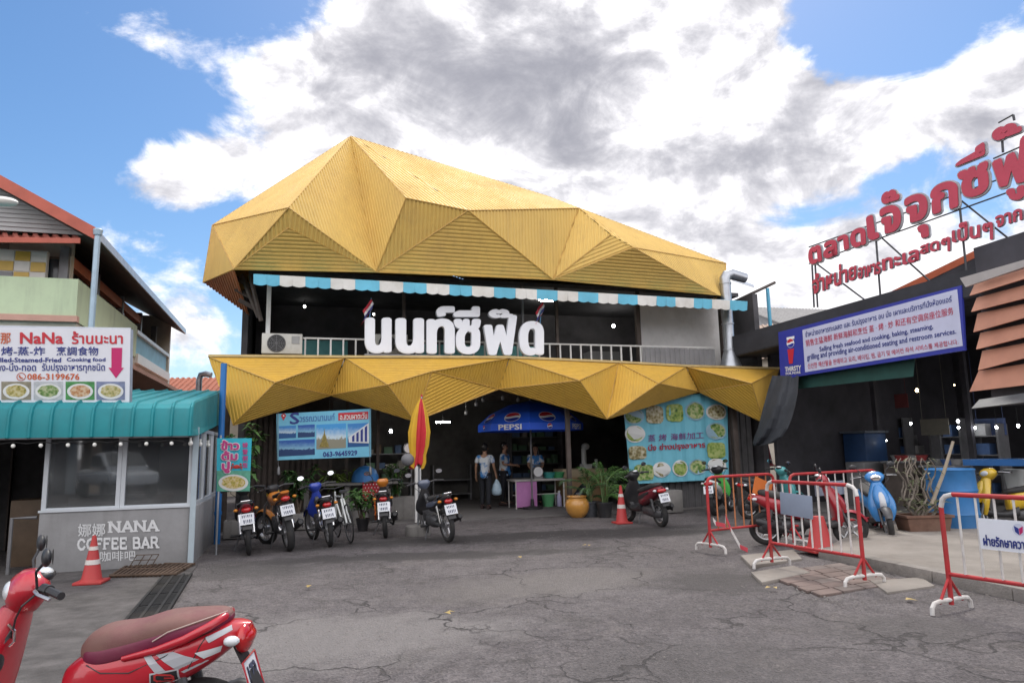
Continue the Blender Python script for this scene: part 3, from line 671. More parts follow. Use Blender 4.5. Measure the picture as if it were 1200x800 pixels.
# ---- bulbs and tubes inside, all lit
lit = mat('lit_tube', (1, 1, 1), .5, var=0, emis=(1, .97, .9), estr=9.)
lits = mat('lit_strong', (1, 1, 1), .5, var=0, emis=(1, .96, .9), estr=130.)
blk = mat('black_plastic', ())
def bulb(fr, px, py, off, label, group, sc=1., kind='bulb', m_=None):
    p = fr.px(px, py, off); T = fr.thing('lamp', label, 'lamp', (p.x, p.y, p.z), group)
    w = MB()
    if kind == 'tube': w.tube([p+Vector((-.28*sc, 0, 0)), p+Vector((.28*sc, 0, 0))], .018, 8)
    else: w.ell(p, (.045*sc, .045*sc, .06*sc), 10, 7)
    w.build('bulb', m_ or lit, T)
    w = MB(); w.tube([p+Vector((0, 0, .055*sc)), p+Vector((0, 0, .11*sc))], .02*sc, 8); w.tube([p+Vector((0, 0, .1*sc)), p+Vector((0, 0, .1*sc+.35))], .005, 5); w.build('holder', blk, T)
bulb(A, 357, 359, -3.6, 'tiny lit bulb in the dark upper room over the air conditioner', 'lamps in the restaurant', .7)
bulb(A, 438, 368, -3.6, 'tiny lit bulb in the dark upper room beside the drooping flag', 'lamps in the restaurant', .6)
bulb(A, 719, 382, -3.0, 'round lit bulb in the dark upper room near the cream wall', 'lamps in the restaurant', .8, m_=lits)
bulb(A, 640, 352, -2.2, 'slanting lit tube in the upper room behind the tilted flag', 'lamps in the restaurant', .7, 'tube', lits)
bulb(A, 458, 505, -3.0, 'short lit lamp under the canopy beside the travel banner', 'lamps in the restaurant', .8, m_=lits)
bulb(A, 519, 494.5, -2.0, 'short lit tube under the canopy beside the folded parasol', 'lamps in the restaurant', .6, 'tube', lits)
# ---- silver duct
D = A.thing('exhaust_duct', 'silver exhaust duct rising beside the gold roof with a bent hood', 'duct', (a(856, 425, -.3).x, .3, zf))
c = a(856, 425, -.3).x; zt_ = a(856, 326, -.3).z; rr = .14
w = MB(); w.lathe([(rr*2.1, zf), (rr*2.1, zf+.05), (rr*1.1, zf+.5), (rr, zf+.55), (rr, zt_-.14)], 18, (c, .3, 0)); w.build('pipe', steel, D)
w = MB()
w.tube([(c, .3, zt_-.15), (c, .3, zt_-.02), (c+.06, .3, zt_+.07), (c+.2, .3, zt_+.11), (c+.62, .3, zt_+.02)], [rr, rr, rr, rr, rr*.9], 16); w.build('elbow', steel, D)
for z in (zf+.55, (zf+zt_)/2, zt_-.15):
    w = MB(); w.lathe([(rr, z-.02), (rr+.018, z-.02), (rr+.018, z+.02), (rr, z+.02)], 18, (c, .3, 0), cap=False); w.build('clamp', steel, D)
# small lean-to roof and blue pole beside the duct
LR = A.thing('lean_to', 'small sheet roof on a blue pole and dark arm behind the duct', 'canopy', (a(903, 386, -1.2).x, 1.2, 0))
pp = a(903, 386, -1.2); w = MB(); w.tube([(pp.x, 1.2, 0), (pp.x, 1.2, a(903, 338, -1.2).z)], .05, 8); w.build('pole', mat('pole_blue', (.10, .38, .55), .5, var=.15), LR)
w = MB(); w.tube([a(864, 352, -1.2), a(908, 331, -1.2)], .045, 6); w.build('arm', dark2, LR)
w = MB(); e_ = [a(858, 328, -.9), a(884, 336, -.9), a(884, 345, -2.4), a(858, 336, -2.4)]; w.hexa([e_[0], e_[1], e_[2]+Vector((0,0,.3)), e_[3]+Vector((0,0,.3))], up, .03); w.build('sheet', steel, LR)
# ================================================================== coffee bar
n = lambda x, y, off=0.: NB.px(x, y, off)
cw = mat('polished_cement', (.27, .27, .275), .7, var=.16, scale=1.8, bump=.12, bscale=20, dirt=(.16, .155, .15), dirta=.5, dscale=1.1)
teal = mat('teal_sheet', (.006, .22, .25), .5, .0, var=.12, scale=2.2, dirt=(.02, .17, .20), dirta=.5, dscale=1.5)
streaks(cw, .35, (.15, .145, .14), 4.); streaks(teal, .35, (.03, .16, .18), 5.)
wfr = mat('window_frame_white', (.62, .66, .70), .4, .2, var=.05)
winm = glass_mat('shop_glass', (.66, .70, .72), .08)
bot = -.02; C0 = n(43, 602); C1_ = n(224, 594); sz = n(150, 596.5).z; wt = n(150, 511).z+.12
CB = NB.thing('coffee_bar', 'grey cement coffee bar with big windows under a teal sheet roof', 'building', (-1.4, 0, 0))
xl, xr, dep = n(43, 640).x, 0., 3.4
w = MB(); w.b2((xl, 0, bot), (xr, .14, sz)); w.b2((xr-.14, .142, bot), (xr, dep, sz)); w.build('low_wall', cw, CB, bevel=.012)
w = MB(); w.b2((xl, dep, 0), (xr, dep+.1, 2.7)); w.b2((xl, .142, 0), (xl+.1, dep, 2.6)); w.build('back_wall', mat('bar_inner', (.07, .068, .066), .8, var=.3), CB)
w = MB(); w.hexa([(xl-7, -.35, 2.12), (xr-.1, -.35, 2.12), (xr-.1, dep, 2.4), (xl-7, dep, 2.4)], (0, 0, 1), .03); w.build('ceiling', mat('bar_ceiling', (.12, .12, .12), .8), CB)
def window(x0, x1, y0, y1, side=False):
    # frame with one pane; along x (front) or along y (side)
    f = MB(); t = .055
    def bx(lo, hi): f.b2(lo, hi)
    if not side:
        bx((x0, .02, sz), (x0+t, .10, wt)); bx((x1-t, .02, sz), (x1, .10, wt)); bx((x0+t, .022, sz), (x1-t, .098, sz+t)); bx((x0+t, .022, wt-t), (x1-t, .098, wt))
    else:
        bx((xr-.10, y0, sz), (xr-.02, y0+t, wt)); bx((xr-.10, y1-t, sz), (xr-.02, y1, wt)); bx((xr-.098, y0+t, sz), (xr-.022, y1-t, sz+t)); bx((xr-.098, y0+t, wt-t), (xr-.022, y1-t, wt))
    W_ = f.build('window', wfr, CB, smooth=0); p = MB()
    if not side: p.b2((x0+t, .055, sz+t), (x1-t, .063, wt-t))
    else: p.b2((xr-.063, y0+t, sz+t), (xr-.055, y1-t, wt-t))
    p.build('pane', winm, W_, smooth=0)
x0, x1, x2 = n(50, 560).x, n(141.5, 560).x, n(225, 560).x
window(x0, x1-.002, 0, 0); window(x1+.002, x2, 0, 0)
window(0, 0, .15, 1.2, True); window(0, 0, 1.204, 2.3, True); window(0, 0, 2.304, dep, True)
w = MB(); w.b2((-.06, -.03, 0), (.015, .018, wt)); w.build('corner_post', mat('post_bluegrey', (.42, .50, .55), .5, .2, var=.1), CB)
w = MB(); w.b2((x0-.02, -.02, sz), (x2, .019, sz+.03)); w.build('sill', wfr, CB)
# roof: ribbed teal sheets with a rolled front edge
rfm = MB(); nb = n(100, 512, .6).z; ntp = n(100, 473, .45).z; zb_ = n(200, 457, -3.4).z
prof = [(-.60, nb), (-.60, nb+.08), (-.59, ntp-.18), (-.55, ntp-.07), (-.44, ntp), (-.3, ntp+.03)]
xL, xR = -10.2, n(227, 490, .5).x
k = int((xR-xL)/.24); 
for i in range(k):
    for (f0, f1, h0, h1) in ((0, .78, 0, 0), (.78, .86, 0, .028), (.86, .94, .028, .028), (.94, 1, .028, 0)):
        xa, xb = xL+(xR-xL)*(i+f0)/k, xL+(xR-xL)*(i+f1)/k
        pts = prof+[(dep+.1, zb_)]
        ra = []; rb = []
        for j, (y, z) in enumerate(pts):
            q_ = pts[max(0, j-1)]; r_ = pts[min(len(pts)-1, j+1)]; t_ = Vector((r_[0]-q_[0], r_[1]-q_[1])).normalized(); nr = (-t_.y, t_.x)
            ra.append((xa, y+nr[0]*h0, z+nr[1]*h0)); rb.append((xb, y+nr[0]*h1, z+nr[1]*h1))
        m_ = len(pts); rfm.add(ra+rb, [(j, m_+j, m_+j+1, j+1) for j in range(m_-1)])
rfm.build('roof', teal, CB, smooth=20)
w = MB()
ec = [Vector((xR, p[0], p[1])) for p in prof]+[Vector((xR+.02, dep+.1, zb_)), Vector((xR+.02, dep+.1, zb_-.62)), Vector((xR+.02, -.1, nb+.02))]
w.hexa(ec, (1, 0, 0), .02); w.build('roof_end', teal, CB, smooth=0)
w = MB(); w.b2((xL, -.60, nb-.02), (xR, -.575, nb)); w.build('roof_edge_trim', dark, CB)
# wall lettering, slab-serif style
slab = {'N': ([[(0,0),(0,1)],[(0,1),(.78,0)],[(.78,0),(.78,1)]], [(0,0),(0,1),(.78,1)]), 'A': ([[(0,0),(.4,1)],[(.4,1),(.82,0)],[(.16,.33),(.66,.33)]], [(0,0),(.82,0)]),
        'C': ([[(.74,.26),(.55,.03),(.3,0),(.08,.2),(0,.5),(.08,.8),(.3,1),(.55,.97),(.72,.75)]], []), 'O': ([[(.4,0),(.12,.14),(0,.5),(.12,.86),(.4,1),(.68,.86),(.8,.5),(.68,.14),(.4,0)]], []),
        'F': ([[(0,0),(0,1)],[(0,1),(.62,1)],[(0,.52),(.45,.52)]], [(0,0)]), 'E': ([[(0,0),(0,1)],[(0,1),(.62,1)],[(0,.52),(.48,.52)],[(0,0),(.64,0)]], []),
        'B': ([[(0,0),(0,1)],[(0,1),(.45,1),(.6,.87),(.58,.63),(.42,.53),(0,.53)],[(.42,.53),(.66,.42),(.68,.14),(.5,0),(0,0)]], []), 'R': ([[(0,0),(0,1)],[(0,1),(.46,1),(.62,.87),(.6,.6),(.44,.5),(0,.5)],[(.4,.5),(.7,0)]], [(0,0),(.72,0)])}
def slabtext(mb, body, q, nrm, wt_=.12):
    x = 0; segs = []
    for ch in body:
        if ch == ' ': x += .55; continue
        st, sf = slab[ch]
        for pl in st:
            for p0_, p1_ in zip(pl, pl[1:]): segs.append(((p0_[0]+x, p0_[1]), (p1_[0]+x, p1_[1]), wt_))
        for p in sf: segs.append(((p[0]+x-.17, p[1]), (p[0]+x+.17, p[1]), wt_*.62))
        if ch in 'EF': segs.append(((x+.62, .98), (x+.62, .78), wt_*.6))
        if ch == 'E': segs.append(((x+.64, .02), (x+.64, .24), wt_*.6))
        x += {'N': 1.12, 'A': 1.12, 'C': 1.02, 'O': 1.06, 'F': .92, 'E': .96, 'B': .98, 'R': 1.05}[ch]
    TL, TR, BR, BL = [vec(p) for p in q]; nrm = vec(nrm); k = 0; tot = x-.3
    f = lambda p: (lambda s, t: (BL*(1-s)+BR*s)*(1-t)+(TL*(1-s)+TR*s)*t)((p[0]+.15)/(tot+.3), (p[1]+.12)/1.24)
    for p0_, p1_, h in segs:
        d = Vector((p1_[0]-p0_[0], p1_[1]-p0_[1])); l = d.length; d /= l; m_ = Vector((-d.y, d.x))*h; e = d*h*.55
        P0, P1 = Vector(p0_)-e, Vector(p1_)+e; k += 1
        mb.add([f(p)+nrm*(.0005*k) for p in (P0+m_, P1+m_, P1-m_, P0-m_)], [(0, 1, 2, 3)])
wl = mat('lettering_white', (.66, .67, .68), .6, var=.1, scale=12)
def nq(x0, y0, x1, y1, off, sl=0.): return [n(x0, y0, off), n(x1, y0+sl, off), n(x1, y1+sl, off), n(x0, y1, off)]
w = MB(); letter(w, '娜娜', nq(91.5, 613.5, 123.5, 628.5, .004, -.8), (0, -1, 0), .012, 8); slabtext(w, 'NANA', nq(127, 610, 186.5, 624.5, .004, -2), (0, -1, 0))
slabtext(w, 'COFFEE BAR', nq(90, 630.5, 187, 645, .004, -3), (0, -1, 0)); letter(w, '咖啡吧', nq(117, 645.8, 159, 657.5, .004, -1.2), (0, -1, 0), .004, 6)
w.build('wall_lettering', wl, CB, smooth=0)
# fittings inside, seen dimly through the glass
w = MB(); w.b2((-2.6, .9, .0), (-.5, 1.5, .95)); w.build('counter', mat('bar_wood', (.12, .08, .05), .6, var=.3), CB, bevel=.01)
fr_ = NB.thing('fridge', 'tall pale fridge standing inside the coffee bar window corner', 'fridge', (-.55, 2.4, 0))
w = MB(); w.b2((-.85, 2.1, 0), (-.25, 2.8, 1.75)); w.build('cabinet', mat('dull_white', ()), fr_, bevel=.02); w = MB(); w.b2((-.82, 2.07, .7), (-.28, 2.098, 1.7)); w.build('door', mat('fridge_front', (.25, .27, .28), .3), fr_)
es = NB.thing('coffee_machine', 'white rounded coffee machine on the bar counter behind the glass', 'coffee machine', (-1.55, 1.2, .95))
w = MB(); w.b2((-1.8, 1.0, .97), (-1.3, 1.4, 1.32)); w.build('body', mat('dull_white', ()), es, bevel=.05); w = MB(); w.tube([(-1.75, .97, 1.2), (-1.75, .93, 1.28), (-1.55, .93, 1.3), (-1.35, .93, 1.28), (-1.35, .97, 1.2)], .02, 8); w.build('rail', steel, es)
# bulbs along the roof edge
SLt = NB.thing('string_lights', 'row of round white bulbs on a black wire under the teal roof edge', 'string lights', (-2, -.55, nb))
fr_b = mat('frosted_bulb', (.85, .85, .8), .3, var=0)
wire = MB(); xs_ = [-9.4+i*.315 for i in range(30)]; pts = []
xs_ = [x for x in xs_ if x < xR-.05]
for x in xs_: pts += [(x, -.56, nb-.05), (x+.157, -.56, nb-.075)]
wire.tube(pts, .007, 5); wire.build('wire', blk, SLt)
for x in xs_:
    w = MB(); w.ell((x, -.56, nb-.10), (.026, .026, .028), 10, 7); w.build('bulb', fr_b, SLt)
for i in range(5):
    w = MB(); y = -.4+i*.55; w.ell((xR-.04, y, nb-.1), (.032, .032, .036), 10, 7); w.tube([(xR-.04, y, nb-.02), (xR-.04, y, nb-.07)], .016, 6); w.build('bulb', fr_b, SLt)
# the dark parking bay left of the bar
GB = NB.thing('garage_bay', 'dark open bay under the teal roof beside the coffee bar', 'shed', (-5.5, 2, 0))
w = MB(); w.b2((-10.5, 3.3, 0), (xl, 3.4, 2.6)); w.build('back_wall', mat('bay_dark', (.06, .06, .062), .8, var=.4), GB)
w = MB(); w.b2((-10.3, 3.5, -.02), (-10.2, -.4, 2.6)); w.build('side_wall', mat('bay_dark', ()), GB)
w = MB(); 
for i in range(9): w.b2((-6.2+i*.35, 3.2, 0), (-6.17+i*.35, 3.28, 2.5))
w.build('wall_batten', dark2, GB)
w = MB(); w.tube([(xl-.35, .1, 0), (xl-.35, .1, .75), (xl-.05, .1, .75)], .025, 8); w.build('rail', grey, GB)
# ------------------------------------------------------------------ big sign on the bar roof
o_ = .25
bq = [n(-130, 381, o_), n(153, 386, o_), n(151.5, 472, o_), n(-130, 477, o_)]
NS = NB.thing('shop_sign', 'big white coffee shop sign with dish photos on the teal roof', 'sign', tuple((bq[2]+bq[3])/2))
w = MB(); w.hexa(bq, (0, -1, 0), .06); w.build('board', mat('sign_white', (.66, .67, .72), .45, var=.04), NS, smooth=0)
fw_ = MB()
for p, q_ in zip(bq, bq[1:]+bq[:1]): fw_.tube([p+Vector((0, .03, 0)), q_+Vector((0, .03, 0))], .03, 4)
for t in (.15, .5, .85): 
    p = bq[3].lerp(bq[2], t); fw_.tube([p+Vector((0, .05, .7)), p+Vector((0, .9, .05))], .02, 6)
fw_.build('frame', steel, NS)
red = mat('sign_red', (.50, .02, .035), .5, var=.05); navy = mat('sign_navy', (.02, .035, .22), .5, var=.05); orange = mat('sign_orange', (.55, .10, .02), .5, var=.05)
mag = mat('sign_magenta', (.48, .01, .12), .5, var=.05)
def zq(X0, Y0, X1, Y1, off=o_+.004, sl=0): return nq(X0/7.275, 370+Y0/7.275, X1/7.275, 370+Y1/7.275, off, sl)
line(NS, 'NaNa', zq(170, 140, 540, 240), red, .03, 8); line(NS, 'ร้านนะนา', zq(612, 132, 1048, 240), red, .022, 8)
line(NS, '娜那', zq(-90, 140, 92, 240), orange, .015); line(NS, '086-3199676', zq(232, 492, 678, 545), orange, .02)
line(NS, '烤-蒸-炸', zq(10, 262, 385, 338), navy, .012); line(NS, '烹調食物', zq(480, 262, 838, 338), navy, .012)
line(NS, 'Grilled-Steamed-Fried', zq(-95, 355, 522, 396), navy, .028); line(NS, 'Cooking food', zq(568, 355, 900, 398), navy, .028)
line(NS, 'ย่าง-นึ่ง-ทอด', zq(-60, 398, 308, 470), navy, .014); line(NS, 'รับปรุงอาหารทุกชนิด', zq(358, 402, 895, 488), navy, .014)
w = MB(); ar = [(950, 272), (1042, 272), (1036, 442), (1056, 442), (988, 530), (925, 442), (950, 442)]
w.hexa([n(p[0]/7.275, 370+p[1]/7.275, o_+.006) for p in ar], (0, -1, 0), .004); w.build('arrow', mag, NS, smooth=0)
ph = MB(); c = n(180/7.275, 370+518/7.275, o_+.006); ph.lathe([(.055, 0), (.055, .003), (.047, .003), (.047, 0)], 20, c, 'Y', cap=False); ph.tube([c+Vector((-.022, -.002, .02)), c+Vector((-.012, -.002, -.008)), c+Vector((.02, -.002, -.022))], .009, 6); ph.build('phone_mark', orange, NS)
dish = mat('dish_white', (.62, .63, .62), .35, var=.05)
foods = [food_mat('dish_yellow', (.05, .10, .02), (.35, .28, .07), (.5, .45, .25)), food_mat('dish_green', (.03, .06, .02), (.12, .22, .05), (.40, .42, .25)), food_mat('dish_prawn', (.10, .03, .015), (.42, .20, .08), (.55, .42, .28)), food_mat('dish_cream', (.05, .14, .03), (.38, .32, .12), (.52, .48, .3))]
bgp = [mat('photo_table', (.16, .19, .30), .5, var=.3, scale=12), mat('photo_wood', (.22, .20, .14), .5, var=.3, scale=12), mat('photo_pale', (.40, .42, .44), .5, var=.2, scale=12), mat('photo_leaf', (.05, .22, .06), .5, var=.4, scale=14)]
def photo(fr, T, q, bg, fd_, nrm=(0, -1, 0), name='food_photo', dishscale=.92, plate=True):
    TL, TR, BR, BL = [vec(p) for p in q]; nv_ = vec(nrm); w = MB(); w.cur = 0; w.hexa([p+nv_*.002 for p in (TL, TR, BR, BL)], nrm, .003)
    f = lambda u, v: (BL*(1-u)+BR*u)*(1-v)+(TL*(1-u)+TR*u)*v
    if plate: w.cur = 1; w.poly([f(.5+.49*dishscale*cos(t*pi/12), .46+.47*dishscale*sin(t*pi/12))+nv_*.004 for t in range(24)])
    w.cur = 2; rn = random.Random(hash(round(TL.x*97+TL.z*31)) & 255)
    w.poly([f(.5+(.36+.05*rn.random())*dishscale*cos(t*pi/14), .48+(.33+.05*rn.random())*dishscale*sin(t*pi/14))+nv_*.006 for t in range(28)])
    return w.build(name, [bg, dish, fd_], T, smooth=0)
for i, (X0, X1) in enumerate(((-260, -15), (12, 265), (288, 537), (560, 806), (822, 1065))): photo(NB, NS, zq(X0, 560, X1, 715), bgp[i % 4 if i else 3] if i else bgp[3], foods[(i-1) % 4])

# ================================================================== left house behind the bar
HO = NB.thing('balcony_house', 'two storey house with green balcony walls and a red edged gable roof', 'house', (-9, 7, 0))
yF = 4.1; tileR = mat('roof_tile_red', (.33, .085, .06), .6, var=.2, scale=4, dirt=(.16, .05, .04), dirta=.5)
green = mat('pale_green_wall', (.52, .60, .40), .7, var=.08, scale=1.2, dirt=(.30, .32, .24), dirta=.45); cream = mat('house_cream', (.55, .50, .42), .8, var=.1, dirt=(.3, .26, .2), dirta=.4)
streaks(green, .4, (.25, .27, .2), 3.)
siding = mat('siding_grey', (.40, .40, .40), .7, var=.08, scale=2)
cor = n(92, 327, -yF); xB = cor.x; zB = cor.z; ev = n(114, 272, -yF+.5); vg = n(-60, 176, -yF+.5)
zE = ev.z; yend = 15.2; apx = vg.x-1.5; apz = vg.z+1.5*(vg.z-ev.z)/(ev.x-vg.x)
def hb(name, lo, hi, m_, **k): w = MB(); w.b2(lo, hi); return w.build(name, m_, HO, **k)
# roof slopes
w = MB(); sr = [Vector((apx, yF-.5, apz)), Vector((ev.x, yF-.5, zE)), Vector((ev.x, yend, zE)), Vector((apx, yend, apz))]
corr(w, sr, sr[1]-sr[0], .2, .04); w2 = [Vector((apx, yF-.5, apz)), Vector((2*apx-ev.x, yF-.5, zE)), Vector((2*apx-ev.x, yend, zE)), Vector((apx, yend, apz))]; corr(w, w2, w2[1]-w2[0], .2, .04)
w.build('roof', tileR, HO, smooth=0)
w = MB(); dn = Vector((0, 0, -.14)); w.hexa([p+dn for p in sr], (sr[1]-sr[0]).cross(Vector((0, 1, 0)))*-1, .05); w.build('soffit', dark2, HO, smooth=0)
w = MB(); w.hexa([sr[0]+Vector((0, -.02, .06)), sr[1]+Vector((.02, -.02, .06)), sr[1]+Vector((.02, -.02, -.18)), sr[0]+Vector((0, -.02, -.18))], (0, -1, 0), .05)
w.hexa([w2[0]+Vector((0, -.02, .06)), w2[1]+Vector((0, -.02, .06)), w2[1]+Vector((0, -.02, -.18)), w2[0]+Vector((0, -.02, -.18))], (0, -1, 0), .05); w.build('verge_board', mat('verge_red', (.42, .09, .055), .55, var=.15), HO, smooth=0)
w = MB(); w.hexa([sr[1]+Vector((.03, 0, .03)), sr[2]+Vector((.03, 0, .03)), sr[2]+Vector((.03, 0, -.13)), sr[1]+Vector((.03, 0, -.13))], (1, 0, 0), .03); w.build('gutter', steel, HO, smooth=0)
# gable with siding
gx = n(84, 272, -yF-.3).x; w = MB()
zlo = n(40, 272, -yF).z; nb_ = 22
for i in range(nb_):
    za, zb2 = zlo+(apz-.2-zlo)*i/nb_, zlo+(apz-.2-zlo)*(i+1)/nb_
    xa = apx+(ev.x-apx)*min(1, (apz-.12-zb2)/(apz-zE)); xa = min(xa, gx+.9)
    if xa <= apx: continue
    xb_ = min(apx+(ev.x-apx)*min(1, (apz-.12-za)/(apz-zE)), gx+.9)
    w.hexa([(2*apx-xa, yF+.03, zb2), (xa, yF+.03, zb2), (xb_, yF+.0, za), (2*apx-xb_, yF+.0, za)], (0, -1, 0), .04)
w.build('gable_siding', siding, HO, smooth=0)
# pent roof of tiles under the gable
p0, p1, p2, p3 = n(-60, 269, -yF-.2), n(88, 274, -yF-.2), n(94, 279, -yF+.45), n(-60, 277, -yF+.45)
w = MB(); corr(w, [p0, p1, p2, p3], p3-p0, .16, .05); w.build('pent_roof', tileR, HO, smooth=0)
w = MB(); w.hexa([p3+Vector((0, 0, 0)), p2, p2+Vector((0, 0, -.1)), p3+Vector((0, 0, -.1))], (0, -1, 0), .04); w.build('pent_fascia', mat('verge_red', ()), HO, smooth=0)
# upper wall of coloured tiles
ty = yF+.32; tx0, tx1 = n(-80, 300, -ty).x, n(55, 300, -ty).x; tz0, tz1 = zB-.35, p3.z+.02
tm = [mat('tile_white', (.62, .60, .56), .4, var=.05), mat('tile_gold', (.55, .36, .07), .4, var=.08), mat('tile_redpink', (.48, .07, .08), .4, var=.08), mat('tile_grey', (.20, .2, .21), .4)]
w = MB(); w.cur = 0; w.b2((tx0, ty+.02, tz0), (tx1, ty+.15, tz1))
ts = (n(42, 300, -ty).x-n(23, 300, -ty).x); tsz = ts*.76
for i in range(12):
    for j in range(4):
        x = tx1-(i+1)*ts; z = tz1-.02-(j+1)*tsz
        k = (1 if (i+j) % 2 == 1 else 0) if j < 3 else 2
        if j == 2 and i in (2, 3): k = 3
        if (i % 5 == 2 and j == 0): k = 0
        w.cur = k; w.b2((x+.01, ty, z+.01), (x+ts-.01, ty+.019, z+tsz-.01))
w.build('tiled_wall', tm, HO, smooth=0)
hx = n(78, 300, -ty).x
hb('side_wall', (tx1+.002, ty+.3, tz0), (hx, ty+.4, tz1), cream)
w = MB(); wx0, wx1 = n(58, 304, -ty-.28).x, n(70, 304, -ty-.28).x; wz0, wz1 = n(60, 326, -ty-.28).z-.2, n(60, 304, -ty-.28).z
w.b2((wx0-.05, ty+.24, wz0-.05), (wx1+.05, ty+.299, wz1+.05)); W_ = w.build('window', mat('window_wood', (.10, .06, .04), .6), HO); w = MB(); w.b2((wx0, ty+.232, wz0), (wx1, ty+.239, wz1)); w.build('pane', mat('dark_glass', (.03, .035, .04), .12, var=0), W_)
hb('body_wall', (hx-1.3, ty+.4, 3.0), (hx-1.15, yend-.4, zE+(ev.x-(hx-1.15))*(vg.z-ev.z)/(ev.x-vg.x)-.1), mat('gallery_wall', (.24, .20, .17), .8, var=.15)); hb('gallery_return', (hx-1.3, ty+.41, zB-.9), (hx, ty+.52, tz1+.3), cream); hb('rear_wall', (apx-4, yend-.5, 0), (xB, yend-.3, zE+.4), cream)  # gallery wall is a darkened cream, the shade under the eave in its colour
hb('storey_slab', (apx-4, yF+.1, zB-1.1), (xB-.02, yend, zB-.85), cream)
hb('lower_wall', (apx-4, yF+.9, 0), (xB-.5, yend-.5, zB-1.1), mat('lower_orange', (.42, .27, .15), .8, var=.1, dirt=(.25, .16, .1), dirta=.4))
# balcony parapets
zbf = n(50, 369, -yF).z
hb('balcony_parapet', (apx-4, yF, zbf), (xB, yF+.14, zB), green); hb('balcony_parapet', (xB-.14, yF+.142, zbf-.1), (xB, n_y if False else 9.6, zB), green)
hb('balcony_edge', (apx-4, yF-.03, zbf-.12), (xB+.03, yF+.13, zbf-.002), mat('edge_pink', (.50, .28, .22), .7, var=.1))
w = MB(); w.b2((xB-.12, 9.62, zbf+.02), (xB-.06, 14.6, zbf+.55)); w.build('louvre_parapet', mat('louvre_blue', (.22, .45, .55), .6, var=.15), HO)
hb('louvre_cap', (xB-.18, 9.62, zbf+.552), (xB+.02, 14.7, zbf+.65), mat('tile_white', ())); hb('louvre_cap', (xB-.2, 9.62, zbf-.25), (xB+.06, 14.7, zbf), mat('tile_white', ()))
for y_ in (yF+.5, 6.9, 9.4, 11.8, 14.2):
    hb('column', (xB-.5, y_, zB-.6), (xB-.34, y_+.16, zE-.05), grey)
w = MB(); w.b2((xB-.5, yF+.6, zE-.38), (xB-.36, 12, zE-.16)); w.build('orange_beam', mat('beam_orange', (.50, .13, .06), .6, var=.15), HO)
w = MB(); wv = n(166, 441, -9).x
w.b2((xB-.52, 11.6, 2.7), (xB-.44, 13.4, 3.5)); W_ = w.build('window', mat('window_wood', ()), HO); w = MB(); w.b2((xB-.44, 11.7, 2.8), (xB-.43, 13.3, 3.4)); w.build('pane', mat('dark_glass', ()), W_)
hb('lower_eave', (xB-.5, 5.5, 3.55), (xB+.55, 14.9, 3.65), mat('edge_pink', ()))
# grey blue pipe at the corner, street lamp head
pb_ = n(107, 384, -3.6); pt_ = n(114, 272, -3.6); w = MB(); w.tube([(pb_.x, 3.6, 2.5), (pb_.x, 3.6, pt_.z-.1), (pb_.x, 3.62, pt_.z)], .055, 10); w.lathe([(.075, pt_.z-.06), (.09, pt_.z+.04), (.06, pt_.z+.07)], 12, (pb_.x, 3.6, 0))
NB.solo(w, 'downpipe', mat('pipe_bluegrey', (.33, .42, .50), .5, .2, var=.15), 'grey blue downpipe standing at the corner of the red gable roof', 'pipe')
SLp = NB.thing('street_lamp', 'white street lamp head on a curved arm at the edge of the tiled house', 'street lamp', (n(-20, 240, .4).x-.3, -.4, 0))
lp = n(3, 236, .4)
w = MB(); w.tube([(lp.x-.75, -.4, 0), (lp.x-.75, -.4, lp.z-.1), (lp.x-.6, -.4, lp.z+.05), (lp.x-.25, -.4, lp.z+.03)], .04, 8); w.build('post', grey, SLp)
w = MB(); w.ell((lp.x, -.4, lp.z), (.19, .11, .065), 14, 8); w.build('lamp_head', mat('lamp_white', (.75, .73, .68), .4, var=.05), SLp)
# ------------------------------------------------------------------ roofs in the gap
def gable_house(name, label, cx, cy, wx, wy, ze, zr, wallm, roofm, rz=0., alongx=True):
    T = thing(name, label, 'house', (cx, cy, 0), rz); w = MB(); w.b2((-wx/2, -wy/2, 0), (wx/2, wy/2, ze)); w.build('wall', wallm, T)
    w = MB(); ex, ey = wx/2+.5, wy/2+.5
    if alongx:
        for s_ in (-1, 1):
            q = [Vector((-ex, s_*ey, ze-.15)), Vector((ex, s_*ey, ze-.15)), Vector((ex, 0, zr)), Vector((-ex, 0, zr))]; corr(w, q, q[3]-q[0], .22, .05)
        gs_ = [[(s_*wx/2, -wy/2, ze), (s_*wx/2, wy/2, ze), (s_*wx/2, 0, zr-.2)] for s_ in (-1, 1)]
    else:
        for s_ in (-1, 1):
            q = [Vector((s_*ex, -ey, ze-.15)), Vector((s_*ex, ey, ze-.15)), Vector((0, ey, zr)), Vector((0, -ey, zr))]; corr(w, q, q[3]-q[0], .22, .05)
        gs_ = [[(-wx/2, s_*wy/2, ze), (wx/2, s_*wy/2, ze), (0, s_*wy/2, zr-.2)] for s_ in (-1, 1)]
    for t3 in gs_: g_ = MB(); g_.poly(t3); g_.build('gable', wallm, T, smooth=0)
    w.build('roof', roofm, T, smooth=0)
    w = MB(); w.b2((-.6, -wy/2-.03, ze-1.6), (.6, -wy/2-.003, ze-.5)); W_ = w.build('window', mat('window_wood', ()), T)
    w = MB(); w.b2((-.52, -wy/2-.04, ze-1.52), (.52, -wy/2-.033, ze-.58)); w.build('pane', mat('dark_glass', ()), W_)
    return T
tileO = mat('roof_tile_orange', (.36, .12, .07), .65, var=.2, scale=5, dirt=(.2, .08, .05), dirta=.4)
q_ = P(212, 446, 27); gable_house('tiled_house', 'low house with an orange red tiled roof in the gap beside the green balcony', q_.x, 27+2.5, 5.5, 5, q_.z-.8, q_.z+.35, cream, tileO, .1)
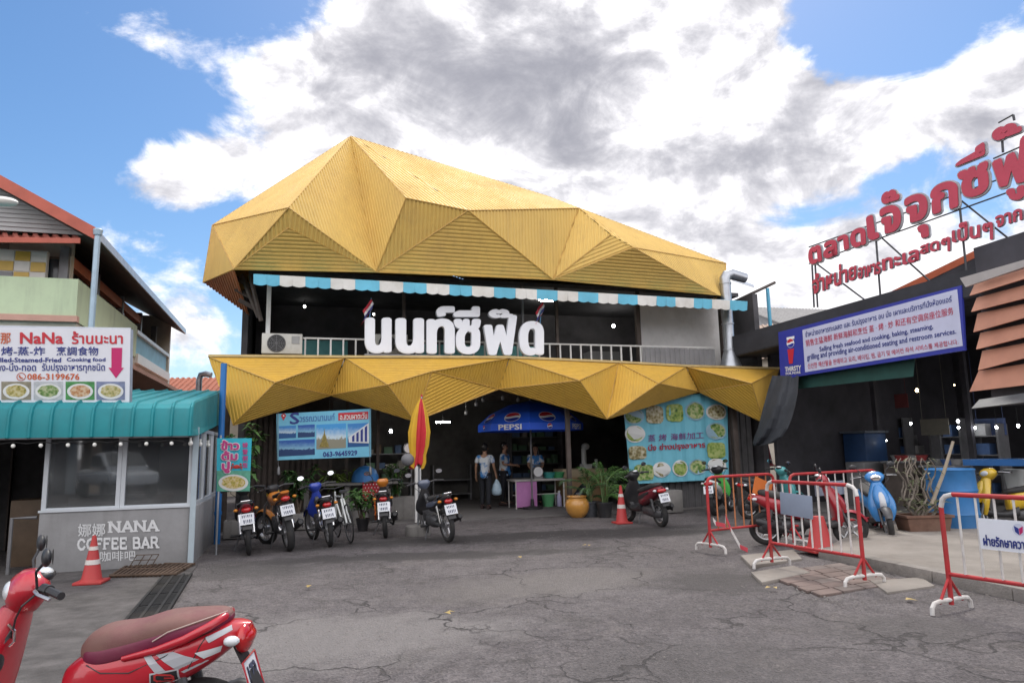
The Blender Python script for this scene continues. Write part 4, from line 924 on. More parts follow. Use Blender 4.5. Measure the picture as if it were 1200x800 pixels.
q_ = P(252, 446, 30); gable_house('tiled_house', 'far house with a red tiled roof just peeping past the gold canopy corner', q_.x+.6, 30+2.5, 3.6, 5, q_.z-.9, q_.z+.4, cream, tileR, -.1)
w = MB(); q_ = P(233, 455, 24.); zt_ = P(233, 438, 24.).z; w.tube([(q_.x, 24, 0), (q_.x, 24, zt_-.2), (q_.x+.05, 24, zt_-.03), (q_.x+.22, 24, zt_), (q_.x+.4, 24, zt_-.05)], .10, 10)
tag(w.build('vent_pipe', steel, None, org=(q_.x, 24, 0)), 'bent silver vent pipe among the red roofs in the gap', 'pipe')
# houses behind the right hall
tanr = mat('roof_tan', (.36, .27, .215), .7, var=.15, scale=2, dirt=(.22, .17, .14), dirta=.4)
q_ = P(895, 366, 30); gable_house('tan_roof_house', 'house with a wide tan ribbed roof behind the market hall', q_.x+.6, 34, 9.5, 8, q_.z-1.9, q_.z+.1, cream, tanr, -.1)
q_ = P(960, 356, 38); gable_house('grey_roof_house', 'house with a pale grey gable roof farther behind the market hall', q_.x+.5, 42, 7, 8, q_.z-1.3, q_.z+.5, mat('house_grey', (.42, .42, .42), .8), mat('roof_grey', (.30, .29, .28), .7, var=.15), .25)
RS = A.thing('striped_shed', 'shed clad in red boards between the restaurant and the silver duct', 'shed', (a(845, 400, -2.5).x, 2.6, 0))
x0, x1 = a(832, 385, -2.6).x, a(880, 385, -2.6).x; w = MB(); w.b2((13.0, 2.66, 0), (x1, 6, 5.0)); w.build('wall', mat('shed_cream', (.5, .42, .36), .7), RS)
w = MB()
for i in range(12): z = 3.2+i*.155; w.hexa([(13.0, 2.6, z+.15), (x1, 2.6, z+.15), (x1, 2.55, z), (13.0, 2.55, z)], (0, -1, 0), .03)
w.build('cladding', mat('board_red', (.40, .11, .09), .65, var=.15, dirt=(.5, .35, .3), dirta=.5), RS, smooth=0)

# ================================================================== market hall
h = lambda x, y, off=0.: HC.px(x, y, off)
MH = HC.thing('market_hall', 'dark open fronted market hall with a black sheet roof and lamps inside', 'building', (3, 2, 0))
e0, e1, e2 = h(850, 399, .2), h(1126, 322, .2), h(1205, 300, .2); e3 = e2+(e2-e1)*3
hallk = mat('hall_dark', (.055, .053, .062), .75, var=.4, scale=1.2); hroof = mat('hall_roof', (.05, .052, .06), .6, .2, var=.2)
w = MB(); corr(w, [e0, e1, e1+Vector((0, 9, 1.1)), e0+Vector((0, 9, 1.1))], Vector((0, 9, 1.1)), .2, .04); corr(w, [e1, e3, e3+Vector((0, 9, 1.1)), e1+Vector((0, 9, 1.1))], Vector((0, 9, 1.1)), .2, .04); w.build('roof', hroof, MH, smooth=0)
w = MB()
for p, q_ in ((e0, e1), (e1, e3)): w.hexa([p+Vector((0, -.03, .05)), q_+Vector((0, -.03, .05)), q_+Vector((0, -.03, -.45)), p+Vector((0, -.03, -.45))], (0, -1, 0), .03)
w.build('fascia', mat('fascia_black', (.026, .027, .034), .7, var=.3), MH, smooth=0)
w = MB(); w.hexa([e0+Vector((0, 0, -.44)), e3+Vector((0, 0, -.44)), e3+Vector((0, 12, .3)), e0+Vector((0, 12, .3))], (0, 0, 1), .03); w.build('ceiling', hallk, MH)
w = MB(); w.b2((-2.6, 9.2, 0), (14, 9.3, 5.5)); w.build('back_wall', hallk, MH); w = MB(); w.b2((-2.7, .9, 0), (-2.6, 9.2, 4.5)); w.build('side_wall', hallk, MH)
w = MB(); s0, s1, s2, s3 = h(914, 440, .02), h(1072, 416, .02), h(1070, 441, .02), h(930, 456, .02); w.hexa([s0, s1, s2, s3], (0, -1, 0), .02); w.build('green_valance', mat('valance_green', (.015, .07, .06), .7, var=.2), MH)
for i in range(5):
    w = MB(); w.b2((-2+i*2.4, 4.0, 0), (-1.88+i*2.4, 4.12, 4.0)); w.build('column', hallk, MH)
og = mat('ridge_orange', (.52, .12, .05), .6, var=.12)
w = MB(); g0, g1, g2 = h(1040, 347, -2.2), h(1149, 294, -2.2), h(1215, 281, -2.2)
for p, q_ in ((g0, g1), (g1, g2+(g2-g1)*2)): w.hexa([p+Vector((0, 0, .07)), q_+Vector((0, 0, .07)), q_+Vector((0, 0, -.09)), p+Vector((0, 0, -.09))], (0, -1, 0), .05)
w.build('ridge_board', og, MH, smooth=0)
w = MB(); w.hexa([g0, g1, g2+(g2-g1)*2, g2+(g2-g1)*2+Vector((0, .1, -2)), g0+Vector((0, .1, -1))], (0, -1, 0), .06); w.build('gable', hallk, MH, smooth=0)
# grey tarp hanging at the corner
TP = MB(); k = 12; top = [h(905+i*2.6, 442-i*.5, .3) for i in range(k+1)]
crv = [(880, 522), (889, 522), (896, 521), (902, 520), (907, 518), (911, 514), (914, 509), (917, 503), (920, 495), (924, 485), (928, 472), (931, 460), (935, 448)]
bot_ = [h(x, y, .3) for x, y in crv]
for i in range(k):
    rws = [(440, 905, 936), (460, 899, 935), (475, 895, 932), (490, 891, 928), (502, 888, 923), (512, 884, 916), (519, 882, 906), (522, 884, 892)]
    for j in range(len(rws)-1):
        def f(ii, jj): y_, xa_, xb_2 = rws[jj]; return h(xa_+(xb_2-xa_)*ii/k, y_, .3+.10*sin(pi*jj/7)-.06*sin(ii*.8+jj*.5))
        TP.add([f(i, j), f(i+1, j), f(i+1, j+1), f(i, j+1)], [(0, 1, 2, 3)])
HC.solo(TP, 'hanging_tarp', mat('tarp_grey', (.05, .055, .066), .7, var=.25, scale=2), 'grey tarp sagging from the hall corner under the blue sign', 'tarp')
# ------------------------------------------------------------------ the blue multi-language sign
Z2 = lambda X, Y, off: h(860+X/3.077, 320+Y/3.077, off)
SG = HC.thing('hall_sign', 'long blue framed sign in four languages on the market hall', 'sign', tuple(Z2(500, 330, .2)))
sb = mat('sign_blue', (.025, .035, .30), .45, var=.08); sw = mat('sign_lilac', (.52, .54, .70), .45, var=.06)
so_ = .26
w = MB(); w.hexa([Z2(160, 213, so_), Z2(820, 44, so_), Z2(833, 278, so_), Z2(168, 382, so_)], (0, -1, 0), .06); w.build('board', sb, SG, smooth=0)
w = MB(); w.hexa([Z2(247, 205, so_+.006), Z2(805, 58, so_+.006), Z2(825, 262, so_+.006), Z2(257, 357, so_+.006)], (0, -1, 0), .004); w.build('panel', sw, SG, smooth=0)
def Zq(a_, b2_, c_, d_, off=so_+.010): return [Z2(*p, off) for p in (a_, b2_, c_, d_)]
line(SG, 'จำหน่ายอาหารทะเลสด และ รับปรุงอาหาร อบ นึ่ง เผาและบริการที่นั่งห้องแอร์', Zq((257, 209), (785, 78), (786, 110), (258, 238)), navy, .012)
line(SG, 'Selling fresh seafood and cooking, baking, steaming,', Zq((308, 266), (717, 181), (720, 205), (310, 288)), navy, .018)
line(SG, 'grilling and providing air-conditioned seating and restroom services.', Zq((263, 293), (800, 199), (803, 224), (265, 320)), navy, .018)
rose = mat('sign_rose', (.50, .05, .10), .5)
line(SG, '销售生猛海鲜 新鲜海鲜和烹饪 蒸 · 烤 · 炒 和还有空调房座位服务', Zq((258, 241), (790, 121), (793, 149), (260, 265)), rose, .006)
line(SG, '신선한 해산물을 판매하고 요리, 베이킹, 찜, 굽기 및 에어컨 좌석 서비스를 제공합니다.', Zq((265, 325), (807, 237), (811, 257), (267, 346)), rose, .006)
line(SG, 'THIRSTY', Zq((184, 338), (242, 331), (243, 349), (185, 356)), white, .03); line(SG, 'FOR MORE', Zq((187, 358), (240, 352), (241, 361), (188, 367)), white, .02)
pr_, pbm, pw_ = mat('cola_red', (.5, .02, .04), .4, var=0), mat('cola_blue', (.01, .03, .30), .4, var=0), mat('cola_white', (.8, .8, .82), .4, var=0)
def globe(mb, c, ux, uz, nrm, r, k=20):
    """round badge: red cap, white wave band, blue bowl"""
    c = vec(c); ux = vec(ux); uz = vec(uz); nrm = vec(nrm)
    def pt(x, y, o): return c+ux*(x*r)+uz*(y*r)+nrm*o
    mb.cur = 2; mb.poly([pt(1.08*cos(2*pi*i/24), 1.08*sin(2*pi*i/24), .001) for i in range(24)])
    def wave(x, s_): return .22*s_+.12*sin(x*2.6)
    for s_, ci in ((1, 0), (-1, 1)):
        mb.cur = ci; pts = []
        xs2 = [-.96+1.92*i/k for i in range(k+1)]
        for i in range(k):
            x0_, x1_ = xs2[i], xs2[i+1]
            q = [(x0_, wave(x0_, s_)), (x1_, wave(x1_, s_)), (x1_, s_*sqrt(1-x1_*x1_)), (x0_, s_*sqrt(1-x0_*x0_))]
            if s_*(q[3][1]-q[0][1]) < 0 or s_*(q[2][1]-q[1][1]) < 0: continue
            mb.add([pt(x, y, .002) for x, y in q], [(0, 1, 2, 3)])
w = MB(); ctr = Z2(204, 252, so_+.008); hgt = (Z2(204, 236, so_)-Z2(204, 268, so_)).length/2; globe(w, ctr, (1, 0, 0), (0, 0, 1), (0, -1, 0), hgt*.95)
w.cur = 0; w.poly(Zq((193, 275), (217, 271), (212, 325), (199, 327))); w.cur = 2; w.poly(Zq((190, 232), (218, 226), (218, 236), (190, 241)))
w.build('cup_emblem', [pr_, pbm, pw_], SG, smooth=0)
# ------------------------------------------------------------------ red rooftop letters on a frame
Z1 = lambda X, Y, off: h(840+X/3.333, 120+Y/3.333, off)
RL = HC.thing('rooftop_sign', 'tall red rooftop letters edged in grey on a thin steel frame', 'sign', tuple(h(1030, 352, -.6)))
lr = mat('letter_red', (.48, .05, .085), .45, var=.08, scale=3); lg = mat('letter_edge', (.42, .43, .45), .5, .3)
RO = -.6
rows = [('ต', (357,572,405,552,412,620,360,638)), ('ล', (415,548,468,530,472,598,418,614)), ('า', (470,526,512,510,518,572,474,586)), ('ด', (520,502,580,482,584,555,525,572)), ('เ', (583,448,622,432,638,530,592,543)), ('จ', (636,412,718,392,722,500,640,518)), ('๊', (642,356,712,330,714,380,645,402)),
        ('จ', (732,372,822,345,826,455,738,476)), ('ุ', (782,483,826,470,830,525,790,533)), ('ก', (832,330,940,295,945,408,842,440)), ('ซ', (940,275,1060,225,1068,350,955,385)), ('ี', (930,228,1045,152,1050,205,935,252)), ('ฟ', (1072,200,1225,118,1230,305,1085,338)), ('๊', (1072,108,1190,65,1192,115,1080,158)), ('ู', (1130,342,1200,320,1205,378,1135,386)), ('ด', (1240,165,1360,115,1366,255,1250,300))]
for ch, v in rows:
    q = [Z1(v[i], v[i+1], RO) for i in (0, 2, 4, 6)]
    c = sum((p for p in q), Vector())/4; qe = [p+(p-c)*.07+(p-c).normalized()*.012 for p in q]
    bo = .047 if ch not in '๊ีุู' else .036
    w = MB(); letter(w, ch, [p+Vector((0, .02, 0)) for p in qe], (0, -1, 0), bo*1.35, 12, .05, stag=.0004, res=3)
    L_ = w.build('letter', lg, RL, smooth=0); w = MB(); letter(w, ch, [p+Vector((0, -.012, 0)) for p in q], (0, -1, 0), bo, 10, .012, stag=.0004, res=3); w.build('face', lr, L_, smooth=0)
for t, q in (('จำหน่าย', (372,668,545,610,545,690,375,752)), ('อาหาร', (552,646,640,620,640,668,552,692)), ('ทะเล', (645,612,790,570,790,618,648,660)), ('สดๆ', (792,560,912,520,912,580,795,606)), ('เป็นๆ', (918,478,1078,440,1080,535,920,564)), ('จากทะเล', (1088,445,1330,365,1332,415,1090,492))):
    qq = [Z1(q[i], q[i+1], RO) for i in (0, 2, 4, 6)]; w = MB(); letter(w, t, [p+Vector((0, .02, 0)) for p in qq], (0, -1, 0), .045, 10, .04, stag=.0004); L_ = w.build('word', lg, RL, smooth=0)
    w = MB(); letter(w, t, [p+Vector((0, -.012, 0)) for p in qq], (0, -1, 0), .03, 8, .01, stag=.0004); w.build('face', lr, L_, smooth=0)
fm_ = MB(); o2 = RO-.08
for pts in (((372, 632), (380, 800)), ((384, 628), (394, 800)), ((622, 535), (640, 770)), ((940, 320), (978, 690)), ((1115, 150), (1118, 195)), ((1158, 50), (1162, 70))): fm_.tube([Z1(*p, o2) for p in pts], .022, 6)
for pts in (((360, 565), (1230, 255)), ((360, 630), (1230, 318)), ((1100, 80), (1158, 48)), ((1080, 40+180), (1240, 150))): fm_.tube([Z1(*p, o2) for p in pts], .016, 6)
for (x0_, y0_), (x1_, y1_) in (((390, 630), (590, 780)), ((640, 525), (840, 705)), ((950, 380), (1200, 580))): fm_.tube([Z1(x0_, y0_, o2), Z1(x1_, y1_, o2-.2)], .02, 6)
fm_.build('steel_frame', mat('frame_dark', (.06, .06, .065), .5, .4), RL)
# ------------------------------------------------------------------ louvred shed at the right edge
s_d = lambda X, Y, off=0.: SD.px(860+X/3.077, 320+Y/3.077, off)
LS = SD.thing('louvre_shed', 'shed with overlapping faded salmon boards above a dark opening', 'shed', (1.5, 0, 0))
sal = mat('salmon_board', (.50, .235, .155), .65, var=.12, scale=1.5, dirt=(.34, .17, .12), dirta=.45)
for i, v in enumerate([(857,40,1046,-20,1046,25,862,82), (865,88,1046,40,1046,95,868,140), (868,145,1046,108,1046,165,876,213), (878,215,1046,180,1046,235,886,275), (885,280,1046,250,1046,310,893,350), (872,352,1046,325,1046,405,862,427)]):
    q = [s_d(v[j], v[j+1], 0) for j in (0, 2, 4, 6)]; q[1] = q[0]+(q[1]-q[0])*2.2; q[2] = q[3]+(q[2]-q[3])*2.2
    q[0].y += .05; q[1].y += .05; q[2].y -= .06; q[3].y -= .06; w = MB(); w.hexa(q, (0, -1, 0), .03); w.build('louvre_board', sal, LS, smooth=0)
q = [s_d(*p, .1) for p in ((885, 455), (1046, 432), (1046, 470), (900, 487))]; q[1] = q[0]+(q[1]-q[0])*2.2; q[2] = q[3]+(q[2]-q[3])*2.2; q[3].y -= .2; q[2].y -= .2
w = MB(); w.hexa(q, (0, -1, .3), .03); w.build('metal_eave', mat('eave_grey', (.10, .105, .11), .55, .2, var=.2), LS, smooth=0)
w = MB(); tz_ = s_d(860, 30, 0).z; bx_ = s_d(872, 300, 0).x; w.b2((bx_+.06, .12, s_d(900, 480, .1).z), (bx_+3.2, .16, tz_+.5)); w.build('back_boarding', hallk, LS)
q = [s_d(*p, -.1) for p in ((820, 60), (860, 35), (1046, -30), (1046, -45), (820, 20))]; w = MB(); w.hexa([s_d(815, 18, .1), s_d(1046, -48, .1), s_d(1046, -22, .1), s_d(835, 50, .1)], (0, -1, 0), .04); w.build('top_board', mat('pale_board', (.45, .42, .40), .7), LS, smooth=0)
# ================================================================== motorcycles
rub = mat('tyre_rubber', (.022, .022, .023), .8, var=.3, scale=9, dirt=(.09, .08, .07), dirta=.5, dscale=4)
alu = mat('cast_alloy', (.42, .42, .43), .35, .8, var=.1); chrome = mat('chrome', (.75, .75, .76), .12, 1., var=0); engm = mat('engine_grey', (.10, .10, .105), .5, .6, var=.3, scale=9)
blkp = mat('scooter_black', (.022, .022, .025), .38, var=.15, spec=.5, dirt=(.10, .09, .08), dirta=.35, dscale=5); seatm = mat('seat_black', (.028, .027, .028), .6, var=.2, scale=9, dirt=(.10, .09, .08), dirta=.4, dscale=4)
mirg = mat('mirror_glass', (.85, .88, .92), .04, 1., var=0); lensR = mat('lens_red', (.45, .01, .012), .12, var=0, coat=.6); lensW = mat('lens_clear', (.62, .64, .66), .1, var=0, coat=.6); lensO = mat('lens_amber', (.55, .2, .02), .15, var=0)
platem = mat('plate_white', (.66, .68, .72), .4, var=.04); plateink = mat('plate_ink', (.06, .07, .12), .6, var=0); brownp = mat('panel_grey', (.2, .2, .2), .5)
def paint(name, c, coat=.7): return mat(name, c, .28, 0, var=.04, scale=2, coat=coat, dirt=tuple(x*.6+.05 for x in c), dirta=.16, dscale=3)
redp = paint('paint_red', (.46, .008, .022)); bluep = paint('paint_blue', (.02, .05, .36)); skyp = paint('paint_sky', (.03, .20, .50)); yelp = paint('paint_yellow', (.62, .40, .02)); orgp = paint('paint_orange', (.60, .20, .02)); whp = paint('paint_white', (.68, .70, .68)); grnp = paint('paint_green', (.10, .50, .10)); marp = paint('paint_maroon', (.16, .01, .022)); tealp = paint('paint_teal', (.08, .35, .36))
def loftz(mb, secs, n=18, pw=2.6):
    vs = []; fs = []
    for z, xc, hx, hy, *r in secs:
        lean = r[0] if r else 0.
        for j in range(n):
            an = 2*pi*j/n; ca, sa = cos(an), sin(an); dx = hx*math.copysign(abs(ca)**(2/pw), ca); dy = hy*math.copysign(abs(sa)**(2/pw), sa)
            vs.append((xc+dx, dy, z+lean*dx))
    k = len(secs)
    for i in range(k-1):
        for j in range(n): fs.append((i*n+j, i*n+(j+1) % n, (i+1)*n+(j+1) % n, (i+1)*n+j))
    fs.append(tuple(range(n-1, -1, -1))); fs.append(tuple((k-1)*n+j for j in range(n))); mb.add(vs, fs)
def smoothsecs(secs, k=4):
    """Catmull-Rom through the sections"""
    L_ = max(len(s) for s in secs); secs = [tuple(s)+(0.,)*(L_-len(s)) for s in secs]; o = []
    for i in range(len(secs)-1):
        p0, p1, p2, p3 = secs[max(0, i-1)], secs[i], secs[i+1], secs[min(len(secs)-1, i+2)]
        for j in range(k):
            t = j/k; o.append(tuple(.5*((2*b)+(-a_+c)*t+(2*a_-5*b+4*c-d)*t*t+(-a_+3*b-3*c+d)*t**3) for a_, b, c, d in zip(p0, p1, p2, p3)))
    o.append(secs[-1]); return o
def wheel(T, x, y, r, wd, spoke='cast', n=28, rimm=None, M4=None):
    w = MB(); w.lathe([(r-.085, -wd*.36), (r-.045, -wd*.5), (r-.012, -wd*.36), (r, -wd*.1), (r, wd*.1), (r-.012, wd*.36), (r-.045, wd*.5), (r-.085, wd*.36)], n, (x, y, r), 'Y', cap=False)
    if M4: w.xf(M4)
    o = w.build('wheel', rub, T, smooth=50)
    w = MB(); w.lathe([(r-.083, -wd*.37), (r-.10, -wd*.30), (r-.10, wd*.30), (r-.083, wd*.37)], n, (x, y, r), 'Y', cap=False)
    w.lathe([(.001, -wd*.5), (.055, -wd*.5), (.06, 0), (.055, wd*.5), (.001, wd*.5)], 14, (x, y, r), 'Y', cap=False)
    if spoke == 'cast':
        for i in range(5):
            an = 2*pi*i/5+.3; w.tube([(x+cos(an)*.05, y, r+sin(an)*.05), (x+cos(an+.12)*(r-.1), y, r+sin(an+.12)*(r-.1))], [.022, .014], 6)
    else:
        for i in range(24):
            an = 2*pi*i/24; s_ = 1 if i % 2 else -1; w.tube([(x+cos(an)*.05, y+s_*.025, r+sin(an)*.05), (x+cos(an+.2)*(r-.1), y, r+sin(an+.2)*(r-.1))], .003, 4)
    w.lathe([(.075, wd*.42), (.075, wd*.46), (.10, wd*.46), (.10, wd*.42)], 18, (x, y, r), 'Y', cap=False)
    if M4: w.xf(M4)
    w.build('rim', rimm or alu, o, smooth=40); return o
def fender(T, x, r, hw, a0, a1, m_, name='fender', drop=.03, M4=None, rise=.03):
    w = MB(); k = 14; m2 = 6; vs = []; 
    for i in range(k+1):
        an = radians(a0+(a1-a0)*i/k); tp = 1-.35*abs(2*i/k-1)**3
        for j in range(m2+1):
            t = -1+2*j/m2; rr = r+rise-drop*t*t; vs.append((x+rr*cos(an), hw*tp*t, r+rr*sin(an)))
    fs = [(i*(m2+1)+j, i*(m2+1)+j+1, (i+1)*(m2+1)+j+1, (i+1)*(m2+1)+j) for i in range(k) for j in range(m2)]
    w.add(vs, fs); vs2 = [(p[0]+(x-p[0])*.03, p[1]*.94, p[2]+(r-p[2])*.03) for p in vs]; w.add(vs2, [f[::-1] for f in fs])
    if M4: w.xf(M4)
    return w.build(name, m_, T, smooth=50)
def moto(label, loc, head, kind='scooter', body=redp, seat=seatm, shield=None, fend=None, cowl=None, lean=-5., steer=0., group='parked motorbikes', n=18, plate=True, accent=None, mirrors=True, seatcut=0., name='motorbike', wheelrim=None, basket=None, cat='motorbike', tail=None):
    T = thing(name, label, cat, loc, head, group); T.rotation_euler = (radians(lean), 0, head)
    shield = shield or body; fend = fend or body; cowl = cowl or body; sc = kind == 'scooter'
    r = .255 if sc else .285; wf, wr = (.62, -.60) if sc else (.62, -.60); wd = .10 if sc else .075
    if kind == 'trail': r, wd = .30, .11
    hx, hz = .27, .96
    St = Matrix.Translation((hx, 0, 0)) @ Matrix.Rotation(radians(steer), 4, 'Z') @ Matrix.Translation((-hx, 0, 0))
    sp = 'cast' if kind != 'trail' and not (kind == 'under' and accent is None) else 'wire'
    wheel(T, wf, 0, r, wd*.9, sp, rimm=wheelrim, M4=St); wheel(T, wr, 0, r, wd*1.1, sp, rimm=wheelrim)
    fender(T, wf, r, .075 if sc else .06, 25, 165, fend, 'front_fender', M4=St)
    # fork
    w = MB()
    for s_ in (-1, 1): w.tube([(wf, s_*.065, r), (wf-.16, s_*.065, r+.38), (hx+.06, s_*.05, .80)], [.022, .026, .02], 8)
    w.xf(St); w.build('fork', alu if not sc else engm, T)
    # swing arm, engine
    w = MB(); w.tube([(wr, .075, r), (-.2, .075, r+.02)], .028, 8); w.tube([(wr, -.075, r), (-.2, -.075, r+.02)], .028, 8); w.build('swing_arm', engm, T)
    w = MB()
    if sc: w.loft(smoothsecs([(-.72, r, .05, .06), (-.6, r, .10, .09), (-.35, r+.03, .12, .11), (-.1, r+.04, .11, .09), (.02, r+.04, .06, .05)], 3), n); 
    else:
        w.loft(smoothsecs([(-.28, r+.02, .08, .07), (-.15, r+.04, .12, .11), (.05, r+.05, .11, .10), (.22, r+.09, .07, .07), (.34, r+.12, .05, .05)], 3), n)
        for i in range(6): w.box((.16+i*.03, 0, r+.09+i*.006), (.012, .19-.015*abs(i-2), .16))
    w.build('engine', engm, T)
    # exhaust on the right-hand side
    w = MB(); w.tube([(.12, -.09, r-.08), (-.1, -.15, r-.1), (-.3, -.17, r-.02), (-.42, -.18, r+.04), (-.74, -.19, r+.13), (-.78, -.19, r+.14)], [.018, .02, .022, .05, .058, .035], 12); w.build('exhaust', blkp, T)
    w = MB(); w.box((-.55, -.235, r+.09), (.3, .012, .07), ry=-.28); w.build('heat_shield', blkp if sc else chrome, T, bevel=.004)
    w = MB(); 
    for s_ in (-1, 1): w.tube([(wr+.02, s_*.10, r+.05), (wr+.10, s_*.10, .62)], .03, 10)
    w.build('shock_absorber', chrome if not sc else engm, T)
    if kind == 'scooter':
        w = MB(); bs = smoothsecs([(.05, .47, .085, .13), (-.06, .52, .135, .155), (-.25, .565, .165, .14), (-.45, .615, .17, .13), (-.63, .675, .14, .10), (-.76, .725, .085, .06), (-.83, .75, .03, .022)], 4); w.loft(bs, n+4, 2.5); bo = w.build('body', body, T, smooth=60)
        w = MB(); w.loft(smoothsecs([(.09-seatcut, .655+seatcut*.1, .05, .012+seatcut*.3), (.03-seatcut*.9, .675+seatcut*.08, .10, .035+seatcut*.4), (-.1-seatcut*.4, .69+seatcut*.12, .13, .055+seatcut*.3), (-.28, .715+seatcut*.12, .14, .06+seatcut*.12), (-.42, .75+seatcut*.1, .145, .065+seatcut*.1), (-.58, .785, .125, .06), (-.69, .805, .08, .04), (-.735, .81, .03, .012)], 4), n+4, 2.7); w.build('seat', seat, T, smooth=60)
        w = MB(); w.loft(smoothsecs([(-.06, .36, .13, .09), (.1, .31, .16, .055), (.3, .31, .165, .05), (.45, .35, .14, .06)], 3), n, 4); w.build('floorboard', blkp if body is not redp else body, T, smooth=50)
        w = MB(); loftz(w, smoothsecs([(.30, .46, .05, .13), (.42, .455, .065, .19), (.56, .43, .075, .205), (.70, .39, .08, .165), (.82, .345, .075, .11), (.90, .315, .06, .075)], 4), n+4, 2.6); w.build('leg_shield', shield, T, smooth=60)
        w = MB(); loftz(w, smoothsecs([(.46, .50, .05, .07), (.58, .52, .07, .11), (.70, .47, .08, .115), (.80, .415, .06, .08), (.86, .385, .03, .04)], 4), n, 2.3); w.build('front_cowl', cowl, T, smooth=60)
        hw = .15; cw_ = MB(); loftz(cw_, smoothsecs([(hz-.09, hx+.01, .05, .06), (hz-.04, hx+.01, .085, .12), (hz+.02, hx, .095, hw), (hz+.07, hx-.005, .075, .12), (hz+.10, hx-.01, .04, .07)], 3), n+4, 2.4); cw_.xf(St); ho = cw_.build('handlebar_cowl', cowl, T, smooth=60)
        w = MB(); w.ell((hx+.075, 0, hz+.01), (.035, .085, .05), 16, 9); w.xf(St); w.build('headlight', lensW, ho)
        w = MB(); w.ell((hx-.05, 0, hz+.07), (.062, .088, .034), 18, 10); w.xf(St); w.build('instrument_surround', blkp, ho, smooth=60)
        w = MB(); w.ell((hx-.06, 0, hz+.083), (.046, .068, .028), 18, 10); w.xf(St); w.build('instrument_dial', lensW, ho, smooth=60)
    else:
        trail = kind == 'trail'
        w = MB(); bs = smoothsecs([(.10, .60, .05, .06), (-.05, .60, .075, .10), (-.3, .63, .10, .10), (-.55, .69, .10, .075), (-.74, .75, .075, .05), (-.86, .785, .03, .02)], 4) if not trail else smoothsecs([(.30, .78, .10, .10), (.15, .82, .13, .10), (-.05, .78, .09, .08), (-.3, .78, .08, .05), (-.55, .86, .09, .035), (-.82, .96, .07, .02)], 4)
        w.loft(bs, n, 2.4); bo = w.build('body' if not trail else 'tank', body, T, smooth=60)
        w = MB(); ss = [(.08, .70, .05, .02), (0, .715, .09, .04), (-.2, .72, .115, .045), (-.42, .75, .12, .05), (-.62, .785, .10, .04), (-.70, .79, .04, .015)] if not trail else [(.06, .86, .06, .02), (-.15, .86, .09, .04), (-.4, .89, .10, .04), (-.6, .93, .07, .025)]
        w.loft(smoothsecs(ss, 4), n, 2.8); w.build('seat', seat, T, smooth=60)
        w = MB(); loftz(w, smoothsecs([(.40, .42, .03, .07), (.50, .40, .045, .16), (.64, .36, .05, .155), (.76, .32, .055, .10), (.88, .29, .05, .06)], 4) if not trail else smoothsecs([(.72, .34, .03, .06), (.82, .34, .05, .11), (.95, .31, .05, .10), (1.02, .28, .03, .06)], 4), n, 2.5); w.build('leg_shield' if not trail else 'headlight_shroud', shield, T, smooth=60)
        w = MB(); w.tube([(.3, 0, .78), (.05, 0, .52), (-.2, 0, .5), (-.6, 0, .66)], [.04, .04, .035, .03], 8); w.build('frame', engm, T)
        cw_ = MB(); loftz(cw_, smoothsecs([(hz-.10, hx+.02, .04, .05), (hz-.04, hx+.02, .08, .10), (hz+.02, hx+.01, .085, .12), (hz+.07, hx, .05, .08)], 3), n, 2.4); cw_.xf(St); ho = cw_.build('handlebar_cowl', cowl, T, smooth=60)
        w = MB(); w.ell((hx+.08, 0, hz-.01), (.035, .075, .055), 14, 8); w.xf(St); w.build('headlight', lensW, ho)
        w = MB(); w.tube([(-.45, .12, .72), (-.68, .12, .80), (-.80, .06, .84), (-.80, -.06, .84), (-.68, -.12, .80), (-.45, -.12, .72)], .013, 8); w.build('grab_rail', chrome if not trail else engm, T)
        w = MB(); w.tube([(.0, .17, r-.03), (0, -.17, r-.03)], .014, 6)
        for s_ in (-1, 1): w.tube([(0, s_*.13, r-.03), (0, s_*.25, r-.02)], .022, 8)
        w.build('footpeg', blkp, T)
    # rear end
    tz = .735 if kind != 'trail' else .88; txx = -.80 if kind != 'trail' else -.80
    w = MB(); w.ell((txx+.0, 0, tz-.03), (.055, .10 if sc else .075, .045), 16, 9); tl_ = w.build('tail_light', lensR, T)
    for s_ in (-1, 1):
        w = MB(); w.ell((txx+.03, s_*(.135 if sc else .15), tz-.02), (.04, .035, .025), 10, 7); w.build('turn_signal', lensO if not sc else lensW, T)
    if plate:
        tb = 0 if kind != 'trail' else .10
        w = MB(); w.hexa([(-.76, -.06, .69+tb), (-.76, .06, .69+tb), (-.90, .07, .42+tb), (-.90, -.07, .42+tb)], (-1, 0, -.5), .02); rfn = w.build('rear_fender', blkp, T)
        w = MB(); pn = Vector((-.95, 0, .30)).normalized(); pu = Vector((.30, 0, .95)).normalized(); pc_ = Vector((-.875, 0, .575+tb))
        pq = [pc_+Vector((0, .105, 0))+pu*.085, pc_+Vector((0, -.105, 0))+pu*.085, pc_+Vector((0, -.105, 0))-pu*.085, pc_+Vector((0, .105, 0))-pu*.085]
        w.hexa(pq, pn, .006); npl = w.build('number_plate', platem, T, smooth=0)
        w = MB(); rn = random.Random(hash(label) & 1023)
        f = lambda u, v: pc_+Vector((0, .105-.21*u, 0))+pu*(.085-.17*v)+pn*.002
        for row, (v0, v1) in enumerate(((.12, .38), (.56, .88))):
            u = .16+.1*row*rn.random()
            while u < .80:
                du_ = rn.choice((.06, .08, .1)); w.poly([f(u, v0), f(u+du_, v0+rn.uniform(0, .05)), f(u+du_*.9, v1), f(u+.02, v1-rn.uniform(0, .06))]); u += du_+.05
        w.build('plate_print', plateink, npl, smooth=0)
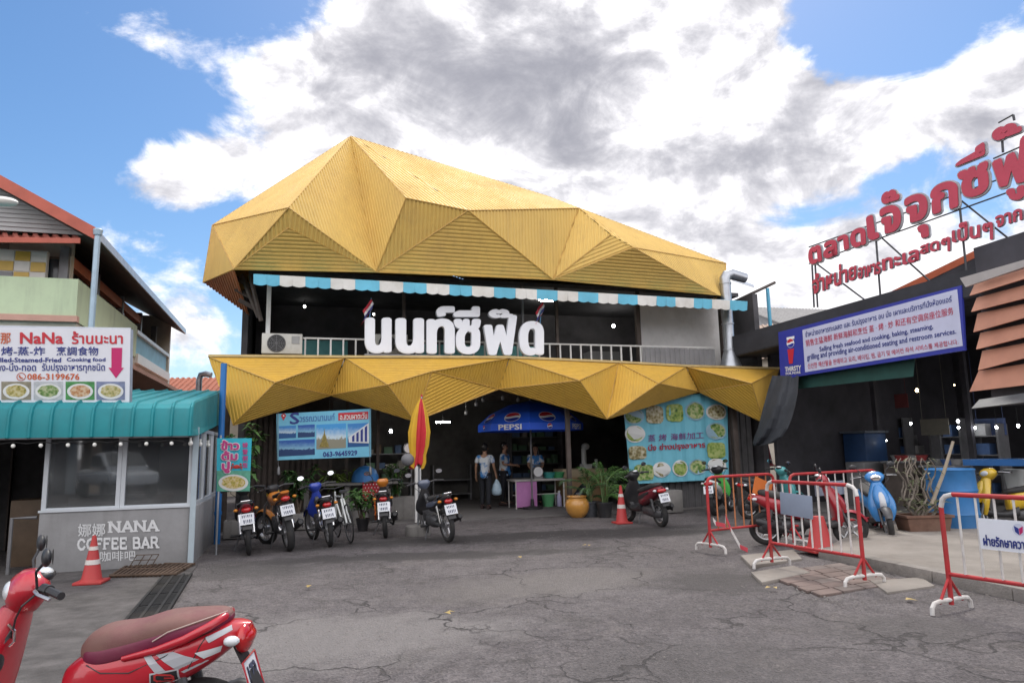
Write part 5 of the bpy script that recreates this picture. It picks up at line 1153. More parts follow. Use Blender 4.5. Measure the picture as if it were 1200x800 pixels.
    # handlebar, grips, levers, mirrors
    hb_ = MB(); hb_.tube([(hx-.12, .34, hz+.02), (hx-.05, .2, hz+.04), (hx, .05, hz+.01), (hx, -.05, hz+.01), (hx-.05, -.2, hz+.04), (hx-.12, -.34, hz+.02)], .013, 8); hb_.xf(St); hbo = hb_.build('handlebar', engm, T)
    for s_ in (-1, 1):
        w = MB(); w.tube([(hx-.075, s_*.235, hz+.033), (hx-.12, s_*.345, hz+.02)], .019, 10); w.xf(St); w.build('grip', blkp, hbo)
        w = MB(); w.tube([(hx-.055, s_*.185, hz+.036), (hx-.078, s_*.236, hz+.032)], .026, 10); w.xf(St); w.build('switch_housing', blkp, hbo)
        w = MB(); w.tube([(hx-.03, s_*.19, hz+.02), (hx+.03, s_*.20, hz-.03), (hx+.05, s_*.12, hz-.10), (hx+.06, s_*.05, hz-.2)], .005, 6); w.xf(St); w.build('cable', blkp, hbo)
        w = MB(); w.tube([(hx-.02, s_*.19, hz+.03), (hx-.03, s_*.27, hz+.025), (hx-.075, s_*.35, hz+.01)], [.01, .008, .009], 6); w.xf(St); w.build('brake_lever', alu, hbo)
        if mirrors:
            w = MB(); w.tube([(hx-.03, s_*.17, hz+.03), (hx-.02, s_*.2, hz+.12), (hx-.05, s_*.26, hz+.17)], .007, 6); w.ell((hx-.055, s_*.285, hz+.195), (.022, .065, .043), 14, 9); w.xf(St); mo = w.build('mirror', blkp, T, smooth=60)
            w = MB(); c = Vector((hx-.080, s_*.285, hz+.196)); w.poly([c+Vector((-.001, .056*cos(i*pi/10), .036*sin(i*pi/10))) for i in range(20)]); w.xf(St); w.build('mirror_glass', mirg, mo, smooth=0)
    w = MB(); w.tube([(.02, .10, r-.02), (-.06, .22, .02), (-.10, .24, .005)], .012, 6); w.build('kick_stand', engm, T)
    if accent:
        for s_ in (-1, 1):
            w = MB()
            if sc: w.loft(smoothsecs([(-.1, .55, .012, .03), (-.3, .60, .012, .045), (-.55, .68, .01, .02)], 3), 10); w.xf(Matrix.Translation((0, s_*.163, 0)))
            else: w.loft(smoothsecs([(0, .60, .01, .03), (-.25, .64, .01, .05), (-.55, .71, .008, .02)], 3), 10); w.xf(Matrix.Translation((0, s_*.10, 0)))
            w.build('side_panel', accent, T, smooth=60)
    return T
def park(rear, head, wb=.60): return (rear.x+cos(head)*wb, rear.y+sin(head)*wb, .0)
h0 = radians(107)
mA = moto('dark underbone motorbike with a broad red tail light, nearest the blue pipe', park(G(292, 650), radians(112)), radians(112), 'under', body=marp, shield=blkp, fend=blkp, cowl=blkp, lean=-6, accent=lensR, mirrors=False)
mB = moto('orange and yellow trail bike with a fat rear tyre beside the plants', park(G(340, 645), radians(118)), radians(118), 'trail', body=orgp, shield=yelp, fend=orgp, cowl=blkp, lean=-9, steer=25, mirrors=False)
mC = moto('blue underbone motorbike with one bright round mirror under the travel banner', park(G(387, 640), radians(114)), radians(114), 'under', body=blkp, shield=bluep, fend=bluep, cowl=bluep, lean=-8, steer=15)
mD = moto('black motorbike with an orange rag hung on its side and an orange front', park(G(452, 630), radians(100)), radians(100), 'under', body=blkp, shield=blkp, fend=blkp, cowl=orgp, lean=-4, accent=marp)
mE = moto('black underbone motorbike parked beside the folded parasol with mirrors raised', park(G(526, 635), radians(118)), radians(118), 'under', body=blkp, shield=blkp, fend=blkp, cowl=paint('paint_slate', (.10, .12, .17)), lean=-7, steer=-8, accent=paint('paint_slate', ()))
mF = moto('black scooter with dark red flanks beside the cone and the turquoise poster', park(G(776, 617), radians(108)), radians(108), 'scooter', body=marp, shield=blkp, fend=blkp, cowl=blkp, lean=-7, steer=20, accent=blkp, name='scooter', cat='scooter')
# rag on the orange-fronted bike
w = MB(); 
for i in range(4):
    for j in range(7):
        f = lambda u, v: Vector((.05+.03*sin(u*2+v), .17+.02*sin(v*1.4+u*2), .62-v*.055-.02*sin(u*3))) + Vector((u*.03-.05, 0, 0))
        w.add([f(i, j), f(i+1, j), f(i+1, j+1), f(i, j+1)], [(0, 1, 2, 3)])
rag = w.build('rag', mat('rag_orange', (.65, .14, .02), .8, var=.15), None); rag.matrix_world = Matrix.Translation(mD.location) @ Matrix.Rotation(mD.rotation_euler.z, 4, 'Z') @ Matrix.Rotation(mD.rotation_euler.x, 4, 'X'); tag(rag, 'crumpled orange rag hanging from the side of the black motorbike', 'rag')
# scooters among the barriers
p0, p1 = G(899, 638), G(995, 638); hd = atan2(p1.y-p0.y, p1.x-p0.x)
mG = moto('red scooter seen from the side behind the barriers', ((p0.x+p1.x)/2, (p0.y+p1.y)/2, 0), hd, 'scooter', body=paint('paint_wine', (.30, .008, .018)), lean=4, steer=-8, name='scooter', cat='scooter', plate=False)
fh = radians(-106); fc = G(1044, 634)
mH = moto('sky blue scooter with a silver front panel facing the yard beside the potted tree', (fc.x-cos(fh)*.62, fc.y-sin(fh)*.62, 0), fh, 'scooter', body=skyp, shield=skyp, fend=engm, cowl=skyp, lean=5, name='scooter', cat='scooter')
w = MB(); loftz(w, smoothsecs([(.44, .525, .05, .035), (.56, .56, .045, .055), (.68, .525, .045, .055), (.78, .46, .03, .04)], 4), 16, 2.4); w.build('front_panel', paint('paint_silver', (.50, .52, .55)), mH, smooth=60)
w = MB(); w.ell((.375, 0, .965), (.02, .075, .055), 18, 9); w.build('headlight_ring', chrome, mH)
mI = moto('white scooter with a lime green side, tail towards the turquoise poster', park(G(838, 604), radians(62)), radians(62), 'scooter', body=whp, shield=grnp, fend=blkp, cowl=blkp, lean=-5, accent=grnp, name='scooter', cat='scooter', steer=-20)
q_ = G(905, 606); mJ = moto('dark scooter with a teal front standing behind the red scooter', (q_.x, q_.y, 0), radians(20), 'scooter', body=blkp, shield=tealp, fend=tealp, cowl=tealp, lean=4, name='scooter', cat='scooter', plate=False)
q_ = G(1190, 628); mK = moto('yellow scooter behind the blue barrel', (q_.x+.25, q_.y+.35, 0), radians(172), 'scooter', body=yelp, shield=yelp, fend=yelp, cowl=yelp, lean=5, name='scooter', cat='scooter', steer=20, mirrors=False)
# ------------------------------------------------------------------ the near red scooter
browns = mat('seat_dusty', (.20, .10, .085), .55, var=.12, scale=5, dirt=(.15, .012, .05), dirta=.55, dscale=2.2, bump=.1, bscale=160)
NX, NYY = -2.10, 3.60
mN = moto('red scooter with dusty brown seat and grey stripes, cropped by the photo edge', (NX, NYY, -.01), pi+.10, 'scooter', body=redp, seat=browns, lean=-2, steer=30, n=34, seatcut=.11, name='scooter', cat='scooter')
mN.scale = (.95, .95, .97)
# grab rail, side stripes, badge, indicator
w = MB(); w.tube([(-.26, .150, .66), (-.42, .160, .695), (-.55, .160, .738), (-.655, .13, .785), (-.71, .06, .812), (-.71, -.06, .812), (-.655, -.13, .785), (-.55, -.160, .738), (-.42, -.160, .695)], [.012, .018, .020, .020, .020, .020, .020, .020, .012], 12); w.build('grab_rail', redp, mN, smooth=60)
bsn = smoothsecs([(.05, .47, .085, .13), (-.06, .52, .135, .155), (-.25, .565, .165, .14), (-.45, .615, .17, .13), (-.63, .675, .14, .10), (-.76, .725, .085, .06), (-.83, .75, .03, .022)], 8)
def bside(x, z, o=.003):
    for s0, s1 in zip(bsn, bsn[1:]):
        if s1[0] <= x <= s0[0]:
            t = (x-s0[0])/(s1[0]-s0[0]); s_ = [p+(q-p)*t for p, q in zip(s0, s1)]; k = min(.995, abs((z-s_[1])/s_[3])); return Vector((x, s_[2]*(1-k**2.5)**(1/2.5)+o, z))
    return Vector((x, .1, z))
def decal(mb, quad2, o=.003, k=10):
    (a0, b0), (a1, b1), (a2, b2), (a3, b3) = quad2
    for i in range(k):
        for j in range(3):
            def f(u, v): x = (a0*(1-u)+a1*u)*(1-v)+(a3*(1-u)+a2*u)*v; z = (b0*(1-u)+b1*u)*(1-v)+(b3*(1-u)+b2*u)*v; return bside(x, z, o)
            mb.add([f(i/k, j/3), f((i+1)/k, j/3), f((i+1)/k, (j+1)/3), f(i/k, (j+1)/3)], [(0, 1, 2, 3)])
sgr = paint('stripe_silver', (.42, .43, .46))
w = MB(); decal(w, ((-.36, .67), (-.40, .672), (-.50, .575), (-.455, .56))); decal(w, ((-.42, .675), (-.50, .685), (-.66, .625), (-.55, .58))); w.build('side_stripe', sgr, mN, smooth=60)
w = MB(); decal(w, ((-.64, .735), (-.75, .775), (-.76, .755), (-.66, .71))); w.build('tail_stripe', sgr, mN, smooth=60)
w = MB(); decal(w, ((-.40, .595), (-.53, .608), (-.53, .545), (-.40, .528)), .005); w.build('badge_ground', paint('badge_silver', (.5, .5, .52)), mN, smooth=60)
w = MB(); decal(w, ((-.407, .588), (-.523, .600), (-.523, .552), (-.407, .536)), .0075); w.build('badge_field', blkp, mN, smooth=60)
def stroke2(mb, pts, wd_, o):
    for p, q in zip(pts, pts[1:]):
        p = Vector(p); q = Vector(q); d = (q-p).normalized(); m_ = Vector((-d.y, d.x))*wd_/2; e = d*wd_/2; mb.add([bside(*(x), o) for x in (p-e+m_, q+e+m_, q+e-m_, p-e-m_)], [(0, 1, 2, 3)])
w = MB(); gx = lambda u, v: (-.465-u*.04, .569-u*.006+v*.016)
stroke2(w, [gx(1, .55), gx(.75, 1), gx(-.75, 1), gx(-1, .6), gx(-1, -.6), gx(-.75, -1), gx(.75, -1), gx(1, -.6), gx(1, .05), gx(.15, .05)], .009, .010); w.build('badge_letter', paint('badge_red', (.5, .03, .03)), mN, smooth=60)
# mirrored G: the camera reads this flank from its +y side
w = MB(); decal(w, ((-.60, .672), (-.72, .69), (-.71, .66), (-.64, .64)), .006); w.build('indicator_lens', lensW, mN, smooth=60)
w = MB(); w.ell((-.80, .0, .70), (.045, .11, .075), 20, 12); w.build('rear_lens', lensR, mN, smooth=60)
w = MB(); w.lathe([(.033, 0), (.033, .012), (.026, .014), (.024, .006), (.001, .006)], 24, (0, 0, 0), 'X'); w.xf(Matrix.Translation((.335, .06, .70)) @ Matrix.Rotation(pi, 4, 'Z') @ Matrix.Rotation(.25, 4, 'Y')); w.build('ignition_lock', chrome, mN)
w = MB(); w.ell((.345, .11, .66), (.03, .055, .06), 16, 10); w.build('glove_pocket', blkp, mN)
w = MB(); w.tube([(.30, .10, .83), (.27, .10, .80), (.27, .10, .75), (.29, .10, .73)], .008, 8); w.build('bag_hook', chrome, mN)
w = MB(); sc_ = [(-.03, .650, .055, .020), (-.07, .660, .108, .045), (-.15, .665, .139, .055), (-.28, .692, .149, .055), (-.42, .728, .153, .056), (-.58, .765, .133, .052), (-.69, .788, .088, .036), (-.738, .80, .034, .012)]
w.loft(smoothsecs(sc_, 4), 34, 3.2); w.build('seat_skirt', mat('seat_maroon', (.15, .012, .045), .45, var=.15, scale=5, dirt=(.22, .12, .10), dirta=.35), mN, smooth=60)
for s_ in (-1, 1):
    w = MB(); w.tube([(-.40, s_*.155, .735), (-.47, s_*.153, .775), (-.56, s_*.137, .80), (-.66, s_*.10, .825), (-.72, s_*.04, .835)], .0035, 6); w.build('seat_piping', mat('piping_pale', (.45, .36, .32), .6), mN)
    w = MB(); w.tube([bside(x, z, .001)*Vector((1, s_, 1)) if False else Vector((bside(x, z, .001).x, s_*bside(x, z, .001).y, z)) for x, z in ((-.08, .63), (-.16, .60), (-.30, .60), (-.46, .665), (-.60, .735), (-.70, .765))], .003, 6); w.build('panel_gap', blkp, mN)
    w = MB(); w.tube([Vector((bside(x, z, .001).x, s_*bside(x, z, .001).y, z)) for x, z in ((-.57, .60), (-.60, .655), (-.62, .70), (-.645, .74))], .0028, 6); w.build('panel_gap', blkp, mN)
# plate with its printed digits
for ch in mN.children:
    if ch.name.startswith('number_plate'):
        for c2 in list(ch.children): bpy.data.objects.remove(c2)
        ch.location.z -= .06; ch.location.x += .03
        w = MB(); pn = Vector((-.95, 0, .30)).normalized(); pu = Vector((.30, 0, .95)).normalized(); pc_ = Vector((-.875, 0, .575))+pn*.002
        q = [pc_+Vector((0, .07, 0))+pu*.06, pc_+Vector((0, -.07, 0))+pu*.06, pc_+Vector((0, -.07, 0))-pu*.06, pc_+Vector((0, .07, 0))-pu*.06]
        letter(w, '173', q, pn, .02, 6); w.build('plate_print', plateink, ch, smooth=0)
        w = MB(); e = [pc_+Vector((0, y, 0))+pu*z for y, z in ((.109, .089), (-.109, .089), (-.109, -.089), (.109, -.089))]; w.tube(e, .006, 6, closed=True); w.build('plate_frame', redp, ch)
# ------------------------------------------------------------------ bicycle
hb0 = radians(116); BL_ = G(411, 636); bx_, by_ = BL_.x+cos(hb0)*.5, BL_.y+sin(hb0)*.5
BC = thing('bicycle', 'slim bicycle with a white frame between the blue and the black motorbikes', 'bicycle', (bx_, by_, 0), hb0); BC.rotation_euler = (radians(-7), 0, hb0)
for x in (-.5, .5):
    w = MB(); w.lathe([(.325, -.012), (.337, 0), (.325, .012), (.312, 0)], 36, (x, 0, .337), 'Y', cap=False); w.v; o = w.build('wheel', rub, BC)
    w = MB(); w.tube([(x+.31*cos(i*pi/18), 0, .337+.31*sin(i*pi/18)) for i in range(36)], .009, 6, closed=True); w.tube([(x, -.03, .337), (x, .03, .337)], .02, 8)
    for i in range(20): an = i*pi/10; w.tube([(x, .015*(-1)**i, .337), (x+.305*cos(an), 0, .337+.305*sin(an))], .0025, 4)
    w.build('rim', engm, o)
w = MB(); fr1 = [((-.5, 0, .337), (-.08, 0, .28)), ((-.08, 0, .28), (-.2, 0, .82)), ((-.2, 0, .78), (.36, 0, .76)), ((-.08, 0, .28), (.38, 0, .68)), ((-.5, .03, .337), (-.19, .02, .74)), ((-.5, -.03, .337), (-.19, -.02, .74)), ((.5, 0, .337), (.36, 0, .84))]
for p, q in fr1: w.tube([p, q], .017, 8)
w.build('frame', whp, BC); w = MB(); w.loft([(-.36, .87, .07, .02), (-.28, .88, .065, .025), (-.16, .875, .03, .02), (-.08, .87, .018, .015)], 12); w.build('saddle', blkp, BC, smooth=60)
w = MB(); w.tube([(.3, .28, .9), (.37, .2, .93), (.35, 0, .9), (.37, -.2, .93), (.3, -.28, .9)], .012, 8); w.build('handlebar', blkp, BC)
w = MB(); w.lathe([(.09, -.05), (.095, -.045), (.09, -.04)], 20, (-.08, 0, .28), 'Y'); w.tube([(-.08, -.06, .28), (.02, -.06, .16)], .01, 6); w.box((.02, -.1, .16), (.09, .07, .015)); w.tube([(-.08, .06, .28), (-.18, .06, .40)], .01, 6); w.box((-.18, .1, .40), (.09, .07, .015)); w.build('crank', engm, BC)
w = MB(); w.tube([(-.15, .03, .30), (-.25, .25, .03)], .01, 6); w.build('kick_stand', engm, BC)
# ================================================================== barriers
bred = mat('barrier_red', (.42, .025, .03), .5, .1, var=.18, scale=6, dirt=(.20, .08, .06), dirta=.5, dscale=4); bwhite = mat('barrier_white', (.62, .60, .58), .5, .1, var=.12, scale=8, dirt=(.30, .22, .18), dirta=.5, dscale=5); borange = mat('barrier_orange', (.45, .17, .07), .55, .1, var=.2, scale=8, dirt=(.25, .12, .08), dirta=.5, dscale=5)
def barrier(label, pa, pb, nbar, barm, zt=1.07, zb=.30, ext=.04, cornerw=True):
    d = (pb-pa); ln = d.length; rz = atan2(d.y, d.x); T = thing('crowd_barrier', label, 'barrier', ((pa.x+pb.x)/2, (pa.y+pb.y)/2, pa.z), rz, 'red and white crowd barriers')
    x0, x1 = -ln/2, ln/2; rr = .022
    c = .12
    w = MB(); w.tube([(x0, 0, zt-c), (x0, 0, .06)], rr, 10); w.tube([(x1, 0, zt-c), (x1, 0, .06)], rr, 10); w.tube([(x0+c, 0, zt), (x1-c, 0, zt)], rr, 10); w.tube([(x0, 0, zb), (x1, 0, zb)], rr*.85, 10); w.build('frame', bred, T)
    for xe, sg in ((x0, 1), (x1, -1)):
        w = MB(); w.tube([(xe, 0, zt-c), (xe+sg*.02, 0, zt-.05), (xe+sg*.05, 0, zt-.02), (xe+sg*c, 0, zt)], rr*1.02, 10); w.build('corner', bwhite if cornerw else bred, T)
        w = MB(); w.tube([(xe, 0, .30), (xe, -.17, .085)], .013, 8); w.tube([(xe, 0, .30), (xe, .17, .085)], .013, 8); w.tube([(xe, -.19, .10), (xe, .19, .10)], .013, 8); w.build('brace', bred, T)
        w = MB(); w.tube([(xe, -.29, .0), (xe, -.285, .06), (xe, -.25, .095), (xe, -.17, .105), (xe, .17, .105), (xe, .25, .095), (xe, .285, .06), (xe, .29, 0)], .020, 10); w.build('foot', bwhite, T)
    for i in range(nbar):
        x = x0+(x1-x0)*(i+1)/(nbar+1); w = MB(); w.tube([(x, 0, zb), (x, 0, zt)], .011, 8); w.build('bar', barm, T)
    return T
F1, F2 = G(905, 664), G(1014, 686)
bF = barrier('red barrier with white bars and a blank grey plate, in front of the red scooter', F1, F2, 9, bwhite)
w = MB(); w.box((-.18, -.035, .80), (.52, .012, .27), ry=.05); w.build('plate', mat('plate_grey', (.24, .28, .36), .6, var=.1), bF, bevel=.004)
Bl1, Bl2 = G(833, 646), G(912, 636)
bL = barrier('rusty red barrier with orange bars hung with a red ribbon', Bl1, Bl2, 7, borange, cornerw=False)
w = MB(); w.box((.42, -.04, .86), (.40, .012, .26), ry=.35); w.build('plate', mat('plate_orange', (.60, .16, .03), .55, var=.1), bL)
rb = MB(); pts = [Vector((-.68, -.03, .46)), Vector((-.66, -.06, .40)), Vector((-.5, -.09, .36)), Vector((-.47, -.08, .50)), Vector((-.42, -.12, .30)), Vector((-.36, -.22, .06)), Vector((-.30, -.3, .015))]
for p, q in zip(pts, pts[1:]): rb.cur = (rb.cur+1) % 2; rb.hexa([p+Vector((0, 0, .03)), q+Vector((.01, 0, .03)), q+Vector((0, 0, -.03)), p+Vector((0, 0, -.03))], (0, -1, .1), .004)
rbo = rb.build('ribbon', [mat('tape_red', (.5, .05, .07), .6), bwhite], bL, smooth=0)
Bm1, Bm2 = G(931, 640), G(1034, 627)
bM = barrier('red barrier with white bars between the red and the sky blue scooter', Bm1, Bm2, 9, bwhite, cornerw=False)
w = MB(); w.box((-.1, .035, .82), (.72, .012, .22)); w.build('plate', mat('plate_grey', ()), bM, bevel=.004)
R1_ = G(1116, 716); dr_ = Vector((.36, -.70, 0)).normalized()
bR = barrier('red barrier on the concrete edge with a white printed board', R1_, R1_+dr_*1.75, 10, bwhite, zt=1.05, zb=.33)
w = MB(); bx0, bx1 = -.52, .50; w.b2((bx0, -.06, .60), (bx1, -.045, .86)); pbd = w.build('board', mat('board_white', (.72, .74, .80), .4, var=.03), bR)
w = MB(); letter(w, 'ฝ่ายรักษาความสะอาด', [(bx0+.03, -.064, .725), (bx0+.56, -.064, .725), (bx0+.56, -.064, .63), (bx0+.03, -.064, .63)], (0, -1, 0), .03, 8); w.build('board_lettering', navy, pbd, smooth=0)
w = MB(); cc = Vector((bx0+.33, -.062, .79)); w.cur = 0; w.poly([cc+Vector((.05*cos(i*pi/12), 0, .05*sin(i*pi/12))) for i in range(24)]); w.cur = 1; w.poly([cc+Vector((x, -.001, z)) for x, z in ((-.035, .03), (0, .01), (.0, -.045), (-.03, -.02))]); w.cur = 2; w.poly([cc+Vector((x, -.001, z)) for x, z in ((.035, .03), (0.002, .01), (.002, -.045), (.03, -.02))]); w.build('emblem', [mat('emblem_pale', (.55, .58, .7), .4), navy, mag], pbd, smooth=0)
# ------------------------------------------------------------------ cones
cred = mat('cone_red', (.42, .035, .035), .5, var=.12, scale=4, dirt=(.25, .08, .06), dirta=.45, dscale=4); cwh = mat('cone_white', (.62, .58, .55), .5, var=.1, dirt=(.4, .3, .26), dirta=.5, dscale=5)
def cone(label, loc, hgt, rad, bands=2, cut=0.):
    T = thing('traffic_cone', label, 'traffic cone', loc, random.uniform(.1, .3), 'traffic cones')
    rr = lambda z: rad*.62*(1-z/hgt)+.022
    w = MB(); w.box((0, 0, .018), (rad*2, rad*2, .036)); w.build('base', cred, T, bevel=.012)
    w = MB(); top = hgt*(1-cut); w.lathe([(rr(.03)+.012, .036), (rr(.06), .06), (rr(top), top), (rr(top)*.7, top+.004)], 24); w.build('cone', cred, T)
    for z0, z1 in (((.40, .50), (.70, .78)) if bands == 2 else ()):
        w = MB(); w.lathe([(rr(hgt*z0)+.003, hgt*z0), (rr(hgt*z1)+.003, hgt*z1)], 24, cap=False); w.build('band', cwh, T)
    return T
cone('red cone with two white bands standing before the grey coffee bar wall', G(107, 684)+Vector((0,0,.012)), .57, .165)
cone('red cone with white bands between the potted palm and the black scooter', G(729, 613), .76, .17)
cone('plain dark red cone without bands behind the barrier plate', G(962, 649)+Vector((0, 0, .05)), .72, .26, 0, .35)
# ================================================================== pipes, poles, planters on the left
w = MB(); p = G(254, 637); w.tube([p, p+Vector((0, 0, 1.2)), p+Vector((0, 0, 3.2))], .055, 12)
w.tube([p+Vector((0, 0, .5)), p+Vector((0, 0, .56))], .066, 12); tag(w.build('drain_pipe', mat('pipe_blue', (.02, .15, .42), .4, var=.12), None, org=tuple(p)), 'bright blue plastic pipe rising at the coffee bar corner', 'pipe')
def box_planter(label, px, py, d, rz, h_=.32, group='concrete planters'):
    p = G(px, py); T = thing('planter', label, 'planter', (p.x, p.y+d[1]/2, .02), rz, group); w = MB(); x, y = d[0]/2, d[1]/2
    t = .05
    w.b2((-x, -y, 0), (x, -y+t, h_)); w.b2((-x, y-t, 0), (x, y, h_)); w.b2((-x, -y+t, 0), (-x+t, y-t, h_)); w.b2((x-t, -y+t, 0), (x, y-t, h_)); w.build('tub', conc, T, bevel=.008)
    w = MB(); w.b2((-x+t, -y+t, .05), (x-t, y-t, h_-.05)); w.build('soil', mat('soil', (.045, .03, .02), .95, var=.4, scale=12, bump=.6, bscale=40), T); return T
lf1 = leaf_mat('leaf_green', (.025, .075, .014), (.075, .17, .035)); lf2 = leaf_mat('leaf_dark', (.014, .045, .012), (.05, .12, .03)); lf3 = leaf_mat('leaf_lime', (.09, .16, .02), (.20, .30, .05)); barkm = mat('bark', (.13, .10, .075), .9, var=.35, scale=12, bump=.5, bscale=50)
def leaf(mb, p, d, ln, wd, droop=.3):
    d = Vector(d).normalized(); s_ = d.cross(Vector((0, 0, 1))); s_ = s_.normalized() if s_.length > .05 else Vector((1, 0, 0)); nn = s_.cross(d)
    a_ = p; m_ = p+d*ln*.5+nn*ln*.05; t = p+d*ln-Vector((0, 0, ln*droop))
    l_ = p+d*ln*.42+s_*wd/2+nn*wd*.15; r_ = p+d*ln*.42-s_*wd/2+nn*wd*.15
    mb.add([a_, l_, t, r_, m_], [(0, 1, 4), (1, 2, 4), (2, 3, 4), (3, 0, 4)])
def shrub(T, c, stems, hgt, spread, nl, ll, lw_, m_, seed=1, low=.25):
    rn = random.Random(seed); st = MB(); fo = MB(); c = vec(c)
    for k in range(stems):
        an = rn.uniform(0, 2*pi); sp = spread*rn.uniform(.3, 1); h_ = hgt*rn.uniform(.65, 1.05); b_ = c+Vector((rn.uniform(-.05, .05), rn.uniform(-.05, .05), 0))
        pts = [b_, b_+Vector((cos(an)*sp*.25, sin(an)*sp*.25, h_*.45)), b_+Vector((cos(an)*sp*.6, sin(an)*sp*.6, h_*.8)), b_+Vector((cos(an)*sp, sin(an)*sp, h_))]
        st.tube(pts, [.016, .012, .008, .004], 6)
        for i in range(nl):
            t = rn.uniform(low, 1)*3; j = min(2, int(t)); p = pts[j].lerp(pts[j+1], t-j); a2 = rn.uniform(0, 2*pi)
            leaf(fo, p, (cos(a2), sin(a2), rn.uniform(-.3, .7)), ll*rn.uniform(.6, 1.2), lw_*rn.uniform(.7, 1.2), rn.uniform(.1, .5))
    st.build('stem', barkm, T, smooth=60); return fo.build('foliage', m_, T, smooth=0)
T = box_planter('low concrete planter with a tall leafy shrub behind the pole banner', 276, 632, (.55, .4), radians(17)); shrub(T, (.1, 0, .27), 6, 1.75, .5, 36, .24, .09, lf1, 3, .4)
T = box_planter('concrete planter with dark bushy leaves behind the orange trail bike', 345, 622, (.6, .4), radians(17)); shrub(T, (0, 0, .27), 8, .95, .5, 44, .19, .075, lf2, 5, .3)
T = box_planter('concrete planter with a lime leaved plant behind the blue motorbike', 395, 612, (.5, .4), radians(17), .5); shrub(T, (0, 0, .4), 7, .75, .55, 26, .34, .07, lf3, 7, .3)
T = box_planter('long concrete planter with a green bush beside the white column', 468, 610, (.9, .45), radians(17), .5); shrub(T, (-.1, 0, .42), 10, .85, .38, 60, .13, .05, lf1, 9, .15)
T = thing('potted_plant', 'small leafy plant in a black pot between bicycle and black motorbike', 'plant', tuple(G(425, 622)), 0); w = MB(); w.lathe([(.09, 0), (.13, .22), (.14, .22), (.14, .25), (.12, .25), (.11, .2)], 18); w.build('pot', blkp, T); shrub(T, (0, 0, .2), 8, .55, .35, 24, .24, .06, lf1, 11, .3)
# long concrete bench table behind the bikes, and what stands on it
bt0, bt1 = A.loc(P(345, 572, 14.6)), A.loc(P(470, 572, 15.6)); BT = A.thing('bench_table', 'long grey slab table behind the parked motorbikes', 'table', ((bt0.x+bt1.x)/2, 1.0, 0))
zt = P(400, 568, 14.9).z
w = MB(); w.b2((bt0.x, .75, zt-.05), (bt1.x, 1.25, zt)); w.build('top', conc, BT, bevel=.008)
for x in (bt0.x+.25, (bt0.x+bt1.x)/2, bt1.x-.25): w = MB(); w.b2((x-.05, .85, 0), (x+.05, 1.15, zt-.05)); w.build('leg', conc, BT)
w = MB(); pc0, pc1 = A.loc(P(429, 566, 15.0)), A.loc(P(451, 566, 15.2)); w.b2((pc0.x, .71, zt-.42), (pc1.x, .735, zt+.012)); w.b2((pc0.x, .735, zt+.004), (pc1.x, 1.2, zt+.012))
pk = mat('polka_cloth', (.36, .02, .03), .8, var=.1); pko = A.solo(w, 'polka_cloth', pk, 'red cloth with white dots hanging over the slab table edge', 'cloth')
w = MB()
for i in range(6):
    for j in range(6): 
        c = Vector((pc0.x+.03+i*(pc1.x-pc0.x-.06)/5+(.03 if j % 2 else 0), .708, zt-.04-j*.07)); w.poly([c+Vector((.012*cos(t*pi/4), 0, .012*sin(t*pi/4))) for t in range(8)])
ORG[pko.name] = tuple(A.loc(pko.location)); w.build('dot_print', mat('dot_white', (.6, .58, .55), .8), pko, smooth=0)
bd = A.thing('food_cover', 'blue domed food cover on the red dotted cloth', 'cover', (pc0.x+.05, 1.0, zt+.012)); w = MB(); w.lathe([(.30, 0), (.29, .12), (.24, .24), (.14, .32), (.02, .35)], 20, (pc0.x+.08, 1.0, zt+.012)); w.build('dome', mat('cover_blue', (.03, .16, .42), .5, var=.2), bd, smooth=60); w = MB(); w.lathe([(.03, .0), (.035, .03), (.0, .045)], 10, (pc0.x+.08, 1.0, zt+.36)); w.build('knob', blkp, bd)
# round cement seat blocks
for i, (px, lab) in enumerate(((428, 'round cement seat block under the slab table near the black motorbike'), (372, 'round cement seat block between the trail bike and the blue motorbike'))):
    p = A.loc(P(px, 600, 14.3+i*.1)); w = MB(); w.lathe([(.19, 0), (.21, .05), (.17, .28), (.21, .42), (.18, .45), (.0, .45)], 20, (p.x, .55, .02)); A.solo(w, 'cement_seat', conc, lab, 'stool', 'cement seats')
# ------------------------------------------------------------------ banner on its own pole
p = G(253, 650); PB = thing('pole_banner', 'turquoise crab porridge banner on a thin pole beside the blue pipe', 'banner', tuple(p), radians(17))
BF = Fr((p.x, p.y), radians(17)); bfp = lambda X, Y, off=0.: BF.px(240+X/4.211, 480+Y/4.211, off)
w = MB(); ztop = bfp(60, 135).z; w.tube([(0, 0, 0), (0, 0, ztop+.03)], .018, 8); w.build('pole', steel, PB)
q = [bfp(60, 140, .02), bfp(232, 140, .02), bfp(222, 402, .02), bfp(58, 402, .02)]
w = MB(); w.hexa(q, (0, -1, 0), .006); w.build('cloth', mat('banner_cyan', (.03, .42, .55), .6, var=.08, bump=.5, bscale=6), PB, smooth=0)
w = MB(); w.hexa([bfp(59, 300, .026), bfp(226, 300, .026), bfp(222, 402, .026), bfp(58, 402, .026)], (0, -1, 0), .003); w.build('green_field', mat('banner_green', (.10, .34, .24), .6, var=.35, scale=9), PB, smooth=0)
def bq_(X0, Y0, X1, Y1, off): return [bfp(X0, Y0, off), bfp(X1, Y0, off), bfp(X1, Y1, off), bfp(X0, Y1, off)]
wo, wi = MB(), MB()
for t, v in (('ข้าว', (80, 150, 170, 198)), ('ต้ม', (82, 202, 162, 248)), ('ปู', (84, 254, 124, 312))):
    e = 4; letter(wo, t, bq_(v[0]-e, v[1]-e, v[2]+e, v[3]+e, .030), (0, -1, 0), .10, 10); letter(wi, t, bq_(*v, .040), (0, -1, 0), .045, 8)
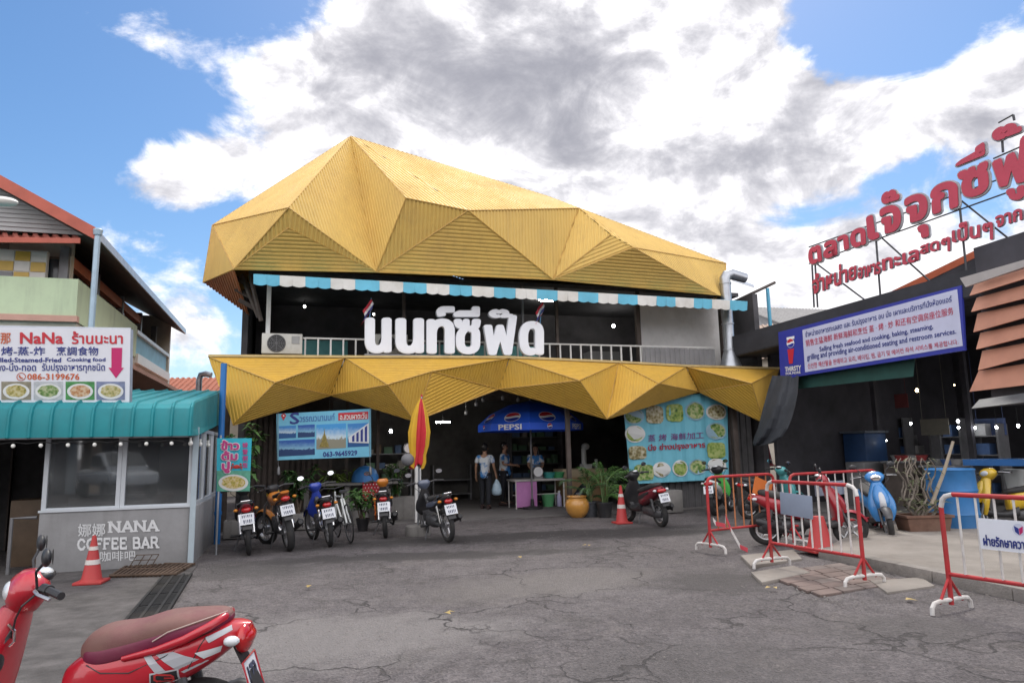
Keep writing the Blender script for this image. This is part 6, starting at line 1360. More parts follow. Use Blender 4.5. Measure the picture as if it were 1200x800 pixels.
for i, ch in enumerate('螃蟹粥饭'): letter(wi, ch, bq_(186, 160+i*33, 212, 187+i*33, .030), (0, -1, 0), .02, 6)
wo.build('lettering_outline', mat('outline_white', (.7, .68, .7), .5), PB, smooth=0); wi.build('lettering', mat('letter_pink', (.52, .05, .22), .5), PB, smooth=0)
w = MB(); cr_ = mat('crab_red', (.5, .03, .02), .4, var=.2, scale=20); cc = bfp(157, 280, .032); w.ell(cc, (.05, .004, .03), 12, 8)
for s_ in (-1, 1):
    for k in range(3): w.tube([cc+Vector((s_*.03, -.002, -.01*k)), cc+Vector((s_*(.07), -.002, .02-.02*k)), cc+Vector((s_*.085, -.002, -.012-.02*k))], .005, 5)
    w.ell(cc+Vector((s_*.06, -.003, .04)), (.018, .004, .014), 8, 6)
w.build('crab_print', cr_, PB)
photo(BF, PB, bq_(66, 312, 216, 400, .029), mat('banner_green', ()), food_mat('dish_rice', (.10, .20, .03), (.48, .36, .08), (.6, .5, .3), 34), dishscale=1.0)
# ------------------------------------------------------------------ travel banner under the canopy
TBF = .10; tb_ = lambda X, Y, off=TBF: A.px(230+X/3.636, 460+Y/3.636, off)
TB = A.thing('travel_banner', 'sky blue travel banner with sea photos hanging under the gold canopy', 'banner', tuple(tb_(540, 180)))
q = [tb_(342, 90), tb_(744, 68), tb_(745, 272), tb_(345, 287)]; w = MB(); w.hexa(q, (0, -1, 0), .012); w.build('sheet', mat('banner_sky', (.16, .48, .66), .55, var=.08, bump=.5, bscale=5), TB, smooth=0)
def tq(v, off): return [tb_(v[i], v[i+1], off) for i in (0, 2, 4, 6)]
def tilt(x0, y0, x1, y1): s_ = -.052; return (x0, y0+s_*(x0-342), x1, y0+s_*(x1-342), x1, y1+s_*(x1-342), x0, y1+s_*(x0-342))
def sea_mat(name, top, mid, low, sc=3.):
    mm = bpy.data.materials.new(name); mm.use_nodes = True; t = mm.node_tree; b = t.nodes['Principled BSDF']; b.inputs['Roughness'].default_value = .45; co = N('ShaderNodeTexCoord', t)
    nn = N('ShaderNodeTexNoise', t); nn.inputs['Scale'].default_value = 9; nn.inputs['Detail'].default_value = 6; L(co.outputs['Generated'], nn.inputs['Vector'], t); sp = N('ShaderNodeSeparateXYZ', t); L(co.outputs['Generated'], sp.inputs[0], t)
    ad = N('ShaderNodeMath', t, operation='MULTIPLY_ADD'); L(nn.outputs['Fac'], ad.inputs[0], t); ad.inputs[1].default_value = .35; L(sp.outputs['Z'], ad.inputs[2], t); r = N('ShaderNodeValToRGB', t); L(ad.outputs[0], r.inputs[0], t); e = r.color_ramp.elements
    e[0].position = .30; e[0].color = (*low, 1); e[1].position = 1.05 if False else 1.; e[1].color = (*top, 1); x = e.new(.56); x.color = (*low, 1); x = e.new(.62); x.color = (*mid, 1); L(r.outputs[0], b.inputs['Base Color'], t); return mm
seaA = sea_mat('print_sea', (.04, .22, .55), (.45, .60, .70), (.01, .08, .25)); seaB = sea_mat('print_dusk', (.02, .10, .38), (.20, .42, .60), (.01, .04, .14)); seaC = sea_mat('print_city', (.05, .30, .65), (.55, .68, .75), (.25, .24, .18))
for v, m_ in ((tilt(352, 143, 425, 196), seaA), (tilt(433, 143, 505, 196), seaB), (tilt(352, 205, 505, 272), seaB), (tilt(512, 145, 638, 250), seaC), (tilt(645, 148, 735, 248), seaA)):
    w = MB(); w.hexa(tq(v, TBF+.004), (0, -1, 0), .003); w.build('print_photo', m_, TB, smooth=0)
w = MB(); w.poly(tq(tilt(655, 200, 735, 246), TBF+.008)[0:4]); 
w = MB(); w.hexa([tb_(648, 190, TBF+.009), tb_(735, 128, TBF+.009), tb_(736, 215, TBF+.009), tb_(650, 212, TBF+.009)], (0, -1, 0), .003); 
bw_ = w.build('print_building', mat('print_white', (.62, .64, .66), .5), TB, smooth=0)
w = MB()
for i in range(4): x = 664+i*18; w.hexa([tb_(x, 186-i*13, TBF+.013), tb_(x+10, 178-i*13, TBF+.013), tb_(x+10, 208, TBF+.013), tb_(x, 208, TBF+.013)], (0, -1, 0), .002)
w.build('print_windows', navy, bw_, smooth=0)
w = MB(); w.lathe([(.10, 0), (.07, .12), (.05, .14), (.04, .26), (.012, .34), (0, .5)], 12, tb_(545, 232, TBF+.006)); 
for i, p in enumerate(w.v): w.v[i] = (p[0], tb_(545, 232, TBF+.007).y-abs(p[1]-tb_(545, 232, TBF+.006).y)*.02, p[2]*.8+tb_(545, 232).z*.2)
w.build('print_tower', mat('print_gold', (.50, .40, .12), .5, var=.3, scale=20), TB)
w = MB(); letter(w, 'S', tq(tilt(398, 88, 440, 138), TBF+.004), (0, -1, 0), .02, 6); w.build('initial', navy, TB, smooth=0)
w = MB(); letter(w, 'วรรณวนานนท์', tq(tilt(440, 100, 590, 130), TBF+.004), (0, -1, 0), .02, 6); w.build('title', mat('title_blue', (.06, .16, .40), .5), TB, smooth=0)
w = MB(); w.hexa(tq(tilt(605, 100, 733, 132), TBF+.004), (0, -1, 0), .003); pill = w.build('red_pill', red, TB, smooth=0); w = MB(); letter(w, 'อ.สวนผาตะวัน', tq(tilt(612, 103, 728, 130), TBF+.008), (0, -1, 0), .02, 6); w.build('pill_lettering', white, pill, smooth=0)
w = MB(); letter(w, '063-9645929', tq(tilt(540, 262, 686, 284), TBF+.004), (0, -1, 0), .03, 6); w.build('phone_number', navy, TB, smooth=0)
w = MB(); c = tb_(372, 98, TBF+.006); w.cur = 0; w.poly([c+Vector((.045*cos(t*pi/10), 0, .045*sin(t*pi/10))) for t in range(20)]); w.poly([c+Vector((-.04, -.001, -.02)), c+Vector((.04, -.001, -.02)), c+Vector((0, -.001, -.10))][::-1]); w.cur = 1; w.poly([c+Vector((.018*cos(t*pi/10), -.003, .018*sin(t*pi/10))) for t in range(20)]); w.build('map_pin', [red, white], TB, smooth=0)
w = MB()
for X in (348, 740): w.tube([tb_(X, 60, TBF), tb_(X, 280, TBF)], .008, 6); w.tube([tb_(X, 280, TBF), tb_(X+3, 340, TBF)], .006, 6); w.lathe([(.0, 0), (.035, .02), (.03, .15), (.01, .18)], 10, tb_(X+2, 352, TBF))
w.build('hanging_cord', grey, TB)
# ------------------------------------------------------------------ folded parasol
p = G(490, 627); PR = thing('folded_parasol', 'folded yellow and red parasol standing in a round cement foot', 'parasol', tuple(p), 0)
zt = P(495, 466, p.y).z; zb = P(495, 543, p.y).z
w = MB(); w.lathe([(.23, 0), (.24, .04), (.23, .17), (.20, .19), (.03, .19)], 24); w.build('foot', conc, PR); w = MB(); w.tube([(0, 0, .1), (.02, 0, 1.2), (.07, 0, zt+.02)], .02, 8); w.build('pole', steel, PR)
w = MB(); kseg = 64; prof = [(zt, .02), (zt-.12, .07), (zt-.35, .13), (zt-.65, .175), (zt-.9, .16), (zt-1.08, .125), (zb+.03, .14), (zb-.05, .12)]
for zi, (z, r_) in enumerate(prof):
    for j in range(kseg):
        an = 2*pi*j/kseg; rr = r_*(1+.22*sin(an*8+zi*.35)*min(1, zi/2)); w.v.append((.06-.012*zi+rr*cos(an), rr*sin(an)*.85, z+(.05*sin(an*4) if zi == len(prof)-1 else 0)))
for zi in range(len(prof)-1):
    for j in range(kseg):
        w.f.append((zi*kseg+j, (zi+1)*kseg+j, (zi+1)*kseg+(j+1) % kseg, zi*kseg+(j+1) % kseg)); sec = int(j/kseg*8); w.mi.append(1 if sec in (1, 3, 6) or j in (45, 46, 47, 48, 49) else 0)
w.build('cloth', [mat('parasol_yellow', (.62, .36, .02), .7, var=.12), mat('parasol_red', (.52, .02, .03), .7, var=.12)], PR, smooth=60)
w = MB(); w.ell((.07, 0, zt+.03), (.02, .02, .04), 8, 6); w.build('finial', mat('parasol_red', ()), PR)
w = MB(); w.ell((-.18, -.06, zb+.08), (.13, .10, .12), 12, 8); tag(w.build('tied_bag', mat('bag_grey', (.16, .16, .17), .6, var=.2), PR))
CT = A.thing('wall_clock', 'round white dial hanging next to the folded parasol', 'clock', tuple(A.px(479, 525, -.1))); c = A.px(479, 525, -.1); w = MB(); w.lathe([(.001, 0), (.10, 0), (.115, .015), (.115, .05), (.001, .05)], 24, c, 'Y'); w.build('case', grey, CT); w = MB(); w.poly([c+Vector((.095*cos(t*pi/12), -.004, .095*sin(t*pi/12))) for t in range(24)]); w.build('dial', cwh, CT, smooth=0)
# ------------------------------------------------------------------ turquoise food poster
po = -.45; z7 = lambda X, Y, off=po: A.px(540+X/3.636, 440+Y/3.636, off)
TP_ = A.thing('food_poster', 'large turquoise cloth poster with dish photos beside the black scooter', 'banner', tuple(z7(920, 450)))
def fold(x, z): return .018*sin(x*9+z*.8)+.012*sin(x*21+1)
q = [z7(690, 120), z7(1138, 60), z7(1140, 440), z7(722, 462)]
w = MB(); ng = 40
gp = lambda u, v: (q[3]*(1-u)+q[2]*u)*(1-v)+(q[0]*(1-u)+q[1]*u)*v
for i in range(ng):
    for j in range(4): w.add([gp(i/ng, j/4), gp((i+1)/ng, j/4), gp((i+1)/ng, (j+1)/4), gp(i/ng, (j+1)/4)], [(0, 1, 2, 3)])
def foldmb(w): w.v = [(p[0], p[1]+fold(p[0], p[2]), p[2]) for p in w.v]; return w
foldmb(w).build('cloth', mat('poster_turquoise', (.15, .46, .58), .6, var=.06), TP_, smooth=60)
def zp(x0, y0, x1, y1, off): s_ = -.06; return [z7(x0, y0, off), z7(x1, y0+s_*(x1-x0), off), z7(x1, y1+s_*(x1-x0), off), z7(x0, y1, off)]
w = MB(); letter(w, '蒸 烤 海鲜加工', zp(796, 252, 1034, 282, po+.02), (0, -1, 0), .006, 6); foldmb(w).build('lettering', mat('poster_purple', (.20, .06, .22), .6), TP_, smooth=0)
w = MB(); letter(w, 'นึ่ง ย่างปรุงอาหาร', zp(796, 292, 1040, 328, po+.02), (0, -1, 0), .03, 8); foldmb(w).build('lettering', mat('poster_red', (.34, .02, .05), .6), TP_, smooth=0)
fds = [food_mat('salad_a', (.02, .06, .01), (.12, .24, .04), (.42, .44, .22), 14), food_mat('salad_b', (.05, .03, .015), (.24, .20, .08), (.48, .46, .34), 14), food_mat('salad_c', (.02, .09, .02), (.20, .30, .05), (.36, .42, .14), 14)]
for i, (cx, cy, rw, rh) in enumerate(((738, 172, 46, 38), (826, 166, 44, 44), (912, 158, 42, 44), (1000, 150, 44, 44), (1090, 155, 44, 36), (742, 248, 46, 40), (1088, 236, 44, 40), (752, 328, 44, 34), (1088, 318, 42, 40), (780, 412, 46, 40), (855, 400, 42, 36), (935, 394, 36, 38), (1010, 388, 38, 36), (1090, 384, 40, 36))):
    w = MB(); rn = random.Random(i); c = z7(cx, cy, po+.02); rx_ = (z7(cx+rw, cy, po).x-c.x)*.92; rz_ = abs(z7(cx, cy-rh, po).z-c.z)*.92
    sq = i in (1, 2, 7, 8, 9)
    def ring(k, o, jit): return [c+Vector((k*rx_*math.copysign(abs(cos(t*pi/16))**(.5 if sq else 1), cos(t*pi/16))*(1+jit*rn.uniform(-1, 1)), o, k*rz_*math.copysign(abs(sin(t*pi/16))**(.5 if sq else 1), sin(t*pi/16))*(1+jit*rn.uniform(-1, 1)))) for t in range(32)]
    if not sq: w.cur = 0; w.poly(ring(1, 0, 0))
    w.cur = 1; w.poly(ring(.92 if sq else .84, -.004, .04)); foldmb(w).build('food_photo', [dish if i % 3 else mat('dish_blue', (.25, .4, .5), .4), fds[i % 3]], TP_, smooth=0)
w = MB(); 
for X in (722, 1140): w.tube([z7(X, 455 if X < 800 else 438, po), z7(X, 500, po-.05)], .006, 5)
w.build('tie_cord', grey, TP_)
w = MB(); p = G(782, 602); w.box((p.x, p.y+.2, .27), (.75, .35, .5), rz=radians(17)); tag(w.build('concrete_block', conc, None, bevel=.012, org=tuple(p)), 'bare concrete block under the turquoise poster', 'block')
# ------------------------------------------------------------------ drinks parasol and stall
p = A.loc(G(624, 597)); uy = p.y; ux = p.x; up_ = lambda px, py: A.px(px, py, -uy)
PU = A.thing('drinks_parasol', 'open blue drinks parasol with round emblems over the stall table', 'parasol', (ux, uy, .02))
rU = (up_(680, 500).x-up_(563, 500).x)/2; zE_ = up_(622, 497.).z; zT = up_(622, 474).z+.1; zV = up_(622, 505).z
ublue = mat('parasol_blue', (.02, .11, .72), .55, var=.08); a_off = radians(-90+22.5*0)
prof = [(.03, zT), (rU*.42, zT-(zT-zE_)*.18), (rU*.78, zT-(zT-zE_)*.56), (rU, zE_), (rU*1.0, zV)]
w = MB(); n8 = 8; rot = radians(71)
for j in range(n8):
    for i in range(len(prof)-1):
        a0_, a1_ = rot+2*pi*j/n8, rot+2*pi*(j+1)/n8
        def pp_(an, k): return (ux+prof[k][0]*cos(an), uy+prof[k][0]*sin(an), prof[k][1])
        w.add([pp_(a0_, i), pp_(a1_, i), pp_(a1_, i+1), pp_(a0_, i+1)], [(0, 1, 2, 3)])
w.build('canopy', ublue, PU, smooth=0)
w = MB(); w.tube([(ux, uy, .05), (ux, uy, zT+.05)], .022, 10); w.build('pole', grey, PU); w = MB(); w.lathe([(.26, 0), (.26, .05), (.05, .08), (.04, .25), (.03, .25)], 20, (ux, uy, .02)); w.build('foot', blkp, PU)
w = MB()
for j in range(n8): an = rot+2*pi*j/n8; w.tube([(ux, uy, zT-.05), (ux+rU*cos(an), uy+rU*sin(an), zE_)], .008, 5)
w.build('rib', grey, PU)
def pan(j, k, s_, t):   # point on panel j between profile k and k+1
    a0_, a1_ = rot+2*pi*j/n8, rot+2*pi*(j+1)/n8; P0 = Vector((ux+prof[k][0]*cos(a0_), uy+prof[k][0]*sin(a0_), prof[k][1])); P1 = Vector((ux+prof[k][0]*cos(a1_), uy+prof[k][0]*sin(a1_), prof[k][1]))
    Q0 = Vector((ux+prof[k+1][0]*cos(a0_), uy+prof[k+1][0]*sin(a0_), prof[k+1][1])); Q1 = Vector((ux+prof[k+1][0]*cos(a1_), uy+prof[k+1][0]*sin(a1_), prof[k+1][1])); return (P0*(1-s_)+P1*s_)*(1-t)+(Q0*(1-s_)+Q1*s_)*t
for j in range(n8):
    lm = MB(); wm = MB(); k = 2; c = pan(j, k, .5, .45); ex_ = (pan(j, k, 1, .5)-pan(j, k, 0, .5)).normalized(); ez = (pan(j, k, .5, 0)-pan(j, k, .5, 1)).normalized(); nn_ = ex_.cross(ez); nn_ = nn_ if nn_.z > 0 else -nn_
    r_ = (pan(j, k, .5, 0)-pan(j, k, .5, 1)).length*.52; globe(lm, c+nn_*.006, ex_*1.25, ez, nn_, r_*.8); lm.build('round_emblem', [pr_, pbm, pw_], PU, smooth=0); lm = MB()
    on = nn_.copy(); on.z = 0; on.normalize()
    if j % 2 == 1:
        v_ = [pan(j, 3, .2, .12)+on*.006, pan(j, 3, .8, .12)+on*.006, pan(j, 3, .8, .9)+on*.006, pan(j, 3, .2, .9)+on*.006]; letter(wm, 'PEPSI', v_, on, .03, 6)
    else: globe(lm, pan(j, 3, .5, .5)+on*.006, ex_, Vector((0, 0, 1)), on, (prof[3][1]-prof[4][1])*.36)
    if lm.v: lm.build('valance_emblem', [pr_, pbm, pw_], PU, smooth=0)
    if wm.v: wm.build('lettering', pw_, PU, smooth=0)
# stall table
st_ = A.thing('stall_table', 'white framed stall table with a pink side board under the blue parasol', 'table', (A.loc(G(634, 597)).x, uy+.25, .02))
ty0 = uy+.15; tx0_, tx1_ = A.px(605, 580, -ty0).x, A.px(661, 580, -ty0).x; tzt = A.px(634, 561, -ty0).z
w = MB(); w.b2((tx0_-.04, ty0-.02, tzt-.05), (tx1_+.04, ty0+.72, tzt)); w.build('top', mat('table_top', (.42, .40, .38), .5, var=.1), st_, bevel=.008)
for x in (tx0_, tx1_):
    for y in (ty0, ty0+.66): w = MB(); w.tube([(x, y, .02), (x, y, tzt-.05)], .02, 8); w.build('leg', bwhite, st_)
w = MB(); w.tube([(tx0_, ty0+.3, .35), (tx1_, ty0+.3, .35)], .015, 6); w.build('stretcher', bwhite, st_)
w = MB(); w.b2((tx0_, ty0-.035, .06), (tx0_+(tx1_-tx0_)*.42, ty0-.022, tzt-.06)); w.build('side_board', mat('board_pink', (.50, .20, .46), .6, var=.12), st_)
sc_ = A.thing('weighing_scale', 'round dial scale standing on the stall table', 'scale', (tx0_+.62, ty0+.25, tzt)); cx = A.px(631, 552, -ty0-.2).x; w = MB(); w.b2((cx-.12, ty0+.2, tzt), (cx+.12, ty0+.42, tzt+.06)); w.lathe([(.001, 0), (.14, 0), (.15, .02), (.15, .10), (.001, .12)], 24, (cx, ty0+.22, tzt+.18), 'Y'); w.build('body', grey, sc_); w = MB(); w.poly([(cx+.125*cos(t*pi/14), ty0+.217, tzt+.18+.125*sin(t*pi/14)) for t in range(28)]); w.build('dial', pw_, sc_, smooth=0); w = MB(); w.lathe([(.02, 0), (.17, .02), (.18, .04), (.17, .03)], 20, (cx, ty0+.3, tzt+.33)); w.build('pan', steel, sc_)
for i, (px, m_, lab) in enumerate(((644, 'tray_teal', 'teal plastic tray of goods beside the scale on the stall table'), (655, 'tray_green', 'green plastic basket at the stall table end'))):
    c = A.px(px, 555, -ty0-.3); w = MB(); w.loft([(0, 0, .16, .01), (.001, 0, .2, .02)], 4); w = MB(); w.lathe([(.12, 0), (.17, .14), (.18, .14), (.18, .155), (.165, .155), (.12, .02), (0, .02)], 16, (c.x, ty0+.35, tzt)); A.solo(w, 'basket', mat(m_, ((.05, .30, .28), (.06, .30, .12))[i], .5), lab, 'basket', 'plastic baskets')
c = A.px(644, 590, -ty0-.3); w = MB(); w.lathe([(.13, 0), (.18, .30), (.19, .30), (.19, .33), (.17, .33), (.12, .02), (0, .02)], 18, (c.x, ty0+.4, .02)); A.solo(w, 'bucket', mat('bucket_green', (.10, .34, .15), .5, var=.1), 'green bucket standing on the floor under the stall table', 'bucket')
c = A.px(657, 590, -ty0-.2); BO = A.thing('bottle', 'pale lilac bottle on the floor under the stall table end', 'bottle', (c.x, ty0+.3, .02)); w = MB(); w.lathe([(.06, 0), (.065, .02), (.065, .25), (.03, .33), (.03, .36)], 14, (c.x, ty0+.3, .02)); w.build('body', mat('bottle_lilac', (.45, .42, .62), .35), BO); w = MB(); w.lathe([(.034, .361), (.034, .41), (0, .412)], 12, (c.x, ty0+.3, .02)); w.build('cap', whp, BO)
# counter with its equipment
cy0 = uy+.6; cx0, cx1 = A.px(660, 570, -cy0).x, A.px(712, 570, -cy0).x; cz = A.px(684, 549, -cy0).z; CO = A.thing('counter', 'light timber counter with a pale top beside the stall', 'counter', ((cx0+cx1)/2, cy0+.3, .02))
w = MB(); w.b2((cx0+.03, cy0+.03, .02), (cx1-.03, cy0+.7, cz-.22)); w.build('front', mat('counter_wood', (.36, .22, .12), .55, var=.2, scale=2), CO, bevel=.006); w = MB(); w.b2((cx0, cy0, cz-.22), (cx1, cy0+.75, cz)); w.build('top', mat('counter_pale', (.50, .40, .26), .5, var=.1), CO, bevel=.008)
w = MB()
for i in range(4): z = .25+i*.2; w.b2((cx0+.02, cy0+.022, z), (cx1-.02, cy0+.029, z+.012))
w.build('groove', dark2, CO)
c = A.px(687, 535, -cy0-.3); DS = A.thing('juice_dispenser', 'white drink dispenser standing on the timber counter', 'dispenser', (c.x, cy0+.35, cz)); w = MB(); w.b2((c.x-.12, cy0+.2, cz), (c.x+.12, cy0+.5, cz+.12)); w.tube([(c.x-.05, cy0+.35, cz+.1), (c.x-.05, cy0+.35, cz+.55)], .07, 12); w.build('column', whp, DS); w = MB(); w.ell((c.x, cy0+.33, cz+.6), (.12, .10, .10), 12, 8); w.build('head', whp, DS)
c = A.px(697, 540, -cy0-.3); w = MB(); w.lathe([(.03, 0), (.045, .22), (.047, .22), (.047, .24), (.0, .24)], 14, (c.x, cy0+.2, cz)); A.solo(w, 'paper_cup', whp, 'tall white cup on the timber counter', 'cup')
# jar and palms
p = G(677, 606); JR = thing('glazed_jar', 'round orange glazed water jar beside the black post', 'jar', tuple(p)); w = MB(); w.lathe(smoothsecs([(.13, 0.), (.22, .10), (.27, .24), (.25, .36), (.20, .42), (.21, .45)], 4), 28); w.build('body', mat('jar_glaze', (.55, .27, .06), .3, var=.15, coat=.4), JR, smooth=60); w = MB(); w.lathe([(.205, .445), (.235, .46), (.225, .48), (.19, .475), (.18, .40)], 28, cap=False); w.build('rim', mat('jar_glaze', ()), JR, smooth=60)
def palm(label, px, py, hgt, seed, nfr, potm, potr, pots=.3, name='potted_palm'):
    p = G(px, py); T = thing(name, label, 'potted plant', tuple(p)); rn = random.Random(seed); w = MB(); w.lathe([(potr*.75, 0), (potr, pots), (potr*1.07, pots), (potr*1.07, pots+.04), (potr*.93, pots+.04), (potr*.88, pots-.04), (0, pots-.04)], 20); w.build('pot', potm, T)
    st = MB(); fo = MB()
    for k in range(nfr):
        an = rn.uniform(0, 2*pi); el = rn.uniform(.35, 1.25); ln = hgt*rn.uniform(.5, .85); h0_ = pots+rn.uniform(0, hgt*.45); b_ = Vector((rn.uniform(-.06, .06), rn.uniform(-.06, .06), pots-.05)); k0 = b_+Vector((cos(an)*.05, sin(an)*.05, h0_-pots+.1)); pts = [b_, k0]; d = Vector((cos(an)*cos(el), sin(an)*cos(el), sin(el)))
        for i in range(6): pts.append(pts[-1]+d*ln/6); d = (d+Vector((0, 0, -.20))).normalized()
        st.tube(pts, [.011, .010]+[.008-.001*i for i in range(6)], 5)
        for i in range(2, len(pts)-1):
            for q_ in (0., .33, .66):
                pp2 = pts[i].lerp(pts[i+1], q_); dd = (pts[i+1]-pts[i]).normalized(); sd_ = dd.cross(Vector((0, 0, 1))).normalized()
                for s_ in (-1, 1): leaf(fo, pp2, dd*.9+sd_*s_*.8+Vector((0, 0, rn.uniform(-.1, .2))), .19*rn.uniform(.7, 1.1), .026, .35)
    st.build('stem', mat('stem_green', (.10, .16, .05), .6, var=.3), T, smooth=60); fo.build('foliage', lf1 if seed % 2 else lf2, T, smooth=0); return T
palm('tall feathery palm in a dark pot right beside the red cone', 709, 606, 1.25, 21, 16, blkp, .18)
palm('shorter feathery palm in a wrapped dark pot beside the orange jar', 691, 605, .85, 24, 14, mat('pot_wrap', (.07, .075, .085), .3, var=.4, scale=14), .22)
p = G(684, 600); w = MB(); w.loft(smoothsecs([(-.22, .16, .05, .08), (-.1, .22, .16, .2), (.08, .28, .17, .24), (.2, .34, .10, .14), (.26, .38, .03, .04)], 3), 14, 2.2)
w.v = [(x+.03*sin(z*22+y*9), y+.03*sin(x*21+z*8), max(0, z+.02*sin(x*30))) for x, y, z in w.v]; o = w.build('rubbish_bag', mat('bag_black', (.015, .016, .022), .25, var=.3), None, smooth=60); o.location = p+Vector((0, .25, .15)); tag(o, 'shiny black bag behind the orange jar', 'bag')
# shelving and goods in the dark room
for i, (px0, px1, yy, lab) in enumerate(((600, 660, 6.3, 'tall wire shelf of pale goods behind the seller'), (426, 482, 5.5, 'shelf of boxes in the dark behind the white column'), (508, 552, 6.4, 'low shelf standing in the dark by the walkers'))):
    x0, x1 = A.px(px0, 560, -yy).x, A.px(px1, 560, -yy).x; SH = A.thing('shelf_rack', lab, 'shelf', ((x0+x1)/2, yy, .02), 'shelves in the dark room'); hh = (2.2, 2.0, 1.1)[i]
    for x in (x0, x1):
        w = MB(); w.b2((x-.02, yy, .02), (x+.02, yy+.4, hh)); w.build('upright', grey, SH)
    for z in [k*.42+.2 for k in range(int(hh/.42))]:
        w = MB(); w.b2((x0+.021, yy+.01, z), (x1-.021, yy+.4, z+.03)); w.build('board', grey, SH)
        if i < 2:
            x = x0+.06; rn = random.Random(int(z*100)+i)
            while x < x1-.25:
                bw = rn.uniform(.12, .28); bh = rn.uniform(.1, .28); w = MB(); w.b2((x, yy+.05, z+.031), (x+bw, yy+.3, z+.031+bh)); A.solo(w, 'carton', mat('carton_%s' % ('pale', 'brown', 'blue', 'green')[rn.randrange(4)], rn.choice(((.30, .28, .25), (.20, .14, .09), (.10, .16, .28), (.12, .22, .14))), .7, var=.2), 'small carton on a shelf in the dark room', 'carton', 'cartons on the dark shelves', bevel=.004); x += bw+rn.uniform(.02, .1)
# hanging bits under the canopy
for px, py in ((558, 473), (566, 468), (589, 466), (607, 468), (636, 470), (546, 483)):
    c = A.px(px, py, -2.2); w = MB(); w.lathe([(.0, -.06), (.04, -.05), (.045, .02), (.01, .06)], 10, c); w.tube([c+Vector((0, 0, .05)), (c.x, c.y, 2.9)], .006, 5); A.solo(w, 'hanging_lamp', mat('dull_white', ()), 'small unlit white lamp hanging above the blue parasol', 'lamp', 'unlit lamps above the parasol')
# ================================================================== people
skin = mat('skin', (.36, .20, .13), .55, var=.05); hairm = mat('hair_black', (.012, .010, .010), .45, var=.2); trm = mat('trousers_dark', (.022, .024, .032), .8, var=.2); shoe = mat('shoe_dark', (.05, .03, .03), .6)
shirtm = bpy.data.materials.new('shirt_blue_white'); shirtm.use_nodes = True; t = shirtm.node_tree; b = t.nodes['Principled BSDF']; b.inputs['Roughness'].default_value = .8; co = N('ShaderNodeTexCoord', t); nn = N('ShaderNodeTexNoise', t); nn.inputs['Scale'].default_value = 4.5; nn.inputs['Detail'].default_value = 4; L(co.outputs['Object'], nn.inputs['Vector'], t); r = N('ShaderNodeValToRGB', t); L(nn.outputs['Fac'], r.inputs[0], t); r.color_ramp.elements[0].position = .46; r.color_ramp.elements[1].position = .54; r.color_ramp.elements[0].color = (.04, .20, .52, 1); r.color_ramp.elements[1].color = (.62, .66, .70, 1); L(r.outputs[0], b.inputs['Base Color'], t)
def skinmesh(verts, edges, name, m_, parent, sub=2):
    me = bpy.data.meshes.new(name); names = list(verts); idx = {k: i for i, k in enumerate(names)}
    me.from_pydata([verts[k][0] for k in names], [(idx[a_], idx[b_]) for a_, b_ in edges], []); o = bpy.data.objects.new(name, me); COL.objects.link(o)
    md = o.modifiers.new('k', 'SKIN'); md.use_smooth_shade = True; sm = o.modifiers.new('s', 'SUBSURF'); sm.levels = sub; sm.render_levels = sub
    if not me.skin_vertices: 
        bm = bmesh.new(); bm.from_mesh(me); bm.verts.layers.skin.verify(); bm.to_mesh(me); bm.free()
    for k, sv in zip(names, me.skin_vertices[0].data):
        r_ = verts[k][1]; sv.radius = (r_, r_) if isinstance(r_, float) else r_; sv.use_root = (k == names[0])
    dg = bpy.context.evaluated_depsgraph_get(); m2 = bpy.data.meshes.new_from_object(o.evaluated_get(dg)); m2.materials.clear(); m2.materials.append(m_)
    m2.polygons.foreach_set('use_smooth', [True]*len(m2.polygons))
    bpy.data.objects.remove(o); bpy.data.meshes.remove(me); m2.name = name; o2 = bpy.data.objects.new(name, m2); COL.objects.link(o2); o2.parent = parent; return o2
